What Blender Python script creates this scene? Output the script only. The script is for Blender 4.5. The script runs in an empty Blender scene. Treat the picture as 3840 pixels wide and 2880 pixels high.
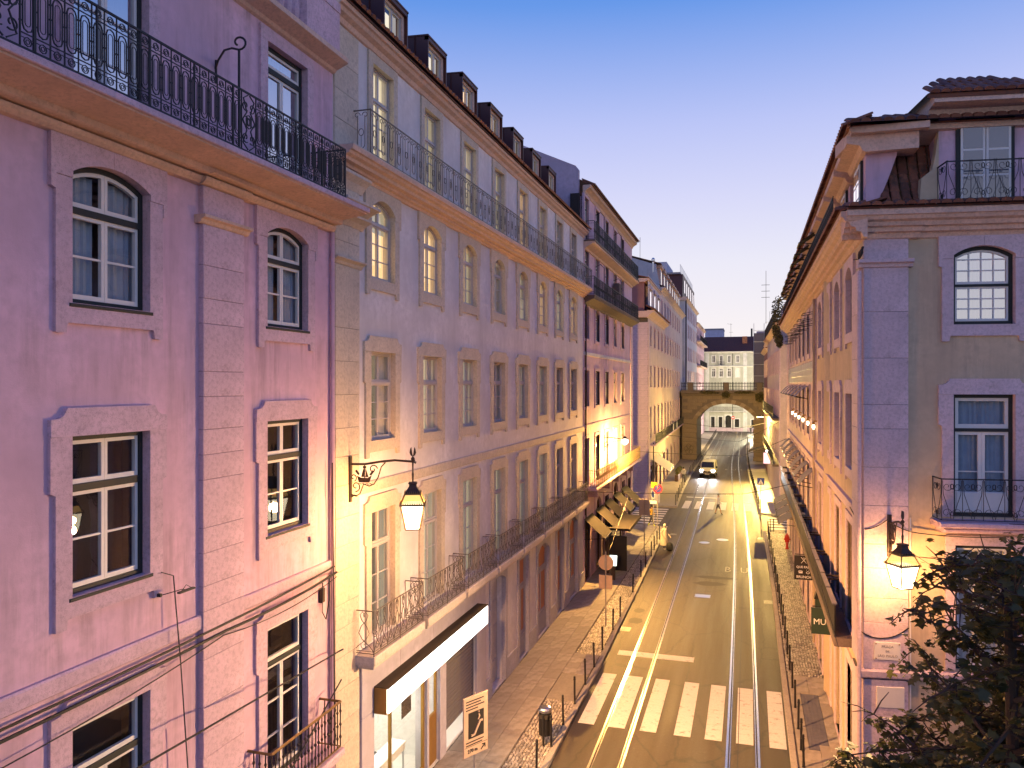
import bpy, math, random
from mathutils import Matrix, Vector
from mathutils.geometry import tessellate_polygon
random.seed(7)
R_ = math.radians
SC = bpy.context.scene
COL = SC.collection

# ------------------------------------------------------------------ camera
cam_d = bpy.data.cameras.new('camera'); cam = bpy.data.objects.new('camera', cam_d); COL.objects.link(cam)
cam_d.sensor_width = 36.0; cam_d.lens = 36.0 * 2900 / 3840; cam_d.clip_start = 0.1; cam_d.clip_end = 3000
cam.location = (0, 0, 11.2); cam.rotation_euler = (R_(90), 0, math.atan(890 / 2900))
SC.camera = cam
# ------------------------------------------------------------------ dusk sky
wd = bpy.data.worlds.new('World'); SC.world = wd; wd.use_nodes = True
nt = wd.node_tree; nt.nodes.clear()
def wn(t, **k):
    n = nt.nodes.new(t)
    for a, b in k.items(): setattr(n, a, b)
    return n
tc = wn('ShaderNodeTexCoord'); sep = wn('ShaderNodeSeparateXYZ'); nt.links.new(tc.outputs['Generated'], sep.inputs[0])
ramp = wn('ShaderNodeValToRGB'); cr = ramp.color_ramp; cr.interpolation = 'LINEAR'
def s2l(c): return tuple(((v / 255 + .055) / 1.055) ** 2.4 if v > 10 else v / 255 / 12.92 for v in c) + (1,)
SKY = [(0.0, (252, 243, 236)), (0.06, (248, 242, 244)), (0.15, (235, 234, 248)), (0.23, (215, 217, 249)), (0.31, (188, 198, 247)), (0.44, (103, 153, 233)), (0.75, (60, 104, 204)), (1.0, (50, 84, 182))]
while len(cr.elements) < len(SKY): cr.elements.new(0.5)
for e, (p, c) in zip(cr.elements, SKY): e.position = p; e.color = s2l(c)
nt.links.new(sep.outputs[2], ramp.inputs[0])
nish = wn('ShaderNodeTexSky'); nish.sky_type = 'NISHITA'; nish.sun_disc = False
nish.sun_elevation = R_(1.5); nish.sun_rotation = R_(-8); nish.air_density = 1.2; nish.ozone_density = 4.0
sc_ = wn('ShaderNodeMix', data_type='RGBA', blend_type='MULTIPLY'); sc_.inputs[0].default_value = 1
nt.links.new(nish.outputs[0], sc_.inputs[6]); sc_.inputs[7].default_value = (.10, .10, .10, 1)
mx = wn('ShaderNodeMix', data_type='RGBA'); mx.inputs[0].default_value = 0.06
nt.links.new(ramp.outputs[0], mx.inputs[6]); nt.links.new(sc_.outputs[2], mx.inputs[7])
bg = wn('ShaderNodeBackground'); bg.inputs[1].default_value = 0.86
out = wn('ShaderNodeOutputWorld'); nt.links.new(mx.outputs[2], bg.inputs[0]); nt.links.new(bg.outputs[0], out.inputs[0])
# faint afterglow from the end of the street
sd = bpy.data.lights.new('sun', 'SUN'); sd.energy = 0.12; sd.angle = R_(30); sd.color = (1, .8, .72)
so = bpy.data.objects.new('sun', sd); COL.objects.link(so); so.rotation_euler = (R_(-84), 0, R_(8)); so.location = (0, 60, 60)
SC.view_settings.view_transform = 'Standard'; SC.view_settings.look = 'None'; SC.view_settings.exposure = 0.3; SC.view_settings.gamma = 1
SC.cycles.use_denoising = True; SC.cycles.max_bounces = 6; SC.cycles.diffuse_bounces = 4; SC.cycles.glossy_bounces = 3
SC.cycles.transparent_max_bounces = 12; SC.cycles.transmission_bounces = 4; SC.cycles.caustics_reflective = False; SC.cycles.caustics_refractive = False
SC.cycles.sample_clamp_indirect = 3.0; SC.cycles.sample_clamp_direct = 0

# ------------------------------------------------------------------ mesh collecting
class MB:
    def __init__(s): s.v = []; s.f = []; s.m = []; s.cur = 0; s.smooth = False
    def face(s, pts, flip=False):
        b = len(s.v); s.v.extend(tuple(p) for p in pts); r = range(b, b + len(pts))
        s.f.append(tuple(reversed(r)) if flip else tuple(r)); s.m.append(s.cur); return s
    def box(s, x0, x1, y0, y1, z0, z1):
        b = len(s.v)
        s.v += [(x0, y0, z0), (x1, y0, z0), (x1, y1, z0), (x0, y1, z0), (x0, y0, z1), (x1, y0, z1), (x1, y1, z1), (x0, y1, z1)]
        for q in ((0, 3, 2, 1), (4, 5, 6, 7), (0, 1, 5, 4), (1, 2, 6, 5), (2, 3, 7, 6), (3, 0, 4, 7)):
            s.f.append(tuple(b + i for i in q)); s.m.append(s.cur)
        return s
    def bev(s, x0, x1, y0, y1, z0, z1, c=.015):
        """box whose -y face has chamfered edges (y0 is the outer side)"""
        b = len(s.v)
        s.v += [(x0, y1, z0), (x1, y1, z0), (x1, y1, z1), (x0, y1, z1), (x0, y0 + c, z0), (x1, y0 + c, z0), (x1, y0 + c, z1), (x0, y0 + c, z1),
                (x0 + c, y0, z0 + c), (x1 - c, y0, z0 + c), (x1 - c, y0, z1 - c), (x0 + c, y0, z1 - c)]
        for q in ((8, 9, 10, 11), (4, 5, 9, 8), (5, 6, 10, 9), (6, 7, 11, 10), (7, 4, 8, 11), (0, 1, 5, 4), (1, 2, 6, 5), (2, 3, 7, 6), (3, 0, 4, 7)):
            s.f.append(tuple(b + i for i in q)); s.m.append(s.cur)
        return s
    def slab(s, x0, x1, y0, y1, z0, z1, c=.006):
        """paving piece: chamfered top"""
        b = len(s.v)
        s.v += [(x0, y0, z0), (x1, y0, z0), (x1, y1, z0), (x0, y1, z0), (x0, y0, z1 - c), (x1, y0, z1 - c), (x1, y1, z1 - c), (x0, y1, z1 - c),
                (x0 + c, y0 + c, z1), (x1 - c, y0 + c, z1), (x1 - c, y1 - c, z1), (x0 + c, y1 - c, z1)]
        for q in ((8, 9, 10, 11), (4, 5, 9, 8), (5, 6, 10, 9), (6, 7, 11, 10), (7, 4, 8, 11), (0, 1, 5, 4), (1, 2, 6, 5), (2, 3, 7, 6), (3, 0, 4, 7)):
            s.f.append(tuple(b + i for i in q)); s.m.append(s.cur)
        return s
    def prism(s, poly, y0, y1):
        """poly: (x, z) outline, extruded from y0 (outer) to y1"""
        n = len(poly); b = len(s.v)
        s.v += [(x, y0, z) for x, z in poly] + [(x, y1, z) for x, z in poly]
        for t in tessellate_polygon([[Vector((x, z, 0)) for x, z in poly]]):
            s.f.append(tuple(b + i for i in t)); s.m.append(s.cur)
            s.f.append(tuple(b + n + i for i in reversed(t))); s.m.append(s.cur)
        for i in range(n):
            j = (i + 1) % n; s.f.append((b + i, b + j, b + n + j, b + n + i)); s.m.append(s.cur)
        return s
    def mold(s, prof, u0, u1):
        """prof: closed (y, z) outline swept along x"""
        n = len(prof); b = len(s.v)
        s.v += [(u0, y, z) for y, z in prof] + [(u1, y, z) for y, z in prof]
        for t in tessellate_polygon([[Vector((y, z, 0)) for y, z in prof]]):
            s.f.append(tuple(b + i for i in t)); s.m.append(s.cur)
            s.f.append(tuple(b + n + i for i in reversed(t))); s.m.append(s.cur)
        for i in range(n):
            j = (i + 1) % n; s.f.append((b + i, b + j, b + n + j, b + n + i)); s.m.append(s.cur)
        return s
    def tube(s, pts, r, n=4, closed=False, r2=None):
        pts = [Vector(p) for p in pts]; N = len(pts); b = len(s.v); up = Vector((0, 0, 1)); last = None
        for i, p in enumerate(pts):
            if closed: d = pts[(i + 1) % N] - pts[i - 1]
            else: d = pts[min(i + 1, N - 1)] - pts[max(i - 1, 0)]
            d = d.normalized() if d.length > 1e-9 else Vector((0, 0, 1))
            if last is None:
                a = d.cross(up)
                if a.length < .05: a = d.cross(Vector((0, 1, 0)))
            else:
                a = last - d * last.dot(d)
                if a.length < .05: a = d.cross(up) if abs(d.z) < .9 else d.cross(Vector((0, 1, 0)))
            a.normalize(); last = a; c = d.cross(a)
            rr = r if r2 is None else r + (r2 - r) * i / max(1, N - 1)
            for k in range(n):
                t = 2 * math.pi * (k + .5) / n
                s.v.append(tuple(p + a * (rr * math.cos(t)) + c * (rr * math.sin(t))))
        for i in range(N if closed else N - 1):
            j = (i + 1) % N
            for k in range(n):
                l = (k + 1) % n; s.f.append((b + i * n + k, b + i * n + l, b + j * n + l, b + j * n + k)); s.m.append(s.cur)
        if not closed:
            s.f.append(tuple(b + k for k in reversed(range(n)))); s.m.append(s.cur)
            s.f.append(tuple(b + (N - 1) * n + k for k in range(n))); s.m.append(s.cur)
        return s
    def lathe(s, prof, n=12, cx=0, cy=0, ph=0):
        b = len(s.v); N = len(prof)
        for r, z in prof:
            for k in range(n):
                t = 2 * math.pi * k / n + ph; s.v.append((cx + r * math.cos(t), cy + r * math.sin(t), z))
        for i in range(N - 1):
            for k in range(n):
                l = (k + 1) % n; s.f.append((b + i * n + k, b + i * n + l, b + (i + 1) * n + l, b + (i + 1) * n + k)); s.m.append(s.cur)
        s.f.append(tuple(b + k for k in reversed(range(n)))); s.m.append(s.cur)
        s.f.append(tuple(b + (N - 1) * n + k for k in range(n))); s.m.append(s.cur)
        return s
    def add(s, o, M=None):
        b = len(s.v); s.v += [tuple(M @ Vector(p)) for p in o.v] if M else o.v
        s.f += [tuple(b + i for i in q) for q in o.f]; s.m += [s.cur + i for i in o.m]
        return s
    def mesh(s, name, mats):
        me = bpy.data.meshes.new(name); me.from_pydata(s.v, [], s.f)
        if not isinstance(mats, (list, tuple)): mats = [mats]
        for m in mats: me.materials.append(MAT(m))
        if len(mats) > 1: me.polygons.foreach_set('material_index', s.m)
        if s.smooth: me.polygons.foreach_set('use_smooth', [True] * len(s.f))
        me.update(); return me

T = lambda x, y, z: Matrix.Translation((x, y, z))
RZ = lambda d: Matrix.Rotation(R_(d), 4, 'Z')
RX = lambda d: Matrix.Rotation(R_(d), 4, 'X')
RY = lambda d: Matrix.Rotation(R_(d), 4, 'Y')
def obj(name, me, mat=None, parent=None, M=None, **props):
    if isinstance(me, MB): me = me.mesh(name, mat)
    o = bpy.data.objects.new(name, me); COL.objects.link(o)
    if parent is not None: o.parent = parent
    if M is not None: o.matrix_basis = M
    for k, v in props.items(): o[k] = v
    return o
def tag(o, label, cat, group=None):
    o['label'] = label; o['category'] = cat
    if group: o['group'] = group
    return o
def thing(name, label, cat, loc=(0, 0, 0), rz=0, group=None):
    o = bpy.data.objects.new(name, None); COL.objects.link(o); o.empty_display_size = .3
    o.matrix_basis = T(*loc) @ RZ(rz); return tag(o, label, cat, group)
def copy_tree(o, parent=None):
    c = o.copy(); COL.objects.link(c); c.parent = parent
    for ch in list(o.children): copy_tree(ch, c)
    return c
CACHE = {}
def cached(key, fn):
    if key not in CACHE: CACHE[key] = fn()
    return CACHE[key]

# ------------------------------------------------------------------ materials
MATS = {}
def MAT(n): return n if isinstance(n, bpy.types.Material) else MATS[n]
class NB:
    def __init__(s, name):
        s.m = bpy.data.materials.new(name); s.m.use_nodes = True; s.t = s.m.node_tree; s.t.nodes.clear()
        s.o = s.t.nodes.new('ShaderNodeOutputMaterial'); MATS[name] = s.m; s._c = None
    def n(s, t, ins=None, **k):
        n = s.t.nodes.new(t)
        for a, b in k.items(): setattr(n, a, b)
        for a, b in (ins or {}).items():
            i = n.inputs[a]
            if isinstance(b, bpy.types.NodeSocket): s.t.links.new(b, i)
            elif i.type == 'RGBA' and len(b) == 3: i.default_value = tuple(b) + (1,)
            else: i.default_value = b
        return n
    def co(s, scale=(1, 1, 1)):
        if s._c is None: s._c = s.n('ShaderNodeTexCoord').outputs['Object']
        if scale == (1, 1, 1): return s._c
        return s.n('ShaderNodeMapping', {'Vector': s._c, 'Scale': scale}).outputs[0]
    def noise(s, sc, det=3, rough=.55, vec=None):
        return s.n('ShaderNodeTexNoise', {'Vector': vec or s.co(), 'Scale': sc, 'Detail': det, 'Roughness': rough}).outputs[0]
    def rng(s, v, a, b, c=0., d=1.):
        return s.n('ShaderNodeMapRange', {0: v, 1: a, 2: b, 3: c, 4: d}).outputs[0]
    def mix(s, f, a, b, mode='MIX'):
        return s.n('ShaderNodeMix', {0: f, 6: a, 7: b}, data_type='RGBA', blend_type=mode).outputs[2]
    def mul(s, a, b): return s.n('ShaderNodeMath', {0: a, 1: b}, operation='MULTIPLY').outputs[0]
    def bsdf(s, col, rough=.8, bump=None, bs=.3, bd=.02, **k):
        ins = {'Base Color': col, 'Roughness': rough}
        if bump is not None:
            ins['Normal'] = s.n('ShaderNodeBump', {'Height': bump, 'Strength': bs, 'Distance': bd}).outputs[0]
        ins.update(k); p = s.n('ShaderNodeBsdfPrincipled', ins)
        s.t.links.new(p.outputs[0], s.o.inputs[0]); return p
def c3(c, k): return tuple(min(1, v * k) for v in c)
def plain(name, col, rough=.6, metal=0., var=.18, sc=6., **k):
    b = NB(name); n = b.noise(sc, 3)
    b.bsdf(b.mix(n, c3(col, 1 - var), c3(col, 1 + var)), rough, b.noise(sc * 8, 2), .15, .005, Metallic=metal, **k)
def stucco(name, col, dirt=(.2, .15, .13), dk=.35, rand=0.):
    b = NB(name)
    big = b.noise(.7, 4, .6); mid = b.noise(5, 4, .65); fine = b.noise(60, 3, .7)
    c = b.mix(b.rng(big, .32, .68), c3(col, .80), c3(col, 1.12))
    c = b.mix(b.rng(mid, .42, .7), c, c3(col, .86))
    st = b.noise(1.0, 5, .7, b.co((3.2, 3.2, .28)))          # rain streaks
    st2 = b.noise(.45, 4, .6)
    f = b.mul(b.mul(b.rng(st, .46, .70), b.rng(st2, .38, .6)), dk)
    c = b.mix(f, c, dirt)
    b.bsdf(c, .9, b.n('ShaderNodeMath', {0: fine, 1: b.mul(mid, 2.0)}, operation='ADD').outputs[0], .28, .012)
def stone(name, col, sp=.45, dark=(.16, .13, .11), pit=True):
    b = NB(name)
    r = b.n('ShaderNodeObjectInfo').outputs['Random']
    big = b.noise(1.6, 4, .6); mid = b.noise(14, 4, .7); fine = b.noise(70, 2, .6)
    c = b.mix(b.rng(big, .3, .7), c3(col, .85), c3(col, 1.12))
    c = b.mix(b.rng(mid, .45, .7), c, c3(col, .72))
    c = b.mix(b.mul(b.rng(fine, .6, .72), sp), c, dark)
    c = b.mix(b.mul(r, .22), c, c3(col, .66))
    lich = b.mul(b.rng(b.noise(2.7, 5, .72), .6, .74), .55)
    c = b.mix(lich, c, c3(dark, 1.5))
    b.bsdf(c, .85, b.n('ShaderNodeMath', {0: fine, 1: mid}, operation='ADD').outputs[0], .35, .015)
def emit(name, col, st, vary=None):
    b = NB(name); c = col + (1,)
    if vary:
        n = b.noise(vary[0], 2); c = b.mix(b.rng(n, .3, .7), tuple(vary[1]) + (1,), c)
    e = b.n('ShaderNodeEmission', {0: c, 1: st}); b.t.links.new(e.outputs[0], b.o.inputs[0])
def glass(name, tint=(.92, .95, .95), base=.07, rough=.0, wob=.0):
    b = NB(name)
    lw = b.n('ShaderNodeLayerWeight', {0: .5}).outputs['Facing']
    f = b.rng(b.n('ShaderNodeMath', {0: lw, 1: 4.0}, operation='POWER').outputs[0], 0., 1., base, 1.0)
    nrm = b.n('ShaderNodeBump', {'Height': b.noise(1.3, 2), 'Strength': .06, 'Distance': .02}).outputs[0]
    g = b.n('ShaderNodeBsdfGlossy', {0: (.95, .96, 1, 1), 'Roughness': rough, 'Normal': nrm})
    t = b.n('ShaderNodeBsdfTransparent', {0: tint + (1,)})
    m = b.n('ShaderNodeMixShader', {0: f, 1: t.outputs[0], 2: g.outputs[0]})
    b.t.links.new(m.outputs[0], b.o.inputs[0])

stucco('pink_stucco', (.70, .465, .58), dk=.6); stucco('lilac_stucco', (.74, .70, .705), dk=.2); stucco('ochre_stucco', (.62, .485, .33), dk=.45)
stucco('rose_stucco', (.68, .47, .58), dk=.55); stucco('grey_stucco', (.52, .51, .56)); stucco('cream_stucco', (.66, .54, .52)); stucco('blue_stucco', (.54, .53, .66))
stucco('green_stucco', (.50, .50, .42)); stucco('mauve_stucco', (.52, .43, .54)); stucco('red_stucco', (.34, .16, .15)); stucco('white_stucco', (.74, .72, .68))
stucco('slab_grey', (.33, .31, .33), dk=.2); stucco('facade_base_grey', (.50, .46, .54), dk=.15)
stone('limestone', (.64, .55, .45)); stone('old_stone', (.66, .47, .56), .65, (.15, .10, .10)); stone('clean_stone', (.66, .58, .52), .3); stone('bridge_stone', (.22, .165, .125), .8, (.07, .055, .045))
stone('cornice_paint', (.74, .52, .42), .12); stone('dark_stone', (.15, .115, .10), .5); stone('bridge_light', (.30, .235, .185), .7, (.08, .06, .05)); stone('door_stone', (.46, .45, .53), .2); stone('kerb_stone', (.36, .33, .29), .5); stone('stone_pale', (.70, .545, .59), .4)
plain('iron', (.022, .022, .026), .55, .3); plain('iron_brown', (.055, .036, .028), .55, .3); plain('iron_warm', (.15, .125, .105), .5, .2); plain('rail_grey', (.25, .25, .27), .45, .3)
plain('iron_gold', (.20, .12, .04), .5, .3)
plain('white_paint', (.72, .70, .68), .5, 0, .08); plain('grey_paint', (.50, .47, .47), .5, 0, .06); plain('dark_green_paint', (.014, .019, .020), .65); plain('door_grey', (.36, .36, .40), .5)
plain('orange_reflection', (.40, .155, .065), .45); plain('roof_metal', (.075, .017, .014), .5, .0, .15, 2.); plain('shutter_metal', (.19, .17, .20), .45, .3)
plain('black_metal', (.02, .02, .022), .4, .4); plain('steel', (.55, .55, .57), .3, 1., .08); plain('rail_steel', (.62, .60, .58), .24, 1., .12, 3.); plain('groove', (.02, .018, .016), .8)
plain('awning_brown', (.020, .013, .0095), .9); plain('awning_grey', (.16, .15, .18), .85); plain('awning_white', (.6, .56, .48), .8); plain('awning_blue', (.20, .20, .28), .85); plain('wood_dark', (.10, .05, .03), .5)
plain('curtain', (.62, .58, .52), .9, 0, .1); plain('room_dark', (.035, .030, .030), .9); plain('room_mid', (.16, .14, .13), .9); plain('blind_grey', (.30, .36, .46), .8)
plain('sign_yellow', (.75, .52, .04), .5); plain('sign_red', (.5, .03, .03), .45); plain('sign_blue', (.02, .05, .30), .45); plain('sign_white', (.75, .75, .75), .45); plain('sign_black', (.015, .013, .014), .5); plain('sign_green', (.015, .035, .025), .5)
plain('sign_back', (.30, .27, .27), .5, .3); plain('tan_board', (.52, .37, .27), .6); plain('hydrant_red', (.40, .02, .015), .4); plain('marble', (.74, .70, .64), .4, 0, .06); plain('engraved', (.30, .27, .24), .7)
plain('brass', (.40, .22, .05), .4, .6); plain('light_box_side', (.33, .17, .03), .5); plain('light_box_top', (.05, .032, .014), .9); plain('rubber', (.012, .012, .012), .9)
plain('van_paint', (.52, .50, .45), .3, 0, .05); plain('windscreen', (.012, .014, .02), .06); plain('plate', (.7, .68, .55), .5); plain('chrome', (.6, .6, .6), .2, 1.); plain('hi_vis', (.55, .6, .05), .7)
plain('skin', (.42, .24, .16), .6); plain('hair_grey', (.30, .28, .26), .8); plain('hair_dark', (.02, .015, .012), .7); plain('bag_black', (.015, .015, .017), .7); plain('scarf', (.60, .52, .42), .9)
plain('concrete', (.40, .37, .34), .9); plain('netting', (.15, .13, .15), .9); plain('table_top', (.30, .28, .25), .5); plain('bark', (.06, .042, .03), .9); plain('plaster_white', (.75, .74, .7), .7)
emit('lit_warm', (1., .56, .19), 1.5, (.8, (1., .66, .34))); emit('lit_cream', (.95, .74, .44), 1.15, (.9, (.86, .74, .54))); emit('lit_dim', (.66, .50, .30), .42, (.9, (.46, .38, .30))); emit('curtain_glow', (.86, .68, .42), .48, (1.5, (.66, .54, .38)))
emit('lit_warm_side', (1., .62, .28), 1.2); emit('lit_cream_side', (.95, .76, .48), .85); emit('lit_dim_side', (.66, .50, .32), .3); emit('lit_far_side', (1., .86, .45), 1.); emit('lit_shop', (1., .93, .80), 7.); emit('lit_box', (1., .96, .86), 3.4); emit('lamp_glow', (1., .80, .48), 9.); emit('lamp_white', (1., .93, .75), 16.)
emit('head_light', (.92, .95, 1.), 120.); emit('lit_screen', (.8, .95, .8), 2.2); emit('lit_pink', (1., .55, .55), 1.6); emit('lit_blue', (.1, .25, 1.), 4.); emit('lit_far', (1., .86, .45), 1.5); emit('sodium', (1., .72, .22), 22.)
emit('lamp_upper', (1., .55, .16), .8)
glass('glass'); glass('glass_sky', (.55, .7, .85), .58); glass('glass_lamp', (.98, .95, .85), .03); glass('shelter_glass', (.5, .45, .4), .1)

def mk_special():
    b = NB('asphalt')
    fine = b.noise(130, 3, .7); mid = b.noise(9, 4, .6); big = b.noise(.35, 4, .6); tr = b.noise(.9, 3, .6, b.co((1.8, .09, 1)))
    m2 = b.noise(26, 4, .75); ck = b.n('ShaderNodeTexVoronoi', {'Vector': b.n('ShaderNodeMix', {0: .12, 4: b.co((.55, .22, 1)), 5: b.n('ShaderNodeTexNoise', {'Vector': b.co(), 'Scale': 2.5, 'Detail': 4}).outputs[1]}, data_type='VECTOR').outputs[1], 'Scale': 1.0}, feature='DISTANCE_TO_EDGE').outputs[0]
    c = b.mix(b.rng(fine, .35, .7), (.022, .015, .0095), (.098, .065, .039)); c = b.mix(b.rng(m2, .36, .66), (.024, .017, .012), c)
    c = b.mix(b.rng(big, .35, .65), c, b.mix(.45, c, (.03, .027, .025)))
    c = b.mix(b.mul(b.rng(tr, .5, .68), .45), c, (.028, .025, .024))
    c = b.mix(b.mul(b.rng(mid, .62, .72), .4), c, (.13, .12, .11))
    c = b.mix(b.rng(ck, .004, .02, .75, 0.), c, (.012, .010, .009))
    b.bsdf(c, b.rng(tr, .3, .7, .66, .5), b.n('ShaderNodeMath', {0: fine, 1: b.mul(mid, 1.5)}, operation='ADD').outputs[0], .45, .012)
    b = NB('road_paint')
    fine = b.noise(110, 3, .7); w = b.noise(3.2, 5, .75); s = b.noise(2., 4, .6, b.co((.5, 7, 1)))
    c = b.mix(b.rng(fine, .35, .7), (.60, .575, .55), (.72, .70, .67))
    c = b.mix(b.mul(b.rng(s, .56, .74), .6), c, (.24, .22, .20))
    c = b.mix(b.rng(w, .56, .68, 0, .85), c, (.12, .10, .085)); c = b.mix(b.rng(b.noise(14, 4, .8), .5, .75, 0, .5), c, (.3, .27, .24)); b.bsdf(c, .6, fine, .3, .008)
    b = NB('paint_worn')
    w = b.noise(9, 5, .75); c = b.mix(b.rng(w, .46, .6), (.34, .31, .28), (.08, .075, .07)); b.bsdf(c, .6)
    b = NB('paver'); r = b.n('ShaderNodeObjectInfo').outputs['Random']
    fine = b.noise(80, 3); mid = b.noise(5, 4); st = b.noise(1.1, 5, .7)
    c = b.mix(r, (.25, .225, .20), (.36, .325, .285)); c = b.mix(b.rng(mid, .4, .7), c, (.24, .21, .18)); c = b.mix(b.rng(st, .56, .72, 0, .6), c, (.13, .11, .10))
    b.bsdf(c, .75, fine, .25, .006)
    b = NB('cobble'); r = b.n('ShaderNodeNewGeometry').outputs['Random Per Island']
    c = b.mix(r, (.17, .155, .14), (.50, .465, .42)); st = b.noise(1.3, 4); c = b.mix(b.rng(st, .5, .7, 0, .4), c, (.16, .14, .13))
    b.bsdf(c, .42, b.noise(40, 2), .3, .01)
    b = NB('tactile'); b.bsdf(b.mix(b.noise(6, 3), (.20, .18, .15), (.32, .29, .23)), .8, b.noise(60, 2), .2, .005)
    b = NB('tactile_dark'); b.bsdf(b.mix(b.noise(6, 3), (.07, .07, .10), (.12, .12, .16)), .8, b.noise(60, 2), .2, .005)
    b = NB('mortar'); b.bsdf(b.mix(b.noise(20, 3), (.07, .06, .05), (.15, .13, .115)), .95, b.noise(80, 2), .3, .008)
    b = NB('roof_tile'); r = b.n('ShaderNodeObjectInfo').outputs['Random']; g = b.n('ShaderNodeNewGeometry').outputs['Random Per Island']
    f = b.n('ShaderNodeMath', {0: r, 1: g}, operation='ADD').outputs[0]; f = b.n('ShaderNodeMath', {0: f}, operation='FRACT').outputs[0]
    c = b.mix(f, (.13, .045, .028), (.27, .105, .06)); c = b.mix(b.rng(b.noise(3, 5, .7), .48, .68), c, (.045, .032, .028)); b.bsdf(c, .85, b.noise(40, 3), .3, .01)
    b = NB('tile_pale'); r = b.n('ShaderNodeObjectInfo').outputs['Random']
    c = b.mix(r, (.40, .44, .38), (.54, .56, .48)); c = b.mix(b.rng(b.noise(4, 4), .5, .7), c, (.30, .30, .27)); b.bsdf(c, .3, b.noise(30, 2), .1, .004)
    b = NB('leaf'); r = b.n('ShaderNodeNewGeometry').outputs['Random Per Island']
    c = b.mix(r, (.035, .05, .015), (.13, .115, .035))
    p = b.n('ShaderNodeBsdfPrincipled', {'Base Color': c, 'Roughness': .6}); t = b.n('ShaderNodeBsdfTranslucent', {0: b.mix(r, (.10, .11, .02), (.16, .13, .03))})
    m = b.n('ShaderNodeMixShader', {0: .25, 1: p.outputs[0], 2: t.outputs[0]}); b.t.links.new(m.outputs[0], b.o.inputs[0])
    b = NB('ivy'); r = b.n('ShaderNodeNewGeometry').outputs['Random Per Island']; b.bsdf(b.mix(r, (.03, .03, .012), (.10, .08, .03)), .8)
mk_special()
def bands(name, stops, rough=.8):
    """clothing: colour by height on the body"""
    b = NB(name); z = b.n('ShaderNodeSeparateXYZ', {0: b.co()}).outputs[2]
    r = b.n('ShaderNodeValToRGB', {0: b.rng(z, 0, 2.)}); c = r.color_ramp; c.interpolation = 'CONSTANT'
    while len(c.elements) < len(stops): c.elements.new(.5)
    for e, (p, k) in zip(c.elements, stops): e.position = p / 2.; e.color = tuple(k) + (1,)
    b.bsdf(r.outputs[0], rough, b.noise(30, 2), .3, .01)
# ------------------------------------------------------------------ facade kit: u along the wall, -y outward, z up
class Facade:
    def __init__(s, parent, W): s.p = parent; s.W = W; s.M = parent.matrix_basis.inverted() @ W
    def part(s, name, mb, mat=None, M=None, **k):
        return obj(name, mb, mat, s.p, s.M @ M if M is not None else s.M, **k)
def arc_pts(ua, ub, zs, rise, n=10):
    hw = (ub - ua) / 2; R = (hw * hw + rise * rise) / (2 * rise); c = (ua + ub) / 2; a0 = math.asin(min(1, hw / R))
    if rise > hw: a0 = math.pi - a0
    return [(c + R * math.sin(-a0 + 2 * a0 * i / n), zs + R * math.cos(-a0 + 2 * a0 * i / n) - (R - rise)) for i in range(n + 1)]
def wall_mb(u0, u1, v0, v1, ops, depth=.3):
    """sheet with openings (ua, ub, va, vb, rise); jamb faces run depth inward"""
    m = MB(); us = {u0, u1}; vs = {v0, v1}
    for a, b, c, d, r in ops: us |= {a, b}; vs |= {c, d}
    us = sorted(x for x in us if u0 <= x <= u1); vs = sorted(x for x in vs if v0 <= x <= v1)
    for j in range(len(vs) - 1):
        zc = (vs[j] + vs[j + 1]) / 2; run = None
        for i in range(len(us)):
            solid = False
            if i < len(us) - 1:
                xc = (us[i] + us[i + 1]) / 2
                solid = not any(a < xc < b and c < zc < d for a, b, c, d, r in ops)
            if solid and run is None: run = us[i]
            if not solid and run is not None:
                m.face([(run, 0, vs[j]), (us[i], 0, vs[j]), (us[i], 0, vs[j + 1]), (run, 0, vs[j + 1])]); run = None
    for a, b, c, d, r in ops:
        if r:
            P = arc_pts(a, b, d - r, r); mid = len(P) // 2
            for i in range(len(P) - 1):
                k = (a, d) if i < mid else (b, d)
                m.face([(P[i][0], 0, P[i][1]), (P[i + 1][0], 0, P[i + 1][1]), (k[0], 0, k[1])])
            k = P[mid]; m.face([(a, 0, d), (k[0], 0, k[1]), (b, 0, d)])
            o = [(a, c), (b, c)] + list(reversed(P))
        else: o = [(a, c), (b, c), (b, d), (a, d)]
        for i in range(len(o)):
            p, q = o[i], o[(i + 1) % len(o)]
            m.face([(p[0], 0, p[1]), (q[0], 0, q[1]), (q[0], depth, q[1]), (p[0], depth, p[1])])
    return m
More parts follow.
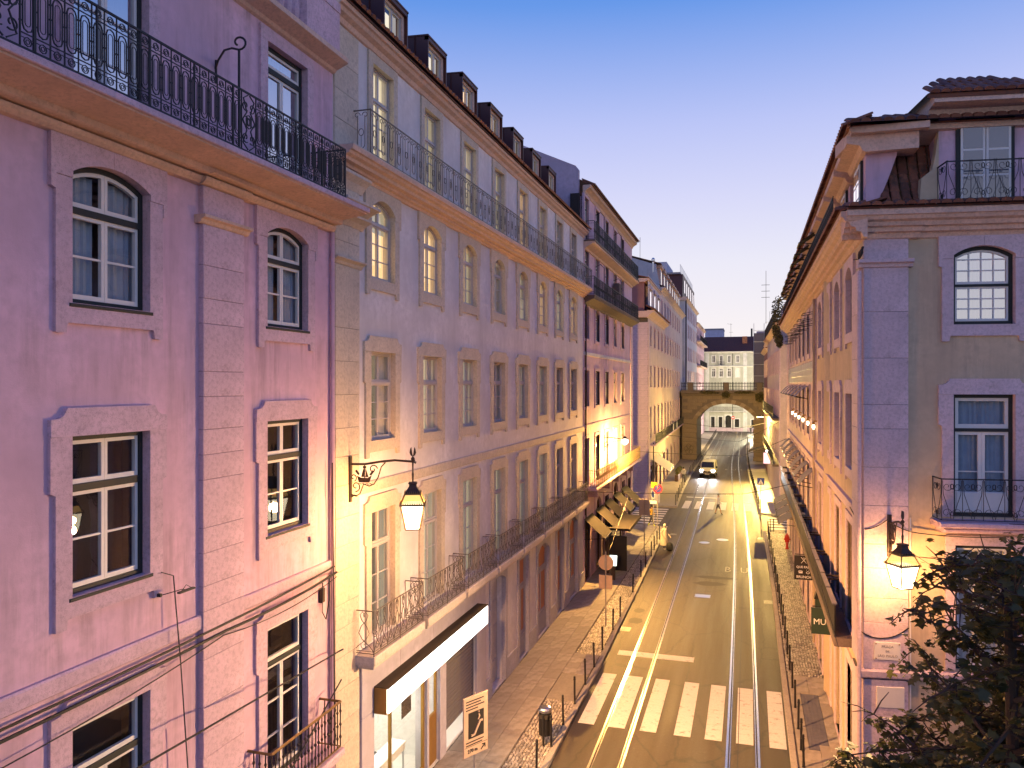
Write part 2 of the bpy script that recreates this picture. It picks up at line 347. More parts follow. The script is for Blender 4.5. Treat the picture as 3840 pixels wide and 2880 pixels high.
def win_proto(w, h, rise, rows, fm, om, bd, mun, gl, to, sep):
    """rows: [(z0, z1, n_sashes, cols, rows)] -> frame mesh, pane meshes"""
    hw = w / 2; m = MB(); panes = []
    R = (hw * hw + rise * rise) / (2 * rise) if rise else 0; zc = h - R if rise else 0
    def top(x, ofs): return zc + math.sqrt(max(0, (R - ofs) ** 2 - x * x)) if rise else 1e9
    def cell(x0, x1, z0, z1, ofs, arch, n=6):
        p = [(x0, z0), (x1, z0)]
        if not arch: return p + [(x1, z1), (x0, z1)]
        return p + [(x1 + (x0 - x1) * i / n, min(z1, top(x1 + (x0 - x1) * i / n, ofs))) for i in range(n + 1)]
    def ring(o, i, y0, y1):
        n = len(o); b = len(m.v)
        for L in (o, i):
            m.v += [(x, y0, z) for x, z in L]
        for L in (o, i): m.v += [(x, y1, z) for x, z in L]
        for k in range(n):
            l = (k + 1) % n
            for q in ((k, l, n + l, n + k), (n + k, n + l, 3 * n + l, 3 * n + k), (l, k, 2 * n + k, 2 * n + l)):
                m.f.append(tuple(b + t for t in q)); m.m.append(m.cur)
    m.cur = 1
    ring(cell(-hw, hw, 0, h, 0, bool(rise), 12), cell(-hw + to, hw - to, to, h - to, to, bool(rise), 12), .09, .2)
    for k in range(len(rows) - 1):
        m.box(-hw + to, hw - to, .085, .2, rows[k][1], rows[k + 1][0])
    m.cur = 0; y0, y1 = .115, .175
    for ri, (z0, z1, ns, nc, nr) in enumerate(rows):
        z0 = max(z0, to); arch = bool(rise) and ri == len(rows) - 1; z1 = min(z1, h - to) if not arch else h
        X0, X1 = -hw + to, hw - to; sw = (X1 - X0) / ns
        for k in range(ns):
            a, b_ = X0 + sw * k, X0 + sw * (k + 1); g = .003
            ring(cell(a + g, b_ - g, z0 + g, z1, to, arch), cell(a + bd, b_ - bd, z0 + bd * 1.3, z1 - bd, to + bd, arch), y0, y1)
            a, b_ = a + bd, b_ - bd; c, d = z0 + bd * 1.3, z1 - bd
            for i in range(1, nc):
                x = a + (b_ - a) * i / nc; m.box(x - mun / 2, x + mun / 2, y0 + .015, y1 - .01, c, min(d, top(x, to + bd)))
            for j in range(1, nr):
                z = c + (d - c) * j / nr
                m.box(a, b_, y0 + .012, y1 - .012, z - mun / 2, z + mun / 2)
            for i in range(nc if sep else 1):
                for j in range(nr if sep else 1):
                    N, K = (nc, nr) if sep else (1, 1)
                    pa, pb = a + (b_ - a) * i / N, a + (b_ - a) * (i + 1) / N
                    pc, pd = c + (d - c) * j / K, c + (d - c) * (j + 1) / K
                    ar = arch and min(top(pa, to + bd), top(pb, to + bd)) < pd
                    q = MB(); q.face([(x, .148, z) for x, z in cell(pa, pb, pc, pd, to + bd, ar)])
                    panes.append(q.mesh('pane', gl))
    return m.mesh('window', [fm, om]), panes
def surround_proto(w, h, rise, kind, mat, door, big=1.0):
    hw = w / 2; e = .34 * big; e2 = .26 * big; y0, y1 = -.055, .1; i_ = .004; L = []
    def st(name, poly, a=y0, b=y1): m = MB(); m.prism(poly, a, b); L.append((name, m.mesh(name, mat)))
    zb = -.02 if not door else 0
    def mir(p): return [(-x, z) for x, z in reversed(p)]
    if kind == 'eared':
        r = [(hw + e, h), (hw + e, h + .23), (hw + e - .12, h + .24), (hw + e - .2, h + .28), (hw + e - .245, h + .36), (hw + e - .26, h + .38)]
        st('lintel', [(-hw - e, h), (-hw + i_, h - i_), (hw - i_, h - i_)] + r + mir(r)[:-1], y0 - .012)
        j = [(hw - i_, zb), (hw + e2, zb), (hw + e2, h - .78), (hw + e, h - .74), (hw + e, h - .006), (hw - i_, h - .006)]
        st('jamb', j); st('jamb', mir(j))
    elif kind == 'arch':
        zs = h - rise; tp = h + .24
        P = [(x, z - i_) for x, z in arc_pts(-hw + i_, hw - i_, zs, rise, 12)]
        j = [(hw - i_, zb), (hw + e2, zb), (hw + e2, zs - .1), (hw - i_, zs - .1)]
        half = [(.003, tp), (.003, P[6][1])] + P[7:] + [(hw - i_, zs - .094), (hw + e2, zs - .094), (hw + e2, zs - .3), (hw + e, zs - .27), (hw + e, tp)]
        st('lintel', half, y0 - .012); st('lintel', mir(half), y0 - .012); st('jamb', j); st('jamb', mir(j))
    elif kind == 'flat':
        e = e2 = .22 * big
        if rise:
            P = [(x, z - i_) for x, z in arc_pts(-hw + i_, hw - i_, h - rise, rise, 12)]
            st('lintel', [(-hw - e, h - rise), ] + P + [(hw + e, h - rise), (hw + e, h + .2), (-hw - e, h + .2)])
        else: st('lintel', [(-hw - e, h), (-hw + i_, h - i_), (hw - i_, h - i_), (hw + e, h), (hw + e, h + .24 * big), (-hw - e, h + .24 * big)])
        t = h - rise - .006; j = [(hw - i_, zb), (hw + e2, zb), (hw + e2, t), (hw - i_, t)]
        st('jamb', j); st('jamb', mir(j))
    if not door:
        o = hw + e2; q = [(o, -.024), (o, -.40), (o - .05, -.41), (o - .17, -.40), (o - .18, -.30), (o - .2, -.27)]
        st('apron', [(-o, -.024)] + [(-hw, .006), (hw, .006)] + q + mir(q)[:-1])
    return L
def interior_proto(w, h, kind, dep=.55):
    m = MB(); x0, x1, y0, y1, z0, z1 = -w / 2 - .3, w / 2 + .3, .23, .23 + dep, -.02, h + .12
    m.cur = 0; m.face([(x0, y1, z0), (x1, y1, z0), (x1, y1, z1), (x0, y1, z1)])
    m.cur = 1
    m.face([(x0, y0, z0), (x0, y1, z0), (x0, y1, z1), (x0, y0, z1)]); m.face([(x1, y0, z0), (x1, y1, z0), (x1, y1, z1), (x1, y0, z1)])
    m.face([(x0, y0, z0), (x1, y0, z0), (x1, y1, z0), (x0, y1, z0)]); m.face([(x0, y0, z1), (x1, y0, z1), (x1, y1, z1), (x0, y1, z1)])
    for a, b in ((x0, -w / 2 - .002), (w / 2 + .002, x1)): m.face([(a, y0, z0), (b, y0, z0), (b, y0, z1), (a, y0, z1)])
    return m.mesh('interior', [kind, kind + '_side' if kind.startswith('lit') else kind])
def curtain_proto(x0, x1, z0, z1, mat, amp=.02):
    m = MB(); n = max(8, int((x1 - x0) / .035)); P = []
    for i in range(n + 1):
        x = x0 + (x1 - x0) * i / n; P.append((x, .25 + amp * math.sin(x * 55 + math.sin(x * 9) * 2)))
    for i in range(n):
        m.face([(P[i][0], P[i][1], z0), (P[i + 1][0], P[i + 1][1], z0), (P[i + 1][0], P[i + 1][1], z1), (P[i][0], P[i][1], z1)])
    return m.mesh('curtain', mat)
def window(F, u, v, w, h, rise=0, rows=None, fm='white_paint', om='white_paint', bd=.05, mun=.024, gl='glass', to=.05, sep=True,
           sur='eared', stone_m='limestone', door=False, inside='room_dark', cur=(), big=1.0, name='window', dep=.55):
    rows = rows or [(0, h, 2, 1, 3)]
    fr, panes = cached(('w', w, h, rise, tuple(rows), fm, om, bd, mun, gl, to, sep), lambda: win_proto(w, h, rise, rows, fm, om, bd, mun, gl, to, sep))
    o = F.part(name, fr, None, T(u, 0, v))
    for p in panes: obj('pane', p, None, o)
    if sur:
        for nm, me in cached(('s', w, h, rise, sur, stone_m, door, big), lambda: surround_proto(w, h, rise, sur, stone_m, door, big)): obj(nm, me, None, o)
    obj('interior', cached(('i', w, h, inside, dep), lambda: interior_proto(w, h, inside, dep)), None, o)
    for c in cur:
        obj('curtain', cached(('c', w, h) + tuple(c), lambda: curtain_proto(c[0] * w / 2, c[1] * w / 2, max(.04, c[2] * h), h - .03 - rise * .6, c[3])), None, o)
    return o
def simple_window(F, u, v, w, h, rise=0, rows=None, fm='white_paint', om='white_paint', gl='glass', sur='limestone', inside='room_dark', name='window', band=.16, gl_sep=False):
    """small far window: frame, one pane per sash, one surround, room behind"""
    rows = rows or [(0, h, 2, 1, 3)]
    fr, panes = cached(('w', w, h, rise, tuple(rows), fm, om, .05, .03, gl, .05, gl_sep), lambda: win_proto(w, h, rise, rows, fm, om, .05, .03, gl, .05, gl_sep))
    o = F.part(name, fr, None, T(u, 0, v))
    for p in panes: obj('pane', p, None, o)
    def mk():
        m = MB(); hw = w / 2; e = band
        m.prism([(-hw - e, -e), (hw + e, -e), (hw + e, 0), (-hw - e, 0)], -.05, .08)
        m.prism([(hw, .002), (hw + e, .002), (hw + e, h - rise - .002), (hw, h - rise - .002)], -.045, .08)
        m.prism([(-hw - e, .002), (-hw, .002), (-hw, h - rise - .002), (-hw - e, h - rise - .002)], -.045, .08)
        if rise:
            m.prism([(-hw - e, h - rise)] + arc_pts(-hw, hw, h - rise, rise, 8) + [(hw + e, h - rise), (hw + e, h + e), (-hw - e, h + e)], -.05, .08)
        else: m.prism([(-hw - e, h), (hw + e, h), (hw + e, h + e), (-hw - e, h + e)], -.05, .08)
        return m.mesh('surround', sur)
    if sur: obj('surround', cached(('ss', w, h, rise, sur, band), mk), None, o)
    obj('interior', cached(('i', w, h, inside, .5), lambda: interior_proto(w, h, inside, .5)), None, o)
    return o
def stones(F, name, mat, u0, u1, zs, y0=-.1, gap=.006, split=False):
    """a pilaster: backing plus one stone for each course"""
    m = MB(); m.box(u0 + .01, u1 - .01, y0 + .012, .05, zs[0], zs[-1]); b = F.part(name, m, 'mortar')
    for i in range(len(zs) - 1):
        w = u1 - u0; h = zs[i + 1] - zs[i]
        segs = [(u0, u1)] if not split else ([(u0, u0 + w * .58), (u0 + w * .58, u1)] if i % 2 else [(u0, u0 + w * .4), (u0 + w * .4, u1)])
        for a, c in segs:
            k = ('st', round(c - a, 3), round(h, 3), mat, y0)
            me = cached(k, lambda: MB().bev(gap / 2, c - a - gap / 2, y0, .03, gap / 2, h - gap / 2, .008).mesh('stone_block', mat))
            obj('stone_block', me, None, b, T(a, random.uniform(-.004, .004), zs[i]))
    return b
def ogee(z0, z1, p0, p1, n=6):
    """cyma profile points from (depth p0 at z0) to (depth p1 at z1); depth is outward"""
    return [(-(p0 + (p1 - p0) * (3 * t * t - 2 * t ** 3)), z0 + (z1 - z0) * t) for t in [i / n for i in range(n + 1)]]
def cornice(F, name, mat, u0, u1, pts, back=.05, segs=0):
    """pts: [(outward depth, z)] bottom to top; segs > 0 cuts the run into stones"""
    prof = [(back, pts[0][1])] + [(-d, z) for d, z in pts] + [(back, pts[-1][1])]
    if not segs: return F.part(name, MB().mold(prof, u0, u1), mat)
    L = (u1 - u0) / segs; o = None
    for i in range(segs):
        me = cached(('cor', name, mat, tuple(pts), round(L, 3)), lambda: MB().mold(prof, .002, L - .002).mesh(name, mat))
        if o is None: o = F.part(name, me, None, T(u0, 0, 0)); first = o
        else: obj('cornice_stone', me, None, first, T(L * i, 0, 0))
    return first
# ---- railing panels: x along, z up, y = 0
def spiral(cx, cz, r0, r1, a0, a1, n=12):
    return [(cx + (r0 + (r1 - r0) * i / n) * math.cos(a0 + (a1 - a0) * i / n), 0, cz + (r0 + (r1 - r0) * i / n) * math.sin(a0 + (a1 - a0) * i / n)) for i in range(n + 1)]
def oval(cx, z0, z1, w, n=4):
    h = w / 2; P = []
    for i in range(n + 1): t = math.pi * i / n; P.append((cx + h * math.cos(t), 0, z1 - h + h * math.sin(t)))
    for i in range(n + 1): t = math.pi + math.pi * i / n; P.append((cx + h * math.cos(t), 0, z0 + h + h * math.sin(t)))
    return P
def rail_ornate(L=1.06, H=.96):
    m = MB(); r = .010; n = 5; p = L / n
    for z, t in ((0, .016), (.17, .009), (.78, .009), (H, .02)): m.tube([(0, 0, z), (L, 0, z)], t)
    for i in range(n):
        c = p * (i + .5); m.tube(oval(c, .2, .75, p * .66), r, 4, True); m.tube(oval(c, .26, .69, p * .36), .006, 4, True)
        m.tube([(p * i, 0, 0), (p * i, 0, H)], r)
        for z in (.085, .865): m.tube(oval(c, z - .05, z + .05, .1), .008, 4, True); m.tube(oval(c, z - .025, z + .025, p * .9 if False else .05), .006, 4, True)
        for z in (.12, .83): m.tube([(p * i + .01, 0, z), (c - .05, 0, z)], .006); m.tube([(c + .05, 0, z), (p * (i + 1) - .01, 0, z)], .006)
        for z in (.3, .475, .65): m.tube([(p * i - .012, 0, z), (p * i + .012, 0, z)], .014)
    return m
def rail_lyre(L=.42, H=.96):
    m = MB(); r = .011
    for z, t in ((0, .016), (H, .02)): m.tube([(0, 0, z), (L, 0, z)], t)
    for x in (0, L): m.tube([(x, 0, 0), (x, 0, H)], .012)
    c = L / 2
    for s in (-1, 1):
        for zc, up in ((.22, 1), (.48, -1), (.74, 1)):
            m.tube([(c + s * (x - 0), 0, z) for x, y, z in spiral(.085, zc, .09, .025, -2.2 * up, 4.2 * up, 14)], r)
        m.tube([(c + s * .02, 0, .03), (c + s * .15, 0, .12), (c + s * .05, 0, .35), (c + s * .16, 0, .5), (c + s * .05, 0, .64), (c + s * .14, 0, .85), (c + s * .02, 0, .93)], .012)
    m.tube(oval(c, .38, .6, .13), r, 4, True); m.tube(oval(c, .43, .55, .07), .014, 4, True)
    return m
def rail_loops(L, H=.98):
    """restored upper balcony: paired bars with U ends, crown scrolls and rings"""
    m = MB(); n = max(1, round(L / .42)); p = L / n; r = .009
    for z, t in ((0, .012), (H, .017)): m.tube([(0, 0, z), (L, 0, z)], t)
    for i in range(n):
        x = p * i; c = x + p * .5
        m.tube([(x, 0, 0), (x, 0, H)], r)
        a, b = c - p * .2, c + p * .2
        m.tube([(a, 0, .86), (a, 0, .2)] + [(c - p * .2 * math.cos(t), 0, .2 - p * .2 * math.sin(t)) for t in (.5, 1.05, 1.57, 2.1, 2.64)] + [(b, 0, .2), (b, 0, .86)], r)
        m.tube(oval(c, .40, .56, .12), r, 4, True); m.tube(oval(c, .34, .64, .055) if i % 2 else [(c, 0, .08), (c, 0, .4)], .006, 4, bool(i % 2))
        for s in (-1, 1): m.tube([(c + s * (q[0]), 0, q[2]) for q in spiral(.105, .865, .085, .02, math.pi, -2.4, 10)], r)
    return m
def rail_scroll(L, H=.98):
    """wrought S scrolls"""
    m = MB(); n = max(1, round(L / .36)); p = L / n; r = .009
    for z, t in ((0, .012), (.05, .008), (H, .016)): m.tube([(0, 0, z), (L, 0, z)], t)
    for i in range(n):
        x = p * i
        for s in (1, -1):
            c = x + p * .5; f = lambda a, b: (c + s * a * p, 0, b)
            m.tube([f(-.46, .06), f(-.3, .16), f(.1, .32), f(.26, .46), f(.14, .62), f(-.12, .76), f(-.2, .88), f(-.08, .95), f(.04, .9), f(0, .83)], r)
        m.tube(spiral(x + p * .5, .17, .1, .02, 1.5, 8.2, 14), .008); m.tube(spiral(x + p, .5, .1, .02, -1.6, 5.0, 14), .008); m.tube([(x, 0, 0), (x, 0, H)], r)
    return m
def rail_bars(L, H=.95, pitch=.115, r=.009, deco=True):
    m = MB(); n = max(1, round(L / pitch)); p = L / n
    for z, t in ((0, .014), (H, .018), (H - .13, .008), (.12, .008)): m.tube([(0, 0, z), (L, 0, z)], t)
    for i in range(n + 1): m.tube([(p * i, 0, 0), (p * i, 0, H)], r if i % 6 else r * 1.6)
    if deco:
        for i in range(0, n, 2): m.tube(oval(p * (i + 1), .35, .55, p * .9), .006, 4, True)
    return m
def rail_fan(L, H=.98):
    """thin scrolls, French balcony of the corner house"""
    m = MB(); n = max(1, round(L / .5)); p = L / n; r = .008
    for z, t in ((0, .012), (H, .02)): m.tube([(0, 0, z), (L, 0, z)], t)
    for i in range(n):
        x = p * i; c = x + p / 2; m.tube([(x, 0, 0), (x, 0, H)], r)
        for s in (-1, 1):
            m.tube([(c + s * .02, 0, .02), (c + s * p * .2, 0, .3), (c + s * p * .42, 0, .62), (c + s * p * .46, 0, .95)], r)
            m.tube([(c + s * q[0], 0, q[2]) for q in spiral(.12, .17, .11, .02, 2.8, -4, 12)], .007); m.tube([(c + s * q[0], 0, q[2]) for q in spiral(.11, .8, .11, .02, -2.8, 4, 12)], .007)
        m.tube(oval(c, .74, .86, .06), .012, 4, True); m.tube(oval(c, .1, .2, .06), .012, 4, True)
    return m
def rail_run(F, parent, u0, u1, y, z, kind, mat, L=None, H=None, name='railing_panel'):
    """panels side by side along u at depth y (parent is a part in facade coordinates)"""
    n = max(1, round((u1 - u0) / (L or (u1 - u0)))); l = (u1 - u0) / n
    me = cached((kind.__name__, round(l, 3), mat, H), lambda: (kind(l, H) if H else kind(l)).mesh(name, mat))
    for i in range(n): obj(name, me, None, parent, T(u0 + l * i, y, z))
def rail_side(F, parent, u, y0, y1, z, kind, mat, H=None):
    l = abs(y1 - y0); me = cached((kind.__name__, round(l, 3), mat, H), lambda: (kind(l, H) if H else kind(l)).mesh('railing_panel', mat))
    obj('railing_panel', me, None, parent, T(u, max(y0, y1), z) @ RZ(-90))
def tile_row(F, parent, u0, u1, y0, z0, y1, z1, pitch=.23, cap=300, name='roof_tile', cover=True):
    """a course of curved barrel tiles from the eave edge (y0, z0) up to (y1, z1)"""
    n = int((u1 - u0) / pitch); L = math.hypot(y1 - y0, z1 - z0); ang = math.atan2(z1 - z0, y1 - y0)
    def mk():
        m = MB(); k = 6; r = pitch * .46
        for e in range(2):
            for i in range(k + 1):
                t = math.pi * i / k; q = r * (1 if e == 0 else .86); m.v.append((q * math.cos(t), L * e, q * math.sin(t) * .8 + .01))
        for i in range(k): m.f.append((i, i + 1, k + 2 + i, k + 1 + i)); m.m.append(0)
        m.f.append(tuple(range(k + 1))); m.m.append(0)
        return m.mesh('roof_tile', 'roof_tile')
    me = cached(('tile', round(L, 3), pitch), mk)
    for i in range(n): obj(name, me, None, parent, T(u0 + pitch * (i + .5), y0, z0) @ Matrix.Rotation(ang, 4, 'X') @ RZ(random.uniform(-1.5, 1.5)))
def tile_sheet(pts_fn, nu, nv, r=.1, mat='roof_tile'):
    """corrugated tiled surface as one mesh; pts_fn(i, j, t): i along, j up the slope"""
    m = MB(); k = 4
    for i in range(nu):
        for j in range(nv):
            b = len(m.v)
            for e in range(2):
                for q in range(k + 1):
                    t = math.pi * q / k; s = .5 - .46 * math.cos(t) * (1 - .1 * e)
                    p = pts_fn((i + s) / nu, (j + e * 1.06) / nv); m.v.append((p[0], p[1] - (r * .25 if e == 0 else 0), p[2] + r * math.sin(t) * .9 + (.02 if e == 0 else 0)))
            for q in range(k): m.f.append((b + q, b + q + 1, b + k + 2 + q, b + k + 1 + q)); m.m.append(0)
            if j == 0 or True: m.f.append(tuple(b + q for q in range(k + 1))); m.m.append(0)
    return m
def text_mesh(s, size, mat, depth=.004, font_bold=False):
    cu = bpy.data.curves.new('t', 'FONT'); cu.body = s; cu.size = size; cu.align_x = 'CENTER'; cu.align_y = 'CENTER'; cu.extrude = depth; cu.resolution_u = 2
    if font_bold: cu.offset = size * .025
    o = bpy.data.objects.new('t', cu); COL.objects.link(o); dg = bpy.context.evaluated_depsgraph_get()
    me = bpy.data.meshes.new_from_object(o.evaluated_get(dg)); bpy.data.objects.remove(o); bpy.data.curves.remove(cu)
    me.materials.clear(); me.materials.append(MAT(mat)); return me
W_left = lambda X: T(X, 0, 0) @ RZ(90)     # u = Y
W_right = lambda X: T(X, 0, 0) @ RZ(-90)   # u = -Y
XL, XR = -8.75, 2.7
# ------------------------------------------------------------------ lettering first (few objects in the scene yet)
TX = {k: text_mesh(*a) for k, a in dict(
    bus_b=('B', .95, 'paint_worn'), bus_u=('U', .95, 'paint_worn'), bus_s=('S', .95, 'paint_worn'),
    que=('QUE PASA', .185, 'sign_white', .004, True), brunch=('BRUNCH', .15, 'sign_white', .004, True), mu=('MU', .34, 'sign_white'),
    praca=('PRAÇA', .105, 'engraved'), de=('DE', .085, 'engraved'), sao=('SÃO', .10, 'engraved'), paulo=('PAULO', .10, 'engraved'),
    aberto=('ABERTO', .17, 'sign_yellow', .004, True), m270=('270 m', .13, 'sign_black', .002, True),
    ).items()}
# ------------------------------------------------------------------ pink building
b1 = thing('pink_building', 'pink stucco building with arched windows and long ornate black balcony', 'building', (XL, 5, 0), 90)
F = Facade(b1, W_left(XL)); WC = (4.52, 8.91, 13.31); ops = []
for c in WC: ops += [(c - .71, c + .71, 12.29, 14.27, .2), (c - .71, c + .71, 8.32, 10.5, 0), (c - .71, c + .71, 3.55, 6.57, 0), (c - .69, c + .69, 15.02, 17.7, 0)]
F.part('wall', wall_mb(-4, 15.08, .1, 18.3, ops), 'pink_stucco')
m = MB(); m.box(-4, 15.08, 1.3, 11, .1, 18.3); m.face([(15.08, 0, .1), (15.08, 1.3, .1), (15.08, 1.3, 18.3), (15.08, 0, 18.3)]); m.face([(-4, 0, 18.3), (15.08, 0, 18.3), (15.08, 1.3, 18.3), (-4, 1.3, 18.3)]); F.part('rear_wall', m, 'pink_stucco')
for i, c in enumerate(WC):
    g = dict(fm='white_paint', om='dark_green_paint', to=.075, bd=.055, mun=.03, stone_m='old_stone')
    window(F, c, 12.29, 1.42, 1.98, .2, [(.07, 1.25, 2, 1, 2), (1.34, 1.98, 2, 1, 1)], sur='arch', inside='room_mid', cur=((-.95, -.1, .0, 'blind_grey'), (.1, .95, .0, 'blind_grey')), **g)
    window(F, c, 8.32, 1.42, 2.18, 0, [(.07, 1.40, 2, 1, 2), (1.5, 2.11, 2, 1, 1)], inside='room_dark', **g)
    window(F, c, 3.55, 1.42, 3.02, 0, [(.05, 2.2, 2, 1, 3), (2.29, 2.95, 1, 1, 1)], inside='room_dark', door=True, **g)
    window(F, c, 15.02, 1.38, 2.68, 0, [(.05, 2.18, 2, 1, 3), (2.28, 2.62, 1, 1, 1)], sur='flat', inside='room_mid', door=True, cur=((-.95, .95, 0, 'blind_grey'),), gl='glass_sky', **g)
    for z in (12.29, 8.32):
        F.part('sill', MB().bev(c - .76, c + .76, -.07, .12, z - .05, z - .001, .01), 'dark_green_paint')
zs = [.15]
while zs[-1] < 13.3: zs.append(min(13.86, zs[-1] + random.choice((.42, .55, .62, .8))))
zs[-1] = 13.86
for u in (10.75, 2.0): stones(F, 'pilaster', 'old_stone', u, u + 1.09, zs); stones(F, 'pilaster_neck', 'old_stone', u, u + 1.09, [14.0, 14.5])
for u in (10.75, 2.0): cornice(F, 'pilaster_cap', 'cornice_paint', u - .1, u + 1.19, [(.1, 13.86), (.13, 13.88), (.15, 13.93), (.22, 13.95), (.22, 14.0)])
cprof = [(.0, 14.50), (.09, 14.515), (.14, 14.56), (.16, 14.60), (.16, 14.625), (.07, 14.63), (.07, 14.65), (.28, 14.66), (.31, 14.675), (.32, 14.755), (.36, 14.765), (.6, 14.80), (.84, 14.835), (.9, 14.84), (.9, 14.87)]
cornice(F, 'cornice', 'cornice_paint', -4, 14.98, cprof)
cornice(F, 'cornice', 'cornice_paint', 10.68, 11.92, [(d + .06, z) for d, z in cprof[:9]])
bal = F.part('balcony', MB().bev(-4, 15.02, -.95, .02, 14.872, 14.975, .012), 'old_stone')
u = 14.12
for kind, n in ((rail_ornate, 3), (rail_lyre, 1), (rail_ornate, 4), (rail_lyre, 1), (rail_ornate, 3), (rail_lyre, 1), (rail_ornate, 4)):
    for k in range(n):
        l = 1.0 if kind is rail_ornate else .38; u -= l; rail_run(F, bal, u, u + l, -.85, 15.03, kind, 'iron')
rail_side(F, bal, 14.12, 0, -.85, 15.03, rail_ornate, 'iron')
m = MB()
for k in range(20): m.tube([(14.12 - k * .9, -.85, 14.97), (14.12 - k * .9, -.85, 15.99)], .016)
obj('baluster_post', m, 'iron', bal)
m = MB(); m.tube([(10.69, -.84, 14.98), (10.69, -.84, 16.62)], .022, 6); m.tube([(10.69 + q[0] * .3, -.84 - q[0] * 1.0, 16.62 + q[2]) for q in spiral(.0, .12, .12, .05, -1.57, 4.2, 14)], .018, 6)
m.tube([(10.69, -.84, 16.62), (10.8, -.62, 16.72), (10.95, -.36, 16.78), (11.1, -.12, 16.70), (11.18, .0, 16.6)], .018, 6); m.tube([(11.18, -.015, 16.35), (11.18, -.015, 16.75)], .02, 6)
F.part('balcony_rod', m, 'iron')
band = cornice(F, 'string_course', 'old_stone', -4, 10.75, [(.05, 7.12), (.07, 7.14), (.07, 7.34), (.05, 7.37)], segs=11)
cornice(F, 'string_course', 'old_stone', 11.84, 15.0, [(.05, 7.12), (.07, 7.14), (.07, 7.34), (.05, 7.37)], segs=3)
cornice(F, 'top_cornice', 'cornice_paint', -4, 15.1, [(.0, 18.0), (.06, 18.03), (.1, 18.08), (.3, 18.16), (.38, 18.2), (.38, 18.3)])
par = F.part('parapet', MB().box(-4, 14.9, -.3, .1, 19.2, 19.4).box(13.6, 14.9, -.28, .08, 18.3, 19.2), 'old_stone')
bme = MB().lathe([(.05, 0), (.05, .08), (.09, .25), (.1, .35), (.05, .6), (.04, .75), (.06, .82), (.06, .9)], 10).mesh('baluster', 'old_stone')
for k in range(22): obj('baluster', bme, None, par, T(13.45 - k * .26, -.1, 18.3))
# small turned-baluster balcony at the lower door
bal = F.part('lower_balcony', MB().bev(12.0, 14.62, -.58, .02, 3.36, 3.5, .03).bev(12.1, 14.52, -.5, .02, 3.24, 3.36, .03), 'old_stone')
m = MB(); m.tube([(12.08, 0, 4.5), (12.08, -.5, 4.5), (14.54, -.5, 4.5), (14.54, 0, 4.5)], .028, 6); m.tube([(12.08, 0, 3.56), (12.08, -.5, 3.56), (14.54, -.5, 3.56), (14.54, 0, 3.56)], .018, 4); obj('hand_rail', m, 'iron_gold', bal)
bme = MB().lathe([(.012, 0), (.012, .15), (.028, .2), (.012, .25), (.012, .42), (.03, .46), (.012, .5), (.012, .7), (.028, .74), (.012, .78), (.012, .93)], 6).mesh('baluster', 'iron_brown')
for k in range(21): obj('baluster', bme, None, bal, T(12.08 + 2.46 * k / 20, -.5, 3.56))
for k in (1, 2, 3): obj('baluster', bme, None, bal, T(12.08, -.125 * k, 3.56)); obj('baluster', bme, None, bal, T(14.54, -.125 * k, 3.56))
F.part('downpipe', MB().tube([(14.96, -.07, 14.5), (14.96, -.07, .3)], .045, 8), 'pink_stucco')
m = MB(); m.box(9.75, 9.79, -.12, 0, 7.93, 7.98).tube([(9.77, -.1, 7.95), (9.98, -.32, 8.01), (10.02, -.34, 8.0)], .008).box(9.9, 10.25, -.36, -.30, 7.96, 7.985).tube([(9.95, -.33, 7.98), (10.07, -.33, 8.06), (10.2, -.33, 7.98)], .006)
F.part('wire_bracket', m, 'iron')
F.part('junction_box', MB().bev(14.5, 14.62, -.09, 0, 6.55, 6.85, .01), 'iron_brown')
# ------------------------------------------------------------------ restored lilac building
b2 = thing('lilac_building', 'restored lilac building with eight window columns, stone surrounds and dark red dormers', 'building', (XL, 15.08, 0), 90)
F = Facade(b2, W_left(XL)); WC = [17.47 + 3.12 * i for i in range(8)]; ops = []
for c in WC: ops += [(c - .64, c + .64, 13.76, 15.73, .26), (c - .67, c + .67, 9.82, 11.99, 0), (c - .65, c + .65, 5.0, 8.12, 0), (c - .57, c + .57, 16.45, 18.98, 0)]
GD = [(26.77, 1.6, 4.2, .22), (30.05, 1.3, 4.2, 0), (33.2, 1.9, 4.15, .34), (36.4, 1.3, 4.2, 0), (39.3, 1.9, 4.3, .34)]
for c, w, t, r in GD: ops.append((c - w / 2, c + w / 2, .16, t, r))
ops += [(16.95, 20.15, .16, 3.3, 0), (20.3, 21.1, .16, 3.3, 0), (21.6, 24.3, .16, 3.3, 0)]
F.part('wall', wall_mb(15.08, 42, .1, 19.35, ops), 'lilac_stucco')
m = MB(); m.box(25.3, 42, 1.25, 12, .1, 4.6).box(15.08, 42, 1.25, 12, 4.6, 19.4).box(15.08, 16.5, .31, 12, .1, 4.6)
m.face([(15.08, 0, 19.35), (42, 0, 19.35), (42, 1.3, 19.35), (15.08, 1.3, 19.35)]); F.part('rear_wall', m, 'slab_grey')
LITA = ['lit_warm'] * 3 + ['lit_cream', 'lit_cream', 'lit_warm', 'lit_cream', 'lit_warm']
LITB = ['lit_dim', 'lit_cream', 'lit_cream', 'room_mid', 'lit_cream', 'lit_cream', 'room_mid', 'room_mid']
LITC = ['lit_dim', 'lit_cream', 'lit_cream', 'lit_dim', 'lit_dim', 'lit_cream', 'room_mid', 'room_mid']
LITD = ['lit_cream', 'lit_cream', 'lit_cream', 'lit_cream', 'lit_warm', 'lit_warm', 'lit_dim', 'room_mid']
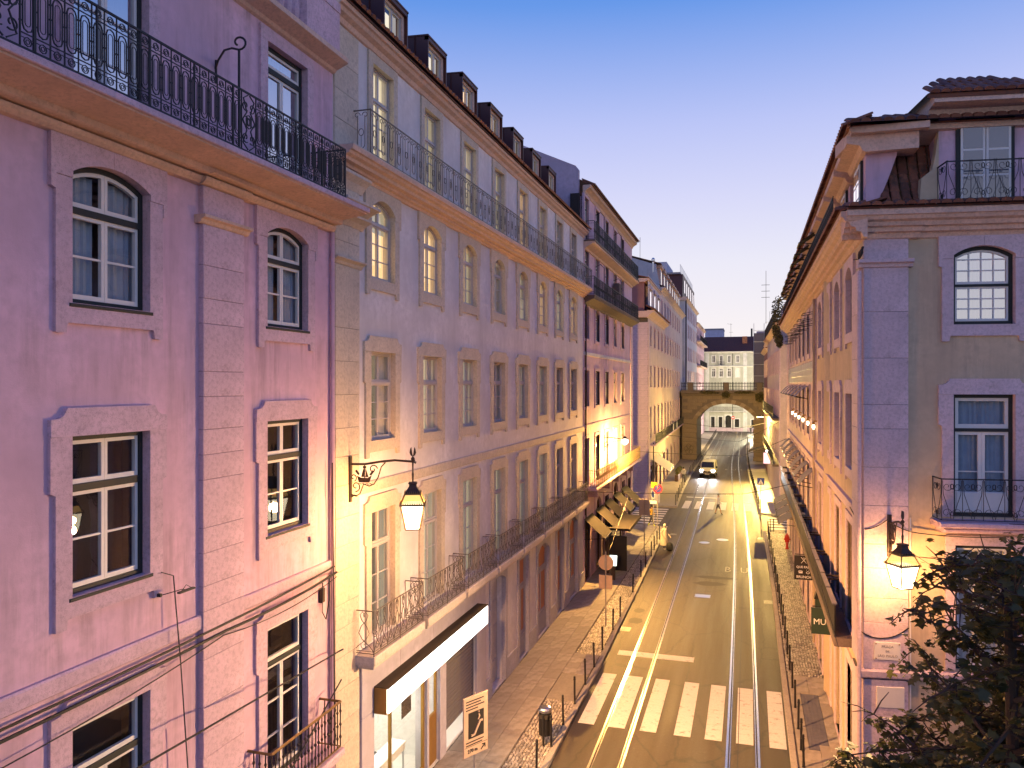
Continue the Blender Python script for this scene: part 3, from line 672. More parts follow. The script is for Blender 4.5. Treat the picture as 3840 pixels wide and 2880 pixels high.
for i, c in enumerate(WC):
    g = dict(fm='grey_paint', om='grey_paint', stone_m='limestone', to=.045, bd=.04)
    cu = ((-1, -.45, 0, 'curtain'),); lit = LITA[i].startswith('lit')
    window(F, c, 13.76, 1.28, 1.97, .26, [(.04, 1.35, 2, 1, 3), (1.4, 1.97, 2, 1, 1)], sur='arch', inside=LITA[i], cur=(((-.95, .95, .62, 'curtain_glow'),), (), ((.4, .97, 0, 'curtain_glow'),), ((-.97, -.4, 0, 'curtain'), (.5, .97, 0, 'curtain')), ((-.95, .95, .45, 'curtain_glow'),), (), ((-.97, -.2, 0, 'curtain_glow'),), ())[i], **g)
    window(F, c, 9.82, 1.34, 2.17, 0, [(.04, 1.38, 2, 1, 3), (1.44, 2.12, 2, 1, 1)], inside=LITB[i], cur=((-.98, -.5, 0, 'curtain_glow' if LITB[i][0] == 'l' else 'curtain'), (.3, .95, 0, 'curtain')) if i % 3 != 1 else ((.1, .95, 0, 'curtain'),), **g)
    window(F, c, 5.0, 1.30, 3.12, 0, [(.04, 2.2, 2, 1, 3), (2.26, 3.07, 2, 1, 1)], inside=LITC[i], door=True, cur=((-.98, -.35, 0, 'curtain_glow' if LITC[i][0] == 'l' else 'curtain'), (.45, .98, 0, 'curtain_glow' if LITC[i][0] == 'l' else 'curtain')), **g)
    window(F, c, 16.45, 1.14, 2.53, 0, [(.04, 1.72, 2, 1, 3), (1.77, 2.48, 2, 1, 1)], sur='flat', inside=LITD[i], door=True, cur=((.3, .98, 0, 'curtain_glow'),) if i % 2 and i < 6 else (), **g)
    bl = F.part('balcony', MB().bev(c - 1.47, c + 1.42, -.56, .02, 4.72, 4.93, .02).bev(c - 1.4, c + 1.35, -.5, .02, 4.62, 4.72, .02), 'clean_stone')
    rail_run(F, bl, c - 1.42, c + 1.37, -.51, 4.99, rail_scroll, 'iron_warm'); rail_side(F, bl, c - 1.42, 0, -.51, 4.99, rail_scroll, 'iron_warm'); rail_side(F, bl, c + 1.37, 0, -.51, 4.99, rail_scroll, 'iron_warm')
    m = MB()
    for x in (c - 1.42, c + 1.37, c - .02): m.tube([(x, -.51, 4.93), (x, -.51, 5.99)], .013)
    obj('railing_post', m, 'iron_warm', bl)
zs = [.15]
while zs[-1] < 13.0: zs.append(zs[-1] + random.choice((.54, .64, .72, .75)))
zs[-1] = 13.86
stones(F, 'pilaster', 'limestone', 15.1, 16.2, zs, y0=-.06); stones(F, 'pilaster', 'limestone', 15.1, 16.2, [14.02, 14.4, 14.78], y0=-.06); stones(F, 'pilaster', 'limestone', 15.1, 16.2, [16.5, 17.1, 17.75, 18.4, 19.2], y0=-.04)
capm = lambda z0, z1, p, du: cornice(F, 'pilaster_cap', 'clean_stone', 15.0 - du * .3, 16.26 + du, [(.04, z0), (.08, z0 + .2 * (z1 - z0)), (p * .5, z0 + .5 * (z1 - z0)), (p * .9, z0 + .75 * (z1 - z0)), (p, z0 + .8 * (z1 - z0)), (p, z1)])
capm(13.86, 14.02, .2, .06); capm(14.78, 15.0, .3, .12); capm(15.02, 15.3, .46, .24); stones(F, 'pilaster', 'limestone', 15.1, 16.2, [15.3, 15.62], y0=-.06); capm(15.62, 15.95, .3, .1)
cornice(F, 'string_course', 'limestone', 16.22, 42, [(.03, 8.6), (.05, 8.62), (.05, 8.84), (.03, 8.87)], segs=9)
cornice(F, 'main_cornice', 'cornice_paint', 15.02, 42, [(.0, 15.97), (.07, 15.98), (.09, 16.05), (.18, 16.06), (.19, 16.135), (.32, 16.145), (.34, 16.215), (.38, 16.23), (.44, 16.25), (.46, 16.31), (.52, 16.32), (.54, 16.42)], segs=8)
bal = F.part('upper_balcony', MB().box(15.05, 42, -.535, .02, 16.422, 16.45), 'clean_stone')
rail_run(F, bal, 15.95, 41.95, -.47, 16.5, rail_loops, 'iron_warm', L=2.6); rail_side(F, bal, 15.95, 0, -.47, 16.5, rail_loops, 'iron_warm')
m = MB(); m.tube([(15.95, .0, 17.48), (15.95, -.47, 17.48), (41.95, -.47, 17.48)], .02)
for k in range(11): m.tube([(15.95 + 2.6 * k, -.47, 16.42), (15.95 + 2.6 * k, -.47, 17.5)], .015)
obj('hand_rail', m, 'iron_warm', bal)
cornice(F, 'eave_cornice', 'cornice_paint', 14.95, 42, [(.0, 19.24), (.05, 19.26), (.09, 19.36), (.2, 19.42), (.24, 19.5), (.3, 19.52), (.32, 19.6)], segs=8)
rf = F.part('roof', MB().mold([(-.36, 19.6), (6.5, 24.3), (6.5, 24.4), (-.34, 19.66)], 15.05, 42), 'roof_tile')
tile_row(F, rf, 15.1, 42, -.42, 19.66, .35, 20.2, pitch=.24)
tile_row(F, rf, 15.1, 42, .25, 20.14, 1.0, 20.66, pitch=.24)
def dormer():
    m = MB(); hw = .8; m.mold([(0, 0), (0, 2.1), (.0, 2.14), (3.6, 2.3), (3.6, .0)], -hw, -hw + .06); m.mold([(0, 0), (0, 2.1), (.0, 2.14), (3.6, 2.3), (3.6, .0)], hw - .06, hw)
    m.box(-hw, hw, 0, .12, 2.0, 2.14); m.mold([(-.02, 2.12), (-.02, 2.17), (3.6, 2.34), (3.6, 2.29)], -hw - .02, hw + .02); m.box(-hw, hw, .0, .1, 0, .35); m.box(-hw + .06, hw - .06, .5, .56, .3, 2.05)
    for s in (-1, 1):
        for k in range(5): m.mold([(.45 + .55 * k, 0), (.45 + .55 * k, 2.17 + .02 * k), (.47 + .55 * k, 2.17 + .02 * k), (.47 + .55 * k, 0)], s * (hw + .025) - .025, s * (hw + .025) + .025)
    for k in range(1, 5): m.mold([(.45 + .55 * k, 2.19 + .02 * k), (.45 + .55 * k, 2.25 + .03 * k), (.48 + .55 * k, 2.25 + .03 * k), (.48 + .55 * k, 2.19 + .02 * k)], -hw, hw)
    return m.mesh('dormer', 'roof_metal')
dm = dormer()
for i, c in enumerate(WC):
    d = F.part('dormer', dm, None, T(c, 1.1, 20.25)); g = Facade.__new__(Facade)
    m = MB(); m.box(-.74, -.58, .1, .16, .3, 2.0).box(.58, .74, .1, .16, .3, 2.0).box(-.58, .58, .1, .16, 1.91, 2.0); obj('reveal', m, 'cornice_paint', d)
    fr, panes = cached(('w', 1.16, 1.6, 0, 'dormer'), lambda: win_proto(1.16, 1.6, 0, [(.03, 1.57, 2, 1, 1)], 'grey_paint', 'grey_paint', .05, .024, 'glass', .03, True))
    w = obj('dormer_window', fr, None, d, T(0, .04, .32))
    for p in panes: obj('pane', p, None, d, T(0, .04, .32))
    obj('interior', cached(('i', 1.16, 1.6, LITD[(i + 1) % 8], .18), lambda: MB().box(-.7, .7, .4, .42, 0, 1.62).mesh('interior', LITD[(i + 1) % 8])), None, d, T(0, .04, .32))
    obj('curtain', cached(('c', 'dm'), lambda: curtain_proto(.1, .54, .03, 1.55, 'curtain_glow')), None, d, T(0, .02, .32))
# ground floor doors
for c, w, t, r in GD:
    h = t - .16; g = dict(fm='door_grey', om='door_grey', to=.06, bd=.07, sur=None, dep=.3)
    if c < 28:
        m = MB(); m.prism([(c - w / 2, .16), (c - w / 2 + .0, .16)] + [(c - w / 2, t - r)] + arc_pts(c - w / 2, c + w / 2, t - r, r, 8)[1:] + [(c + w / 2, .16)], .3, .36); dr = F.part('door', m, 'door_grey')
        m = MB(); [m.bev(c + s * .39 - .3, c + s * .39 + .3, .27, .31, z0, z1, .02) for s in (-1, 1) for z0, z1 in ((.35, 1.0), (1.1, 2.3), (2.4, 3.2))]; obj('door_leaf', m, 'door_grey', dr)
        obj('fanlight', MB().box(c - .6, c - .15, .27, .31, 3.4, 3.75), 'room_dark', dr)
    else:
        window(F, c, .16, w, h, r, [(.06, .85, 2, 1, 1), (.9, 2.75, 2, 1, 1), (2.85, h, 1, 1, 1)], inside='orange_reflection', gl='orange_reflection', name='door', **g)  # orange reflection in the door glass painted as opaque pane and interior colour
        F.part('door_panel', MB().bev(c - w / 2 + .1, c - .02, .1, .17, .25, .95, .02).bev(c + .02, c + w / 2 - .1, .1, .17, .25, .95, .02), 'door_grey')
    e = .22; P = [(c - w / 2 - e, .14), (c - w / 2 + .004, .14), (c - w / 2 + .004, t - r)]
    m = MB(); m.prism([(c - w / 2 - e, .14), (c - w / 2 + .003, .14), (c - w / 2 + .003, t - r), (c - w / 2 - e, t - r)], -.05, .12); F.part('door_jamb', m, 'door_stone')
    m = MB(); m.prism([(c + w / 2 - .003, .14), (c + w / 2 + e, .14), (c + w / 2 + e, t - r), (c + w / 2 - .003, t - r)], -.05, .12); F.part('door_jamb', m, 'door_stone')
    m = MB(); A = [(x, z - .003) for x, z in (arc_pts(c - w / 2, c + w / 2, t - r, r, 8) if r else [(c - w / 2, t), (c + w / 2, t)])]
    m.prism([(c - w / 2 - e, t - r + .004)] + A + [(c + w / 2 + e, t - r + .004), (c + w / 2 + e, t + .2), (c - w / 2 - e, t + .2)], -.05, .12); F.part('door_lintel', m, 'door_stone')
for a, b in ((25.3, 25.74), (27.8, 29.15), (30.95, 32.0), (34.4, 35.5), (37.3, 38.1), (40.5, 42)): F.part('plinth', MB().bev(a, b, -.05, .02, .12, .9, .015), 'door_stone')
# stone shop surround, in panels
for a, b in ((16.3, 18.4), (18.4, 20.6), (20.6, 22.8), (22.8, 25.2)): F.part('fascia_panel', MB().bev(a + .004, b - .004, -.07, .02, 3.31, 4.55, .012), 'facade_base_grey')
for a, b in ((16.3, 16.93), (20.16, 20.29), (21.11, 21.59), (24.31, 25.28)): F.part('shop_pier', MB().bev(a, b, -.07, .05, .12, 3.306, .012), 'facade_base_grey')
for k in range(22): F.part('shutter_slat', cached('slat', lambda: MB().bev(0, 2.68, .08, .14, 0, .112, .03).mesh('shutter_slat', 'shutter_metal')), None, T(21.61, 0, .62 + k * .12))
F.part('shutter_guide', MB().box(21.6, 21.66, .05, .16, .16, 3.3).box(24.24, 24.3, .05, .16, .16, 3.3), 'shutter_metal')
# light box sign
lb = F.part('light_box_sign', MB().box(16.9, 24.35, -.40, -.07, 3.23, 3.86), 'light_box_side')
obj('sign_face', MB().box(16.93, 24.32, -.45, -.402, 3.26, 3.83), 'lit_box', lb); obj('sign_top', MB().box(16.9, 24.35, -.46, -.07, 3.862, 3.88), 'light_box_top', lb)
# lit shop room behind the glass, with bar table, stools and poster
m = MB(); m.box(16.95, 21.1, 3.0, 3.05, .1, 3.3).box(16.9, 16.95, .31, 3.0, .1, 3.3).box(21.1, 21.15, .31, 3.0, .1, 3.3); F.part('shop_wall', m, 'plaster_white')
F.part('shop_floor', MB().box(16.9, 25.2, .02, 3.05, .1, .178), 'marble'); F.part('shop_ceiling', MB().box(16.9, 25.2, .31, 3.05, 3.3, 3.35), 'plaster_white'); F.part('ceiling_light', MB().box(17.3, 20.8, .6, 2.4, 3.2, 3.24), 'lit_shop'); F.part('ceiling_light', MB().box(21.8, 24, .6, 2.4, 3.2, 3.24), 'lit_shop'); F.part('shop_wall', MB().box(21.15, 25.2, 3.0, 3.05, .1, 3.3), 'plaster_white')
sf = F.part('shop_window', MB().box(16.95, 17.03, .02, .1, .16, 3.3).box(20.07, 20.15, .02, .1, .16, 3.3).box(18.0, 18.06, .02, .1, .16, 3.3).box(17.03, 20.07, .02, .1, .16, .42).box(17.03, 20.07, .02, .1, 3.22, 3.3), 'brass')
obj('pane', MB().face([(17.03, .06, .42), (18.0, .06, .42), (18.0, .06, 3.22), (17.03, .06, 3.22)]), 'glass', sf); obj('pane', MB().face([(18.06, .06, .42), (20.07, .06, .42), (20.07, .06, 3.22), (18.06, .06, 3.22)]), 'glass', sf)
obj('poster', MB().box(18.75, 19.35, .065, .075, 2.3, 3.1), 'sign_black', sf); obj('lettering', TX['aberto'], None, sf, T(19.05, .056, 2.85) @ RX(90))
dr = F.part('glass_door', MB().box(20.3, 20.36, .05, .12, .16, 3.3).box(21.04, 21.1, .05, .12, .16, 3.3).box(20.36, 21.04, .05, .12, .16, 1.6), 'brass'); obj('pane', MB().face([(20.36, .08, 1.6), (21.04, .08, 1.6), (21.04, .08, 3.3), (20.36, .08, 3.3)]), 'glass', dr)
F.part('shop_divider', MB().box(21.14, 21.2, .31, 3.0, .16, 3.3), 'plaster_white')
def bar_table(loc):
    t = thing('bar_table', 'tall white bar table on steel legs inside the lit shop', 'table', loc, 90)
    obj('table_top', MB().bev(-1.3, 1.3, -.22, .22, 1.0, 1.06, .01), 'plaster_white', t); obj('apron', MB().box(-1.28, 1.28, -.2, -.17, .82, .995), 'plaster_white', t)
    for x in (-1.2, -.4, .4, 1.2):
        for y in (-.18, .18): obj('leg', MB().box(x - .02, x + .02, y - .02, y + .02, .0, .998), 'steel', t)
    for y in (-.18, .18): obj('stretcher', MB().box(-1.178, 1.178, y - .015, y + .015, .25, .28), 'steel', t)
bar_table((-9.4, 18.5, .179))
for k, y in enumerate((17.6, 18.5, 19.4)):
    t = thing('bar_stool', 'slim steel stool standing behind the bar table in the shop', 'stool', (-10.0, y, .179), 0, 'stools at the shop bar table')
    obj('seat', MB().lathe([(.16, .7), (.17, .72), (.17, .74), (.15, .75)], 12), 'black_metal', t)
    for a in (.8, 2.4, 3.9, 5.5): obj('leg', MB().tube([(.12 * math.cos(a), .12 * math.sin(a), .7), (.2 * math.cos(a), .2 * math.sin(a), 0)], .012, 6), 'steel', t)
# ------------------------------------------------------------------ violet building beyond the lilac one
b3 = thing('violet_building', 'weathered violet building with two tiers of black balconies and a street lamp', 'building', (XL, 42, 0), 90)
F = Facade(b3, W_left(XL)); WC = [42.72 + 3.22 * i for i in range(5)]; ops = []
for c in WC:
    ops += [(c - .65, c + .65, 13.75, 15.68, .3), (c - .65, c + .65, 9.93, 11.97, 0), (c - .65, c + .65, 5.5, 8.15, 0), (c - .6, c + .6, 16.25, 18.72, 0), (c - .58, c + .58, 19.3, 21.62, 0)]
GO = [(42.9, 1.5, 3.6, 0), (46.3, 1.7, 4.4, .6), (49.1, 1.4, 4.1, 0), (52.5, 1.9, 4.5, .7), (55.9, 1.4, 4.2, 0), (58.6, 1.4, 4.1, 0)]
for c, w, t, r in GO: ops.append((c - w / 2, c + w / 2, .16, t, r))
F.part('wall', wall_mb(42, 60.4, .1, 21.95, ops), 'rose_stucco')
m = MB(); m.box(42.02, 60.4, 1.25, 12, .1, 22.0); m.face([(60.4, 0, .1), (60.4, 1.3, .1), (60.4, 1.3, 22), (60.4, 0, 22)]); F.part('rear_wall', m, 'rose_stucco')
F.part('gable', MB().mold([(.3, 19.4), (.3, 23.1), (.45, 23.3), (3.6, 24.75), (9, 24.75), (9, 19.4)], 42.0, 42.35), 'mauve_stucco')
for i, c in enumerate(WC):
    g = dict(fm='white_paint', om='dark_green_paint', sur='old_stone')
    simple_window(F, c, 13.75, 1.3, 1.93, .3, [(.05, 1.25, 2, 1, 2), (1.32, 1.93, 2, 1, 1)], **g); simple_window(F, c, 9.93, 1.3, 2.04, 0, [(.05, 1.35, 2, 1, 2), (1.42, 2.0, 2, 1, 1)], **g)
    simple_window(F, c, 5.5, 1.3, 2.65, 0, [(.05, 1.95, 2, 1, 3), (2.03, 2.6, 2, 1, 1)], name='balcony_door', inside='lit_dim' if i in (0, 2) else 'room_dark', **g)
    simple_window(F, c, 16.25, 1.2, 2.47, 0, [(.05, 1.8, 2, 1, 3), (1.9, 2.42, 1, 1, 1)], name='balcony_door', gl='glass_sky', **g); simple_window(F, c, 19.3, 1.16, 2.32, 0, [(.05, 1.7, 2, 1, 3), (1.78, 2.28, 1, 1, 1)], name='balcony_door', gl='glass_sky', **g)
for z, p, nm in ((16.02, .62, 'upper_balcony'), (19.08, .62, 'top_balcony')):
    cornice(F, 'cornice', 'dark_stone' if z < 17 else 'cornice_paint', 42, 60.2, [(.0, z - .42), (.08, z - .4), (.12, z - .3), (.3, z - .22), (.5, z - .12), (.58, z - .1), (.58, z)])
    bl = F.part(nm, MB().box(42, 60.1, -p, .02, z + .002, z + .1), 'dark_stone')
    rail_run(F, bl, 42.1, 59.9, -p + .06, z + .16, rail_bars, 'iron', L=1.78, H=.98); rail_side(F, bl, 59.9, 0, -p + .06, z + .16, rail_bars, 'iron', H=.98); rail_side(F, bl, 42.1, 0, -p + .06, z + .16, rail_bars, 'iron', H=.98)
    for c in WC[1::2]:
        m = MB(); m.tube([(c - .75, -p + .06, z + 1.1), (c - .75, -p + .06, z + 2.0), (c - .7, -.35, z + 2.25), (c - .68, -.02, z + 2.1)], .018, 5); F.part('awning_rod', m, 'iron')
cornice(F, 'eave_cornice', 'cornice_paint', 42, 60.5, [(.0, 21.75), (.06, 21.8), (.1, 21.9), (.25, 22.0), (.36, 22.05), (.4, 22.2)])
rf = F.part('roof', MB().mold([(-.5, 22.2), (5.5, 24.9), (5.5, 25.0), (-.48, 22.26)], 42.3, 60.55), 'roof_tile'); tile_row(F, rf, 42.3, 60.5, -.55, 22.24, .2, 22.6, pitch=.26)
F.part('string_course', MB().bev(42, 60.4, -.05, .02, 12.8, 13.0, .01), 'white_stucco'); F.part('string_course', MB().bev(42, 60.4, -.05, .02, 8.72, 8.92, .01), 'old_stone')
stones(F, 'corner_pilaster', 'old_stone', 59.4, 60.38, [.15 + .62 * k for k in range(25)] + [15.6], y0=-.08)
F.part('air_conditioner', MB().bev(51.2, 52.0, -.5, -.1, 17.2, 17.9, .03), 'dark_stone'); F.part('air_conditioner', MB().bev(54.4, 55.1, -.4, -.05, 18.9, 19.05, .03), 'white_paint')
F.part('downpipe', MB().tube([(42.3, -.06, 16), (42.3, -.06, 1)], .05, 6), 'iron_brown')
bl = F.part('street_balcony', MB().bev(42.2, 60.3, -.72, .02, 5.28, 5.42, .02), 'old_stone')
rail_run(F, bl, 42.3, 60.2, -.66, 5.48, rail_bars, 'iron_gold', L=1.79, H=.9); rail_side(F, bl, 42.3, 0, -.66, 5.48, rail_bars, 'iron_gold', H=.9); rail_side(F, bl, 60.2, 0, -.66, 5.48, rail_bars, 'iron_gold', H=.9)
for k, c in enumerate((43.6, 47.6, 51.0, 54.6, 57.6)): F.part('corbel', MB().prism([(c - .12, 4.75), (c + .12, 4.75), (c + .12, 5.28), (c - .12, 5.28)], -.5, .0), 'old_stone')
for c, w, t, r in GO:
    simple_window(F, c, .16, w, t - .16, r, [(.05, 2.6, 2, 1, 1), (2.7, t - .16, 1, 1, 1)], fm='wood_dark', om='wood_dark', sur='old_stone', band=.3, name='shop_door', inside='room_mid')
def awning(name, label, u, W_, w=2.6, drop=1.15, proj=1.0, z=3.75, mat='awning_brown', grp=None, valance=.18, curve=0.):
    """sloped canvas with valance, two arms and a front bar; u at the middle, facade matrix W_"""
    M = W_ @ T(u, 0, z); t = tag(bpy.data.objects.new(name, None), label, 'awning', grp); COL.objects.link(t); t.matrix_basis = M; t.empty_display_size = .2
    n = 6; P = [(-proj * i / n, -drop * (i / n) ** (1 + curve)) for i in range(n + 1)]; P2 = [(y, zz - .015) for y, zz in reversed(P)]
    m = MB(); m.mold(P + P2, -w / 2, w / 2); obj('canvas', m, mat, t)
    if valance: obj('valance', MB().box(-w / 2, w / 2, -proj - .012, -proj, -drop - valance, -drop), mat, t)
    obj('front_bar', MB().tube([(-w / 2, -proj, -drop), (w / 2, -proj, -drop)], .025, 6), 'black_metal', t)
    for s in (-1, 1): obj('arm', MB().tube([(s * w / 2, -.02, -drop - .1), (s * w / 2, -proj, -drop)], .018, 5), 'black_metal', t)
    return t
WL = W_left(XL)
for c, lab in ((43.0, 'brown canvas awning over the shop door next to the bus shelter'), (46.3, 'brown canvas awning over the first arched shop door'), (49.2, 'brown canvas awning over the square door between two arches'), (52.5, 'brown canvas awning over the second arched shop door'), (55.9, 'short brown canvas awning nearest the side street corner')):
    awning('shop_awning', lab, c, WL @ T(0, -.06, 0), 2.3, 1.0, 1.15, 3.75, grp='brown shop awnings under the street balcony')
# ------------------------------------------------------------------ stone-cornered building past the side street
W4 = T(-9.0, 70, 0) @ RZ(91.0)
b4 = thing('long_stone_building', 'long pale building with stone quoins, mansard floor and a row of attic dormers', 'building', (-9.05, 72.7, 0), 91); F = Facade(b4, W4)
n4 = 11; WC = [4.9 + 4.02 * i for i in range(n4)]; ops = []
for c in WC: ops += [(c - .62, c + .62, 14.85, 16.85, .3), (c - .62, c + .62, 10.9, 12.95, 0), (c - .62, c + .62, 6.1, 9.0, 0)]
for c in WC[3:]: ops.append((c - .6, c + .6, 18.65, 20.45, 0))
GO4 = [(6.0, 2.2, 3.3), (10.5, 2.4, 3.4), (15, 2.0, 3.4), (19.5, 2.4, 3.4), (24, 2.0, 3.4), (30, 2.0, 3.4), (36, 2.0, 3.4), (42, 2, 3.4)]
for c, w, t in GO4: ops.append((c - w / 2, c + w / 2, .16, t, 0))
F.part('wall', wall_mb(2.7, 52, .1, 21.4, ops), 'cream_stucco')
F.part('rear_wall', MB().box(2.72, 52, 1.25, 14, .1, 18.1).box(15.2, 52, 1.25, 14, 18.1, 24.2), 'cream_stucco')
F.part('side_wall', MB().box(2.7, 2.76, .0, 13, .1, 17.6), 'rose_stucco')
for i, c in enumerate(WC):
    g = dict(fm='white_paint', om='dark_green_paint', sur='old_stone', band=.13); lg = 'glass_sky' if i < 3 else 'glass'
    simple_window(F, c, 14.85, 1.24, 2.0, .3, [(.05, 1.3, 2, 1, 2), (1.38, 2.0, 2, 1, 1)], gl=lg, **g); simple_window(F, c, 10.9, 1.24, 2.05, 0, [(.05, 1.35, 2, 1, 2), (1.42, 2.0, 2, 1, 1)], **g); simple_window(F, c, 6.1, 1.24, 2.9, 0, [(.05, 2.1, 2, 1, 3), (2.18, 2.85, 1, 1, 1)], name='balcony_door', **g)
    if i >= 3: simple_window(F, c, 18.65, 1.2, 1.8, 0, [(.05, 1.75, 2, 1, 2)], **g)
for c, w, t in GO4: simple_window(F, c, .16, w, t - .16, 0, [(.05, 2.5, 2, 1, 1), (2.6, t - .2, 1, 1, 1)], fm='wood_dark', om='wood_dark', sur='old_stone', band=.25, name='shop_door', inside='lit_cream' if c in (15, 19.5, 24) else 'room_mid')
stones(F, 'quoin', 'stone_pale', 2.7, 4.05, [.15 + .58 * k for k in range(30)], y0=-.09, split=True)
M2 = F.M @ T(2.7, 0, 0) @ RZ(-90)
qs = F.part('side_quoin', MB().box(2.6, 2.7, 0.0, 1.4, .1, 17.5), 'mortar')
for k in range(29): me = cached(('sq', k % 2), lambda: MB().box(2.585, 2.6, .01 if k % 2 else .0, 1.38, .006, .574).mesh('stone_block', 'stone_pale')); obj('stone_block', me, None, qs, T(0, 0, .15 + .58 * k))
cornice(F, 'main_cornice', 'cornice_paint', 2.2, 20, [(.0, 17.35), (.06, 17.4), (.12, 17.55), (.3, 17.7), (.5, 17.85), (.6, 17.9), (.6, 18.05)])
cornice(F, 'side_cornice', 'cornice_paint', 2.15, 2.7, [(.0, 17.4), (.0, 18.0)], back=9)
tr = F.part('eave_roof', MB().mold([(-.62, 18.05), (.3, 18.55), (.3, 18.6), (-.6, 18.12)], 2.1, 20), 'roof_tile'); tile_row(F, tr, 2.1, 20, -.66, 18.1, .1, 18.5, pitch=.3)
mans = F.part('mansard', MB().box(2.9, 15.2, .35, 10, 18.1, 21.0), 'red_stucco')
for c in WC[:3]:
    d = F.part('mansard_window', MB().box(c - .8, c + .8, .0, .4, 18.3, 20.2).box(c - 1.0, c + 1.0, -.15, .5, 20.2, 20.5), 'mauve_stucco'); obj('pane', MB().box(c - .45, c + .45, -.03, -.01, 18.6, 20.0), 'glass_sky', d); obj('frame', MB().box(c - .5, c + .5, -.012, 0, 18.5, 20.1), 'white_paint', d)
cornice(F, 'mansard_cornice', 'cornice_paint', 2.6, 15.2, [(-.3, 20.75), (-.1, 20.85), (.1, 20.95), (.1, 21.1)], back=6); F.part('mansard_roof', MB().mold([(-.15, 21.1), (6, 22.4), (6, 22.5), (-.12, 21.16)], 2.5, 15.2), 'roof_tile')
cornice(F, 'attic_cornice', 'cornice_paint', 15.0, 52.3, [(.0, 21.2), (.06, 21.25), (.12, 21.4), (.3, 21.55), (.48, 21.65), (.52, 21.75)]); at = F.part('attic_roof', MB().mold([(-.54, 21.75), (.4, 22.1), (.4, 22.16), (-.52, 21.82)], 15, 52.4), 'roof_tile')
F.part('gable', MB().mold([(.0, 18.2), (.0, 21.7), (.5, 24.2), (7, 26.4), (14, 26.4), (14, 18.2)], 15.0, 15.2), 'grey_stucco')
F.part('attic_wall', MB().box(15.2, 50, .45, 2, 21.8, 24.3), 'mauve_stucco')
for k in range(8):
    c = 17.2 + 4.02 * k; d = F.part('attic_dormer', MB().box(c - 1.0, c + 1.0, .1, .6, 21.85, 24.0).box(c - 1.25, c + 1.25, -.1, .7, 24.0, 24.3), 'cornice_paint'); obj('frame', MB().box(c - .62, c + .62, .07, .1, 22.0, 23.75), 'white_paint', d); obj('pane', MB().box(c - .45, c + .45, .055, .07, 22.15, 23.6), 'windscreen', d)
F.part('top_roof', MB().mold([(-.1, 24.3), (7, 26.4), (7, 26.5), (-.08, 24.36)], 15.2, 50.2), 'roof_tile')
F.part('chimney', MB().box(14.6, 15.8, 3.2, 4.6, 25.0, 27.6), 'blue_stucco'); F.part('flue', MB().tube([(15.1, 5.6, 25), (15.1, 5.6, 27.6)], .18, 8), 'steel'); F.part('flue', MB().lathe([(.12, 23.4), (.12, 24.5), (.2, 24.6), (.2, 24.8), (.1, 24.95)], 8, 15.1, .75), 'steel')
m = MB(); m.tube([(15.3, 2.2, 25), (15.3, 2.2, 27.3)], .025, 4); [m.tube([(14.9, 2.2, z), (15.7, 2.2, z + .2)], .015, 4) for z in (26.7, 26.9, 27.1)]; F.part('antenna', m, 'black_metal')
bl = F.part('street_balcony', MB().bev(4.0, 52, -.62, .02, 5.3, 5.45, .02), 'old_stone'); rail_run(F, bl, 4.1, 51.9, -.56, 5.5, rail_bars, 'iron', L=3.98, H=.92)
for c in (26, 32): F.part('notice_board', MB().box(c - .35, c + .35, -.62, -.58, 5.55, 6.35), 'sign_white')
W4a = W4 @ T(0, -.05, 0)
a = awning('cafe_awning', 'large cream canvas awning over the cafe behind the corner', 8.6, W4a, 6.0, 1.1, 1.7, 3.9, 'awning_white', valance=.25)
m = MB(); m.tube([(4.4, -.35, .1), (4.4, -.35, 5.6)], .05, 6); F.part('downpipe', m, 'iron')
# ------------------------------------------------------------------ masonry arch bridge over the street
YB = 116.0
br = thing('arch_bridge', 'dark masonry arch bridge with iron railing crossing above the street', 'bridge', (-2.85, YB, 0), 0)
F = Facade(br, T(0, YB, 0)); A = arc_pts(-7.35, .92, 6.0, 2.35, 16)
m = MB(); m.prism([(-9.5, -.1), (-7.35, -.1)] + A + [(.92, -.1), (3.4, -.1), (3.4, 10.0), (-9.5, 10.0)], .0, 11); F.part('masonry', m, 'dark_stone')
vo = MB(); Ao = arc_pts(-8.0, 1.57, 6.0, 3.0, 16)
for i in range(16):
    m = MB(); k = .02 if i % 2 else .05; g = .012
    q = [A[i], A[i + 1], Ao[i + 1], Ao[i]]; cx = sum(p[0] for p in q) / 4; cz = sum(p[1] for p in q) / 4
    m.prism([(cx + (x - cx) * .95, cz + (z - cz) * .97) for x, z in q], -.12 - k, .02); F.part('voussoir', m, 'bridge_light' if i % 2 else 'bridge_stone')
for sx in (-8.4, .95 + .6):
    for k in range(9):
        me = cached(('pier', k % 2), lambda: MB().bev(-.98 if k % 2 else -1.04, .98 if k % 2 else 1.04, -.08, .02, .006, .65, .03).mesh('pier_stone', 'bridge_stone')); F.part('pier_stone', me, None, T(sx, 0, .15 + .66 * k))
for j in range(-3, 4):
    for k in range(9):
        x = -9.4 + 1.42 * k + (.7 if j % 2 else 0); z = 8.0 + .5 * j
        if any(abs(x + .7 - p[0]) < .9 and z < p[1] + .05 for p in Ao): continue
        F.part('wall_stone', cached('bst', lambda: MB().bev(.01, 1.4, -.045, .02, .008, .49, .03).mesh('wall_stone', 'bridge_stone')), None, T(x, 0, z))
cornice(F, 'deck_cornice', 'dark_stone', -9.6, 3.4, [(.0, 9.45), (.2, 9.5), (.25, 9.75), (.42, 9.85), (.42, 10.3)]); F.part('deck', MB().box(-12, 6, .0, 11, 10.0, 10.25), 'concrete')
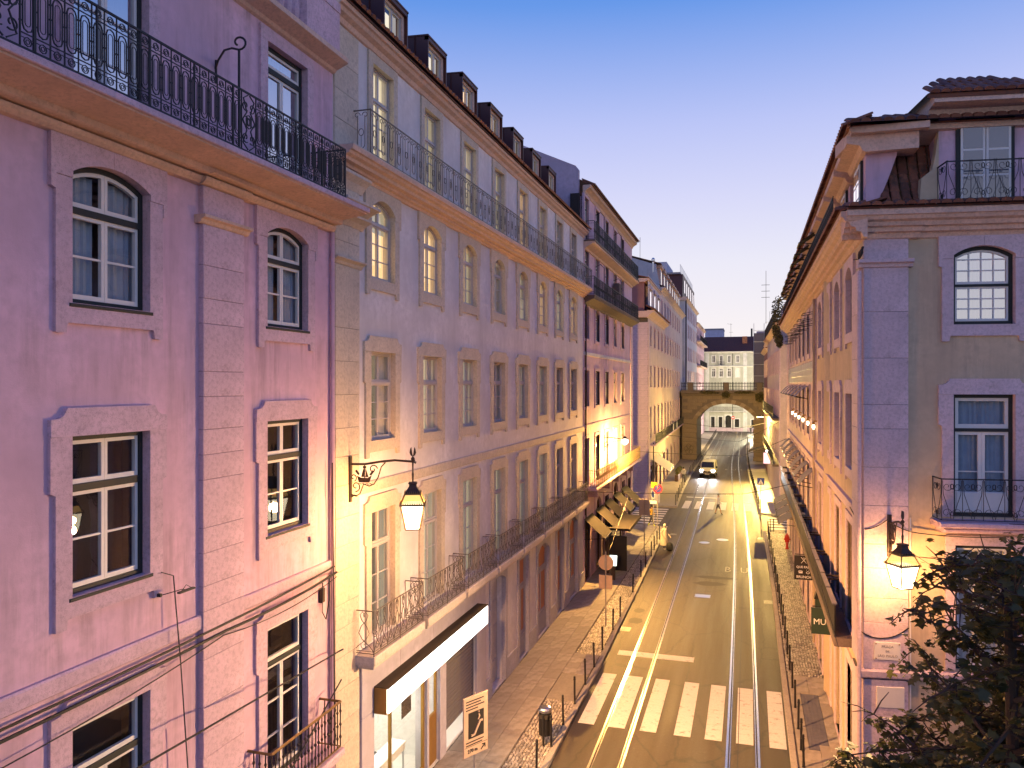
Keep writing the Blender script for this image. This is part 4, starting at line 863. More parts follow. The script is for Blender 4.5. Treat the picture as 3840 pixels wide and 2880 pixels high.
for x in (-8.25, -3.2, 1.4):
    F.part('parapet_pillar', MB().bev(x - .36, x + .36, -.3, .3, 10.3, 11.25, .02).bev(x - .42, x + .42, -.36, .36, 11.25, 11.42, .03), 'dark_stone')
bm = cached('brbar', lambda: MB().tube([(0, -.1, 10.3), (0, -.1, 11.38)], .06, 4).tube([(0, -.1, 11.36), (0, -.1, 11.48)], .06, 4).mesh('baluster', 'iron'))
rl = F.part('bridge_railing', MB().tube([(-9.6, -.1, 10.42), (3.4, -.1, 10.42)], .025).tube([(-9.6, -.1, 10.85), (3.4, -.1, 10.85)], .04).tube([(-9.6, -.1, 11.28), (3.4, -.1, 11.28)], .045), 'iron')
for k in range(62): obj('baluster', bm, None, rl, T(-9.5 + .21 * k, 0, 0))
m = MB()
for cx, cz, a in ((-8.85, 1.7, .28), (-8.5, 2.1, .3), (-8.1, 1.85, .28), (-8.65, 1.35, .3), (-8.2, 1.3, .27)): m.tube([(cx + a * math.cos(t), -.1, cz + a * 1.1 * math.sin(t)) for t in [k * math.pi / 7 for k in range(14)]], .025, 4, True)
o = F.part('graffiti', m, 'iron', kind='stuff')
def leaf_cluster(name, label, cat, pts, mat='ivy', n=500, s=.09, group=None):
    """hanging plant: leaf-sized faces scattered in ellipsoids (x, y, z, rx, ry, rz)"""
    m = MB(); rnd = random.Random(3)
    for i in range(n):
        x, y, z, a, b, c = rnd.choice(pts)
        d = Vector((rnd.gauss(0, 1), rnd.gauss(0, 1), rnd.gauss(0, 1))); d = d / max(d.length, .01) * rnd.random() ** .4
        p = Vector((x + d.x * a, y + d.y * b, z + d.z * c)); u_ = Vector((rnd.uniform(-1, 1), rnd.uniform(-1, 1), rnd.uniform(-1, .3))).normalized(); w_ = u_.cross(Vector((rnd.uniform(-1, 1), rnd.uniform(-1, 1), rnd.uniform(-1, 1)))).normalized(); k = s * rnd.uniform(.6, 1.4)
        m.face([p - u_ * k, p + w_ * k * .6, p + u_ * k, p - w_ * k * .6])
    return tag(obj(name, m, mat), label, cat, group)
leaf_cluster('ivy', 'dry ivy hanging from the bridge deck edge', 'plant', [(-3.2, YB - .4, 9.7, .6, .2, .5), (1.6, YB - .5, 9.3, .9, .25, .8), (-5.5, YB - .4, 10.0, 1.6, .2, .25), (-.6, YB - .4, 10.0, 1.6, .2, .2)], n=1600, s=.13)
# ------------------------------------------------------------------ buildings beyond the bridge
def block(name, label, W_, u0, u1, z1, cols, floors, wall, stone_='old_stone', cor=True, depth=12, roof='roof_tile', gl='glass', w=1.2, loc=None, rz=90, inside='room_dark', fm='white_paint'):
    b = thing(name, label, 'building', loc, rz); F = Facade(b, W_); ops = []
    for c in cols:
        for z, h, r in floors: ops.append((c - w / 2, c + w / 2, z, z + h, r))
    F.part('wall', wall_mb(u0, u1, -.1, z1, ops), wall); F.part('rear_wall', MB().box(u0, u1, .9, depth, -.1, z1), wall)
    for u in (u0, u1): F.part('end_wall', MB().face([(u, 0, -.1), (u, .95, -.1), (u, .95, z1), (u, 0, z1)]), wall)
    for c in cols:
        for z, h, r in floors: simple_window(F, c, z, w, h, r, [(.05, h * .62, 2, 1, 2), (h * .66, h, 1, 1, 1)], fm=fm, sur=stone_, band=.13, gl=gl, inside=inside)
    if cor:
        cornice(F, 'cornice', 'cornice_paint', u0 - .2, u1 + .2, [(.0, z1 - .4), (.1, z1 - .3), (.35, z1 - .1), (.45, z1 - .05), (.45, z1 + .05)])
        if roof: F.part('roof', MB().mold([(-.5, z1 + .05), (depth / 2, z1 + 2.4), (depth, z1 + .05)], u0 - .2, u1 + .2), roof)
    return b, F
FL = [(3.2, 2.4, 0), (7.2, 2.2, 0), (11.2, 2.2, 0), (15.2, 2.2, 0), (19.0, 2.2, 0), (22.2, 1.9, 0)]
b5, F = block('blue_tall_building', 'tall bluish building behind the bridge with dark roof storey and rail', T(-10, 0, 0) @ RZ(90), 128, 158, 25.2, [131 + 4.2 * k for k in range(7)], FL, 'blue_stucco', loc=(-10, 128, 0), roof=None)
F.part('side_wall', MB().box(127.94, 128, .0, 11, -.1, 25.1), 'grey_stucco'); cornice(F, 'side_cornice', 'cornice_paint', 127.6, 128, [(.3, 24.8), (.3, 25.3)], back=8)
F.part('roof_storey', MB().prism([(128.5, 25.25), (158, 25.25), (156.5, 29.2), (129.2, 29.2)], .4, 9), 'roof_metal'); F.part('roof_storey_cap', MB().box(128.8, 157, .8, 9, 29.2, 29.5), 'slab_grey')
for k in range(6): F.part('roof_window', MB().box(131 + 4.4 * k, 132.6 + 4.4 * k, .3, .42, 26.3, 28.4), 'glass_sky')
F.part('roof_railing', rail_bars(28, 1.3, 1.2, .03, False), 'steel', T(129, .8, 29.5))
F.part('penthouse', MB().box(129, 140, 3, 8, 29.5, 31.3), 'blue_stucco'); F.part('downpipe', MB().tube([(129.2, -.1, 25), (129.2, -.1, 0)], .12, 6), 'iron')
b6, F = block('balconied_building', 'narrow far building with two black balconies behind the bluish one', T(-10.1, 0, 0) @ RZ(90), 159, 186, 23.4, [161.5 + 4 * k for k in range(6)], FL[:5] + [(20.6, 1.9, 0)], 'rose_stucco', loc=(-10.1, 159, 0))
for z in (14.9, 19.9):
    bl = F.part('balcony', MB().box(159.2, 185.8, -.8, 0, z - .3, z), 'cornice_paint'); rail_run(F, bl, 159.3, 185.7, -.72, z + .05, rail_bars, 'iron', L=6.6, H=1.1)
# far building that closes the street
b7 = thing('pale_green_building', 'pale green three storey building that closes the street beyond the arch', 'building', (-4.4, 190, 0), 0); F = Facade(b7, T(0, 190, 0)); ops = []
CX = [-8.15, -6.4, -4.55, -2.65]
for c in CX: ops += [(c - .34, c + .34, 16.3 if c != -6.4 else 15.6, 17.95, 0), (c - .42, c + .42, 12.9, 14.95, .3)]
GX = [(-8.3, .8, 3.4, 0), (-6.55, .8, 3.4, 0), (-4.75, 1.3, 3.8, .4), (-2.8, 1.0, 2.9, 0), (.9, .9, 2.8, 0)]
for c, w, t, r in GX: ops.append((c - w / 2, c + w / 2, .3 if w != 1.0 else 1.0, t, r))
F.part('wall', wall_mb(-18, 8, -.1, 18.9, ops), 'green_stucco'); F.part('rear_wall', MB().box(-18, 8, .9, 14, -.1, 18.9), 'green_stucco')
for c in CX:
    z0 = 16.3 if c != -6.4 else 15.6
    simple_window(F, c, z0, .68, 17.95 - z0, 0, [(.04, 17.95 - z0, 2, 1, 2)], sur='white_stucco', band=.16); simple_window(F, c, 12.9, .84, 2.05, .3, [(.04, 1.4, 2, 1, 2), (1.48, 2.05, 2, 1, 1)], sur='white_stucco', band=.2, inside='lit_far' if c == CX[3] else 'room_mid')
for c, w, t, r in GX: simple_window(F, c, .3 if w != 1.0 else 1.0, w, t - (.3 if w != 1.0 else 1.0), r, [(.04, t - .4, 1, 1, 1)] if w != 1.0 else [(.04, 1.85, 1, 2, 2)], fm='dark_green_paint', om='dark_green_paint', sur='white_stucco', band=.24, name='door' if w != 1.0 else 'window')
for z, h in ((18.5, .4), (15.2, .35)): cornice(F, 'cornice', 'white_stucco', -18, 8.2, [(.05, z), (.2, z + .1), (.3, z + .2), (.3, z + h)])
for u in (-.95, -9.6): F.part('corner_pilaster', MB().bev(u - .45, u + .45, -.1, .02, 0, 18.5, .02), 'white_stucco')
F.part('roof', MB().mold([(-.4, 18.9), (6, 22.6), (14, 18.9)], -18, 8), 'roof_tile'); bl = F.part('balcony', MB().box(-7.4, -5.4, -.6, 0, 15.42, 15.55), 'white_stucco'); rail_run(F, bl, -7.35, -5.45, -.55, 15.58, rail_bars, 'iron', H=.9)
bl = F.part('balcony', MB().box(-11, -.5, -.7, 0, 4.6, 4.75), 'white_stucco'); rail_run(F, bl, -10.9, -.6, -.65, 4.8, rail_bars, 'iron', L=3.4, H=1.0)
F.part('plinth', MB().bev(-18, 8, -.06, .02, -.1, .9, .02), 'stone_pale'); F.part('chimney', MB().box(-1.6, -.5, 3, 4, 19.8, 22.6), 'roof_tile'); F.part('downpipe', MB().tube([(-3.75, -.1, 18.4), (-3.75, -.1, .5)], .06, 6), 'iron')
m = MB()
for k in range(11):
    cx = -8.4 + .52 * k; a = .25 + .04 * (k % 3); m.tube([(cx + a * math.cos(t) * (1 if k % 2 else .8), -.03, 7.2 + .1 * (k % 2) + .62 * math.sin(t + .2 * k)) for t in [q * math.pi / 6 for q in range(12)]], .05, 4, True)
    if k % 3 == 1: m.tube([(cx - .1, -.03, 7.5), (cx + .12, -.03, 6.9)], .045, 4)
F.part('graffiti', m, 'sign_white', kind='stuff')
bk = thing('rear_roof_house', 'low house with red roof and dormer behind the pale green building', 'building', (-2, 215, 0), 0); obj('wall', MB().box(-12, 10, 0, 12, 0, 21.8), 'blue_stucco', bk); obj('roof', MB().mold([(-.3, 21.8), (6, 24.2), (12, 21.8)], -12.3, 10.3), 'roof_tile', bk); obj('chimney', MB().tube([(2.6, 1, 21), (2.6, 1, 26.0)], .25, 8), 'iron', bk)
tb = thing('tower_block', 'flat topped blue concrete tower rising behind the red roofs', 'building', (-10.4, 252, 0), 0); obj('wall', MB().box(-3, 2.6, 0, 10, 0, 28.2), 'blue_stucco', tb); obj('parapet', MB().box(-3.1, 2.7, -.1, 10, 28.2, 28.7), 'slab_grey', tb); obj('window', MB().box(.4, 1.6, -.05, .02, 22.5, 25.5), 'windscreen', tb)
an = thing('antenna_mast', 'thin television aerial on the far roof ridge', 'antenna', (-4.3, 196, 21.5), 0); obj('mast', MB().tube([(0, 0, 0), (0, 0, 4.5)], .04, 4), 'black_metal', an); obj('aerial', MB().tube([(-.9, 0, 4.4), (.3, 0, 4.2)], .03, 4).tube([(-.4, 0, 2.3), (.5, 0, 2.3)], .03, 4), 'black_metal', an)
# scaffolded building on the far right
sf = thing('scaffolded_building', 'building wrapped in scaffolding and dark netting beyond the bridge', 'building', (2.6, 150, 0), 0); obj('wall', MB().box(-1.3, 10, .8, 16, -.1, 21), 'mauve_stucco', sf); obj('netting', MB().box(-1.75, 9, .0, .04, 4, 20.6).box(-1.8, -1.76, .0, 14, 4, 20.6), 'netting', sf)
for k in range(7): obj('standard_pole', cached('sp', lambda: MB().tube([(0, -.06, 0), (0, -.06, 22.4)], .05, 5).mesh('standard_pole', 'steel')), None, sf, T(-1.8 + 1.8 * k, 0, 0))
for k in range(10): obj('ledger_pole', cached('lp', lambda: MB().tube([(-1.9, -.1, 0), (9, -.1, 0)], .04, 5).mesh('ledger_pole', 'steel')), None, sf, T(0, 0, 2.2 + 2.1 * k))
obj('hoist_mast', MB().tube([(1.0, .2, 20), (1.0, .2, 24.6)], .06, 4).tube([(1.5, .2, 20), (1.5, .2, 24.4)], .06, 4).tube([(.2, .2, 22.6), (2.4, .2, 22.6)], .05, 4), 'steel', sf)
obj('white_panel', MB().box(.4, .9, -.2, -.16, 10.2, 14.6), 'sign_white', sf)
# ------------------------------------------------------------------ ochre corner building (street side + square side)
r1 = thing('corner_building', 'ochre corner building with stone pilasters, tiled section and tiled mansard roof', 'building', (2.7, 21, 0), 0)
F = Facade(r1, W_right(XR)); YA = [23.4, 26.45, 29.55, 32.65]; YT = [35.95 + 3.3 * k for k in range(7)]
opA, opT = [], []
for y in YA: opA += [(-y - .7, -y + .7, 12.62, 14.45, .25), (-y - .7, -y + .7, 8.85, 10.94, 0), (-y - .65, -y + .65, 4.45, 7.36, 0), (-y - .7, -y + .7, .16, 3.4, 0)]
for y in YT: opT += [(-y - .65, -y + .65, 12.62, 14.5, 0), (-y - .65, -y + .65, 8.85, 10.94, 0), (-y - .65, -y + .65, 4.45, 7.36, 0), (-y - .7, -y + .7, .16, 3.4, 0)]
F.part('wall', wall_mb(-34.8, -21, .1, 14.9, opA), 'ochre_stucco'); F.part('wall', wall_mb(-60, -34.8, .1, 14.9, opT), 'cream_stucco')
F.part('rear_wall', MB().box(-60, -22.2, 1.2, 9, .1, 17.5), 'ochre_stucco')
for y in YA:
    g = dict(fm='white_paint', om='dark_green_paint', stone_m='stone_pale', to=.06)
    window(F, -y, 12.62, 1.4, 1.83, .25, [(.05, .9, 1, 4, 3), (1.0, 1.83, 1, 4, 3)], sur='arch', inside='room_mid', sep=False, cur=((-.95, .95, 0, 'blind_grey'),), **g)
    window(F, -y, 8.85, 1.4, 2.09, 0, [(.05, 1.08, 1, 3, 3), (1.18, 2.03, 1, 3, 3)], inside='room_mid', sep=False, cur=((-.95, .95, 0, 'curtain'),), **g)
    simple_window(F, -y, 4.45, 1.3, 2.91, 0, [(.05, 2.0, 2, 1, 2), (2.1, 2.86, 1, 1, 1)], fm='wood_dark', om='wood_dark', sur='stone_pale', band=.24, name='balcony_door')
    simple_window(F, -y, .16, 1.4, 3.24, 0, [(.05, 2.4, 2, 1, 1), (2.5, 3.2, 1, 1, 1)], fm='sign_green', om='sign_green', sur='stone_pale', band=.3, name='shop_door')
for y in YT:
    for z, h in ((12.62, 1.88), (8.85, 2.09), (4.45, 2.91)): simple_window(F, -y, z, 1.3, h, 0, [(.05, h * .66, 2, 1, 2), (h * .7, h, 1, 1, 1)], fm='dark_green_paint', om='dark_green_paint', sur='stone_pale', band=.24, inside='lit_dim' if (z == 4.45 and y < 40) else 'room_dark')
    simple_window(F, -y, .16, 1.4, 3.24, 0, [(.05, 2.4, 2, 1, 1), (2.5, 3.2, 1, 1, 1)], fm='sign_green', om='sign_green', sur='stone_pale', band=.3, name='shop_door', inside='lit_dim' if y > 45 else 'room_dark')
tm = MB().bev(.004, .596, -.012, .01, .004, .306, .006).mesh('wall_tile', 'tile_pale')
tb_ = F.part('tile_bed', MB().box(-59, -35, -.004, .01, 11.3, 12.24), 'mortar')
for k in range(40):
    for j in range(3): obj('wall_tile', tm, None, tb_, T(-59 + .6 * k, -.004, 11.3 + .31 * j))
zs = [.15, .8, 1.5, 2.3, 3.0, 3.88]; zt = [4.14]
while zt[-1] < 13.2: zt.append(zt[-1] + random.choice((.6, .75, .95, 1.15)))
zt[-1] = 14.08
for z in (zs, zt): stones(F, 'corner_pilaster', 'stone_pale', -22.45, -21.02, z, y0=-.08); stones(F, 'far_pilaster', 'stone_pale', -60, -58.9, z, y0=-.08)
cornice(F, 'string_course', 'stone_pale', -58.9, -22.45, [(.03, 7.66), (.06, 7.7), (.06, 7.93), (.1, 7.95), (.1, 8.0)], segs=14)
F.part('wall_strip', MB().box(-34.84, -34.76, -.05, .02, .15, 14.8), 'stone_pale'); F.part('downpipe', MB().tube([(-34.95, -.1, 14.8), (-34.95, -.1, .3)], .05, 6), 'ochre_stucco')
cp = [(.0, 14.78), (.05, 14.8), (.09, 14.92), (.2, 14.94), (.22, 15.04), (.32, 15.06), (.36, 15.16), (.46, 15.2), (.5, 15.28), (.55, 15.3), (.55, 15.44)]
cornice(F, 'main_cornice', 'cornice_paint', -60.3, -20.52, cp, segs=14)
rt = F.part('eave', MB().mold([(-.58, 15.44), (.5, 15.7), (.5, 15.75), (-.56, 15.5)], -60.3, -20.5), 'roof_tile'); tile_row(F, rt, -60.2, -20.5, -.66, 15.5, .05, 15.66, pitch=.26)
# balcony with slotted metal screens, along the street
bl = F.part('street_balcony', MB().bev(-59.5, -22.5, -.52, .02, 4.12, 4.36, .02), 'dark_stone')
for k in range(20):
    u = -59.4 + 1.845 * k; me = cached('scr', lambda: MB().box(0, 1.8, -.5, -.47, 0, .84).mesh('screen_panel', 'black_metal')); obj('screen_panel', me, None, bl, T(u, 0, 4.37)); obj('rail_cap', cached('rc', lambda: MB().box(0, 1.7, -.55, -.42, .845, .875).mesh('rail_cap', 'steel')), None, bl, T(u, 0, 4.37))
    if k % 2 == 0: obj('divider', cached('dv', lambda: MB().box(-.03, .03, -.47, 0, .78, .84).box(.25, .31, -.47, 0, .74, .8).mesh('divider', 'iron_brown')), None, bl, T(u, 0, 4.37))
for y in (39.5, 42.8, 46.1, 49.4): F.part('balcony_table', MB().box(-y - .3, -y + .3, -.42, -.12, 4.95, 5.0).box(-y - .03, -y + .03, -.3, -.24, 4.37, 4.95), 'table_top')
# attic: curved mansard, dormers and upper roof
def mcurve(t): return .02 + .88 * t ** .62
o = F.part('mansard_tiling', tile_sheet(lambda i, j: (-60 + 36.2 * i, mcurve(j), 15.55 + 2.15 * j), 150, 7), 'roof_tile'); o['kind'] = 'stuff'
F.part('mansard_core', MB().box(-60, -22.3, 1.4, 8, 15.4, 17.7), 'roof_tile')
def dorm(F_, u, z0, w, h, doorw, mat='rose_stucco', eave=.35, win=True):
    d = F_.part('dormer', MB().mold([(.12, z0), (.14, z0)] + [(mcurve(k / 6 * h / 2.15) + .14, z0 + h * k / 6) for k in range(1, 7)] + [(.12, z0 + h)], u - w / 2, u + w / 2), mat)
    obj('dormer_cornice', MB().mold([(.1, z0 + h - .12), (.02, z0 + h - .08), (-.05, z0 + h + .05), (-eave, z0 + h + .12), (-eave, z0 + h + .3), (1.3, z0 + h + .3), (1.3, z0 + h - .12)], u - w / 2 - eave * .7, u + w / 2 + eave * .7), 'cornice_paint', d)
    if win:
        obj('frame', MB().box(u - doorw / 2 - .08, u + doorw / 2 + .08, .06, .118, z0 + .02, z0 + h - .16), 'dark_green_paint', d)
        for s in (-1, 1):
            obj('door_leaf', MB().box(u + s * doorw / 4 - doorw / 4 + .01, u + s * doorw / 4 + doorw / 4 - .01, .035, .058, z0 + .06, z0 + h - .22), 'white_paint', d)
            for k in range(3): obj('pane', MB().box(u + s * doorw / 4 - doorw / 4 + .07, u + s * doorw / 4 + doorw / 4 - .07, .025, .033, z0 + .14 + (h - .42) / 3 * k, z0 + .08 + (h - .42) / 3 * (k + 1)), 'glass_blue', d)
    return d
b_ = NB('glass_blue'); b_.bsdf((.10, .12, .15), .06, None, Metallic=.0, **{'Specular IOR Level': 1.0, 'Coat Weight': 1.0})
for k in range(12): dorm(F, -(22.45 + 3.2 * k), 15.55, 2.1, 1.6, 1.1)
cornice(F, 'roof_cornice', 'cornice_paint', -60.3, -20.95, [(.0, 17.455), (.2, 17.48), (.3, 17.52), (.3, 17.62)], back=1.5)
up = obj('upper_roof', MB().face([(2.33, 20.62, 17.64), (2.33, 60.3, 17.64), (7.2, 60.3, 19.3), (7.2, 26, 19.3)]).face([(2.33, 20.62, 17.64), (7.2, 26, 19.3), (16, 27.3, 19.3), (16.7, 22.75, 17.64)]).face([(7.2, 26, 19.3), (7.2, 60.3, 19.3), (16, 60, 19.3), (16, 27.3, 19.3)]), 'roof_tile', r1, r1.matrix_basis.inverted()); rf = F.part('street_roof_edge', MB().box(-60.2, -20.8, -.36, -.3, 17.58, 17.63), 'roof_tile'); tile_row(F, rf, -60.2, -20.7, -.46, 17.66, .25, 17.9, pitch=.26); tile_row(F, rf, -45, -22.2, .15, 17.88, .85, 18.12, pitch=.26)
ar = F.part('attic_railing', MB().box(-59, -24, -.42, -.36, 15.5, 15.54), 'iron'); rail_run(F, ar, -59, -24, -.39, 15.6, rail_bars, 'iron', L=2.5, H=1.0)
for k in range(9): awning('attic_awning', 'narrow black canvas awning above the attic balcony', -(33.6 + 2.9 * k), W_right(XR) @ T(0, .05, 0), 1.3, .5, .85, 17.35, 'bag_black', 'black awnings along the attic', 0, .4)
for k, y in enumerate(YT[1:]): awning('window_awning', 'slate blue canvas awning over an upper tiled-section window', -y, W_right(XR) @ T(0, -.06, 0), 1.5, .52, .6, 11.12, 'awning_blue', 'slate awnings over upper windows', .0, .5)
for k, y in enumerate(YT): awning('window_awning', 'dark violet canvas awning over a balcony door of the tiled section', -y, W_right(XR) @ T(0, -.06, 0), 1.55, .62, .62, 7.5, 'awning_grey', 'violet awnings over balcony doors', .0, .5)
for k, y in enumerate((46.6, 49.2, 51.8, 54.4)):
    a = awning('shop_awning', ['grey shop awning closest to the hydrant, plain', 'grey shop awning with faded lettering beside the plain one', 'grey shop awning with faded lettering, third above the pavement', 'grey shop awning at the far end of its row of four'][k], -y - 1, W_right(XR) @ T(0, -.06, 0), 2.2, .5, 1.05, 3.75, 'awning_grey', 'grey awnings over the narrow pavement', .12, .3)
for y in YT[:6]:
    m = MB()
    for z, p in ((14.3, .0), (14.0, .45), (13.8, .5)): m.tube([(-y - .6, -.05, z), (-y - .6, -.5, z - .08), (-y + .6, -.5, z - .08), (-y + .6, -.05, z)], .018, 4)
    F.part('awning_frame', m, 'iron')
for y in YT[:6]:
    w = F.part('wall_lamp', MB().box(-y + 1.35, -y + 1.41, -.14, 0, 9.62, 9.68).lathe([(.03, 9.5), (.07, 9.56), (.03, 9.62)], 8, -y + 1.38, -.14), 'brass'); obj('bulb', MB().lathe([(.01, 9.3), (.06, 9.38), (.05, 9.48), (.01, 9.5)], 8, -y + 1.38, -.14), 'lamp_glow', w)
# --- square side
WF = T(2.7, 21.0, 0) @ RZ(8.4); F = Facade(r1, WF); ops = []; FC = [2.79, 7.3, 11.8]
for c in FC: ops += [(c - .7, c + .7, 12.65, 14.58, .22), (c - .7, c + .7, 7.95, 10.95, 0), (c - .66, c + .66, 4.2, 7.26, 0)]
F.part('square_wall', wall_mb(0, 14, .1, 14.9, ops), 'ochre_stucco'); F.part('square_rear', MB().box(1.2, 14, 1.25, 9, .1, 17.6), 'ochre_stucco')
for c in FC:
    g = dict(fm='white_paint', om='dark_green_paint', stone_m='stone_pale', to=.09)
    window(F, c, 12.65, 1.4, 1.93, .22, [(.09, .94, 1, 4, 3), (1.0, 1.93, 1, 4, 3)], sur='arch', inside='room_mid', gl='glass_sky', mun=.03, cur=((-.95, .95, 0, 'blind_grey'),), **g)
    window(F, c, 7.95, 1.4, 3.0, 0, [(.05, 2.08, 2, 1, 2), (2.16, 2.92, 1, 1, 1)], inside='room_mid', door=True, bd=.08, cur=((-.95, .95, 0, 'blind_grey'),), **g)
    window(F, c, 4.2, 1.32, 3.06, 0, [(.05, 2.1, 2, 1, 2), (2.18, 3.0, 1, 1, 1)], inside='room_mid', cur=((-.97, .97, 0, 'curtain'),), sur='flat', door=True, **g)
    F.part('door_panel', MB().bev(c - .58, c - .03, .1, .17, 8.05, 8.55, .02).bev(c + .03, c + .58, .1, .17, 8.05, 8.55, .02), 'white_paint')
    bl = F.part('balcony', MB().bev(c - 1.22, c + 1.22, -.62, .02, 7.76, 7.9, .03).bev(c - 1.1, c + 1.1, -.5, .02, 7.62, 7.76, .05), 'old_stone')
    rail_run(F, bl, c - 1.16, c + 1.16, -.56, 7.95, rail_fan, 'iron'); rail_side(F, bl, c - 1.16, 0, -.56, 7.95, rail_fan, 'iron'); rail_side(F, bl, c + 1.16, 0, -.56, 7.95, rail_fan, 'iron')
    F.part('ledge', MB().bev(c + 1.3, c + 3.1, -.05, .02, 7.7, 7.78, .01), 'stone_pale')
for z in (zs, zt): stones(F, 'corner_pilaster', 'stone_pale', .0, 1.05, z, y0=-.08)
F.part('downpipe', MB().tube([(-.12, -.14, 14.0), (-.12, -.14, .3)], .05, 6), 'stone_pale'); F.part('conduit', MB().tube([(1.1, -.05, 7.9), (1.1, -.05, 1.0)], .02, 5), 'white_paint')
cornice(F, 'pilaster_cap', 'stone_pale', -.14, 1.14, [(.08, 14.08), (.12, 14.1), (.13, 14.17), (.22, 14.2), (.22, 14.28)]); stones(F, 'pilaster_neck', 'stone_pale', .0, 1.05, [14.28, 14.8], y0=-.08)
cornice(F, 'ledge', 'stone_pale', -.16, 14, [(.08, 3.9), (.16, 3.96), (.18, 4.1), (.1, 4.14)], segs=12)
cornice(F, 'main_cornice', 'cornice_paint', -.5, 14, [(d, z + .004) for d, z in cp], segs=5)
cornice(F, 'main_cornice', 'cornice_paint', -.35, 1.3, [(d + .07, z + .002) for d, z in cp[:6]])
rt = F.part('eave', MB().mold([(-.58, 15.446), (.5, 15.7), (.5, 15.75), (-.56, 15.506)], -.5, 14), 'roof_tile'); tile_row(F, rt, -.5, 14, -.66, 15.5, .05, 15.66, pitch=.26)
o = F.part('mansard_tiling', tile_sheet(lambda i, j: (.5 + 13.5 * i, mcurve(j), 15.55 + 2.15 * j), 54, 9), 'roof_tile'); o['kind'] = 'stuff'
F.part('mansard_core', MB().box(1.2, 14, 1.4, 8, 15.4, 18.0), 'roof_tile')
for c in (2.86, 7.4, 11.9):
    d = dorm(F, c, 15.58, 2.1, 2.3, 1.16, 'rose_stucco', .4); bl = F.part('dormer_balcony', MB().box(c - 1.1, c + 1.1, -.5, -.46, 15.54, 15.57), 'iron')
    rail_run(F, bl, c - 1.08, c + 1.08, -.46, 15.62, rail_fan, 'iron', H=.92); rail_side(F, bl, c - 1.08, .1, -.46, 15.62, rail_fan, 'iron', H=.92); rail_side(F, bl, c + 1.08, .1, -.46, 15.62, rail_fan, 'iron', H=.92)
    tr = F.part('dormer_roof', MB().face([(c - 1.5, -.42, 18.2), (c + 1.5, -.42, 18.2), (c + .45, 1.1, 19.02), (c - .45, 1.1, 19.02)]).face([(c - 1.5, -.42, 18.2), (c - .45, 1.1, 19.02), (c - .45, 4, 19.02), (c - 1.5, 4, 18.2)]).face([(c + 1.5, -.42, 18.2), (c + 1.5, 4, 18.2), (c + .45, 4, 19.02), (c + .45, 1.1, 19.02)]).face([(c - 1.5, -.42, 18.1), (c + 1.5, -.42, 18.1), (c + 1.5, -.42, 18.2), (c - 1.5, -.42, 18.2)]), 'roof_tile'); tile_row(F, tr, c - 1.46, c + 1.5, -.47, 18.2, .12, 18.51, pitch=.24); tile_row(F, tr, c - 1.15, c + 1.15, .02, 18.46, .62, 18.79, pitch=.24); tile_row(F, tr, c - .8, c + .8, .52, 18.73, 1.12, 19.05, pitch=.24)
    F.part('scroll_bracket', MB().prism([(c - 1.5, 15.6), (c - 1.05, 15.6), (c - 1.05, 17.5), (c - 1.12, 16.9), (c - 1.2, 16.5), (c - 1.45, 16.3)], .1, .3), 'ochre_stucco')
cornice(F, 'roof_cornice', 'cornice_paint', -.25, 14, [(-.7, 17.3), (-.5, 17.36), (-.2, 17.44), (-.0, 17.48), (.0, 17.615)], back=1.6); rf = F.part('square_roof_edge', MB().box(-.25, 14, -.06, .0, 17.62, 17.65), 'roof_tile'); tile_row(F, rf, -.35, 14, -.14, 17.69, .55, 17.94, pitch=.26); tile_row(F, rf, .75, 14, .45, 17.91, 1.15, 18.18, pitch=.26)
pl = F.part('street_plaque', MB().bev(.24, .86, -.115, -.075, 4.38, 4.82, .01), 'marble')
for k, x, z in (('praca', .55, 4.71), ('de', .55, 4.6), ('sao', .40, 4.48), ('paulo', .65, 4.48)): obj('lettering', TX[k], None, pl, T(x, -.118, z) @ RX(90) @ Matrix.Scale(.85, 4))
for x in (.28, .82):
    for z in (4.42, 4.78): obj('bolt', MB().tube([(x, -.13, z), (x, -.1, z)], .016, 8), 'brass', pl)
F.part('notice_plaque', MB().bev(.3, .95, -.11, -.075, 3.2, 3.72, .01), 'marble')
# hanging signs and hydrant along the narrow pavement
t = thing('hanging_sign', 'black hanging board reading QUE PASA with cutlery, cake and cup icons', 'sign', (2.3, 36, 2.66)); obj('board', MB().box(-.42, .36, -.03, .03, 0, 1.05), 'sign_black', t); obj('bracket', MB().tube([(-.4, 0, 1.1), (.42, 0, 1.1)], .02, 5), 'black_metal', t)
obj('lettering', TX['que'], None, t, T(-.03, -.036, .55) @ RX(90) @ Matrix.Scale(.72, 4)); obj('lettering', TX['brunch'], None, t, T(-.03, -.036, .12) @ RX(90))
m = MB()
m.tube([(-.14, -.036, .72), (.08, -.036, .98)], .012); m.tube([(.08, -.036, .72), (-.14, -.036, .98)], .012); m.tube([(x - .03, -.036, z) for x, y, z in oval(0, .86, .96, .06)], .008, 4, True); m.tube([(-.17, -.036, .3)] + [(-.17 + .17 * math.cos(a) * .5 - .085 * 0, -.036, .36 + .04 * math.sin(a)) for a in (3.1, 2.4, 1.6, .8, 0)], .014); m.box(-.24, -.08, -.037, -.032, .28, .36); m.tube([(x + .14, -.036, z) for x, y, z in oval(0, .27, .37, .15)], .014, 4, True); m.tube([(.08, -.036, .42), (.1, -.036, .46)], .008); m.tube([(.16, -.036, .42), (.18, -.036, .46)], .008)
obj('icons', m, 'sign_white', t)
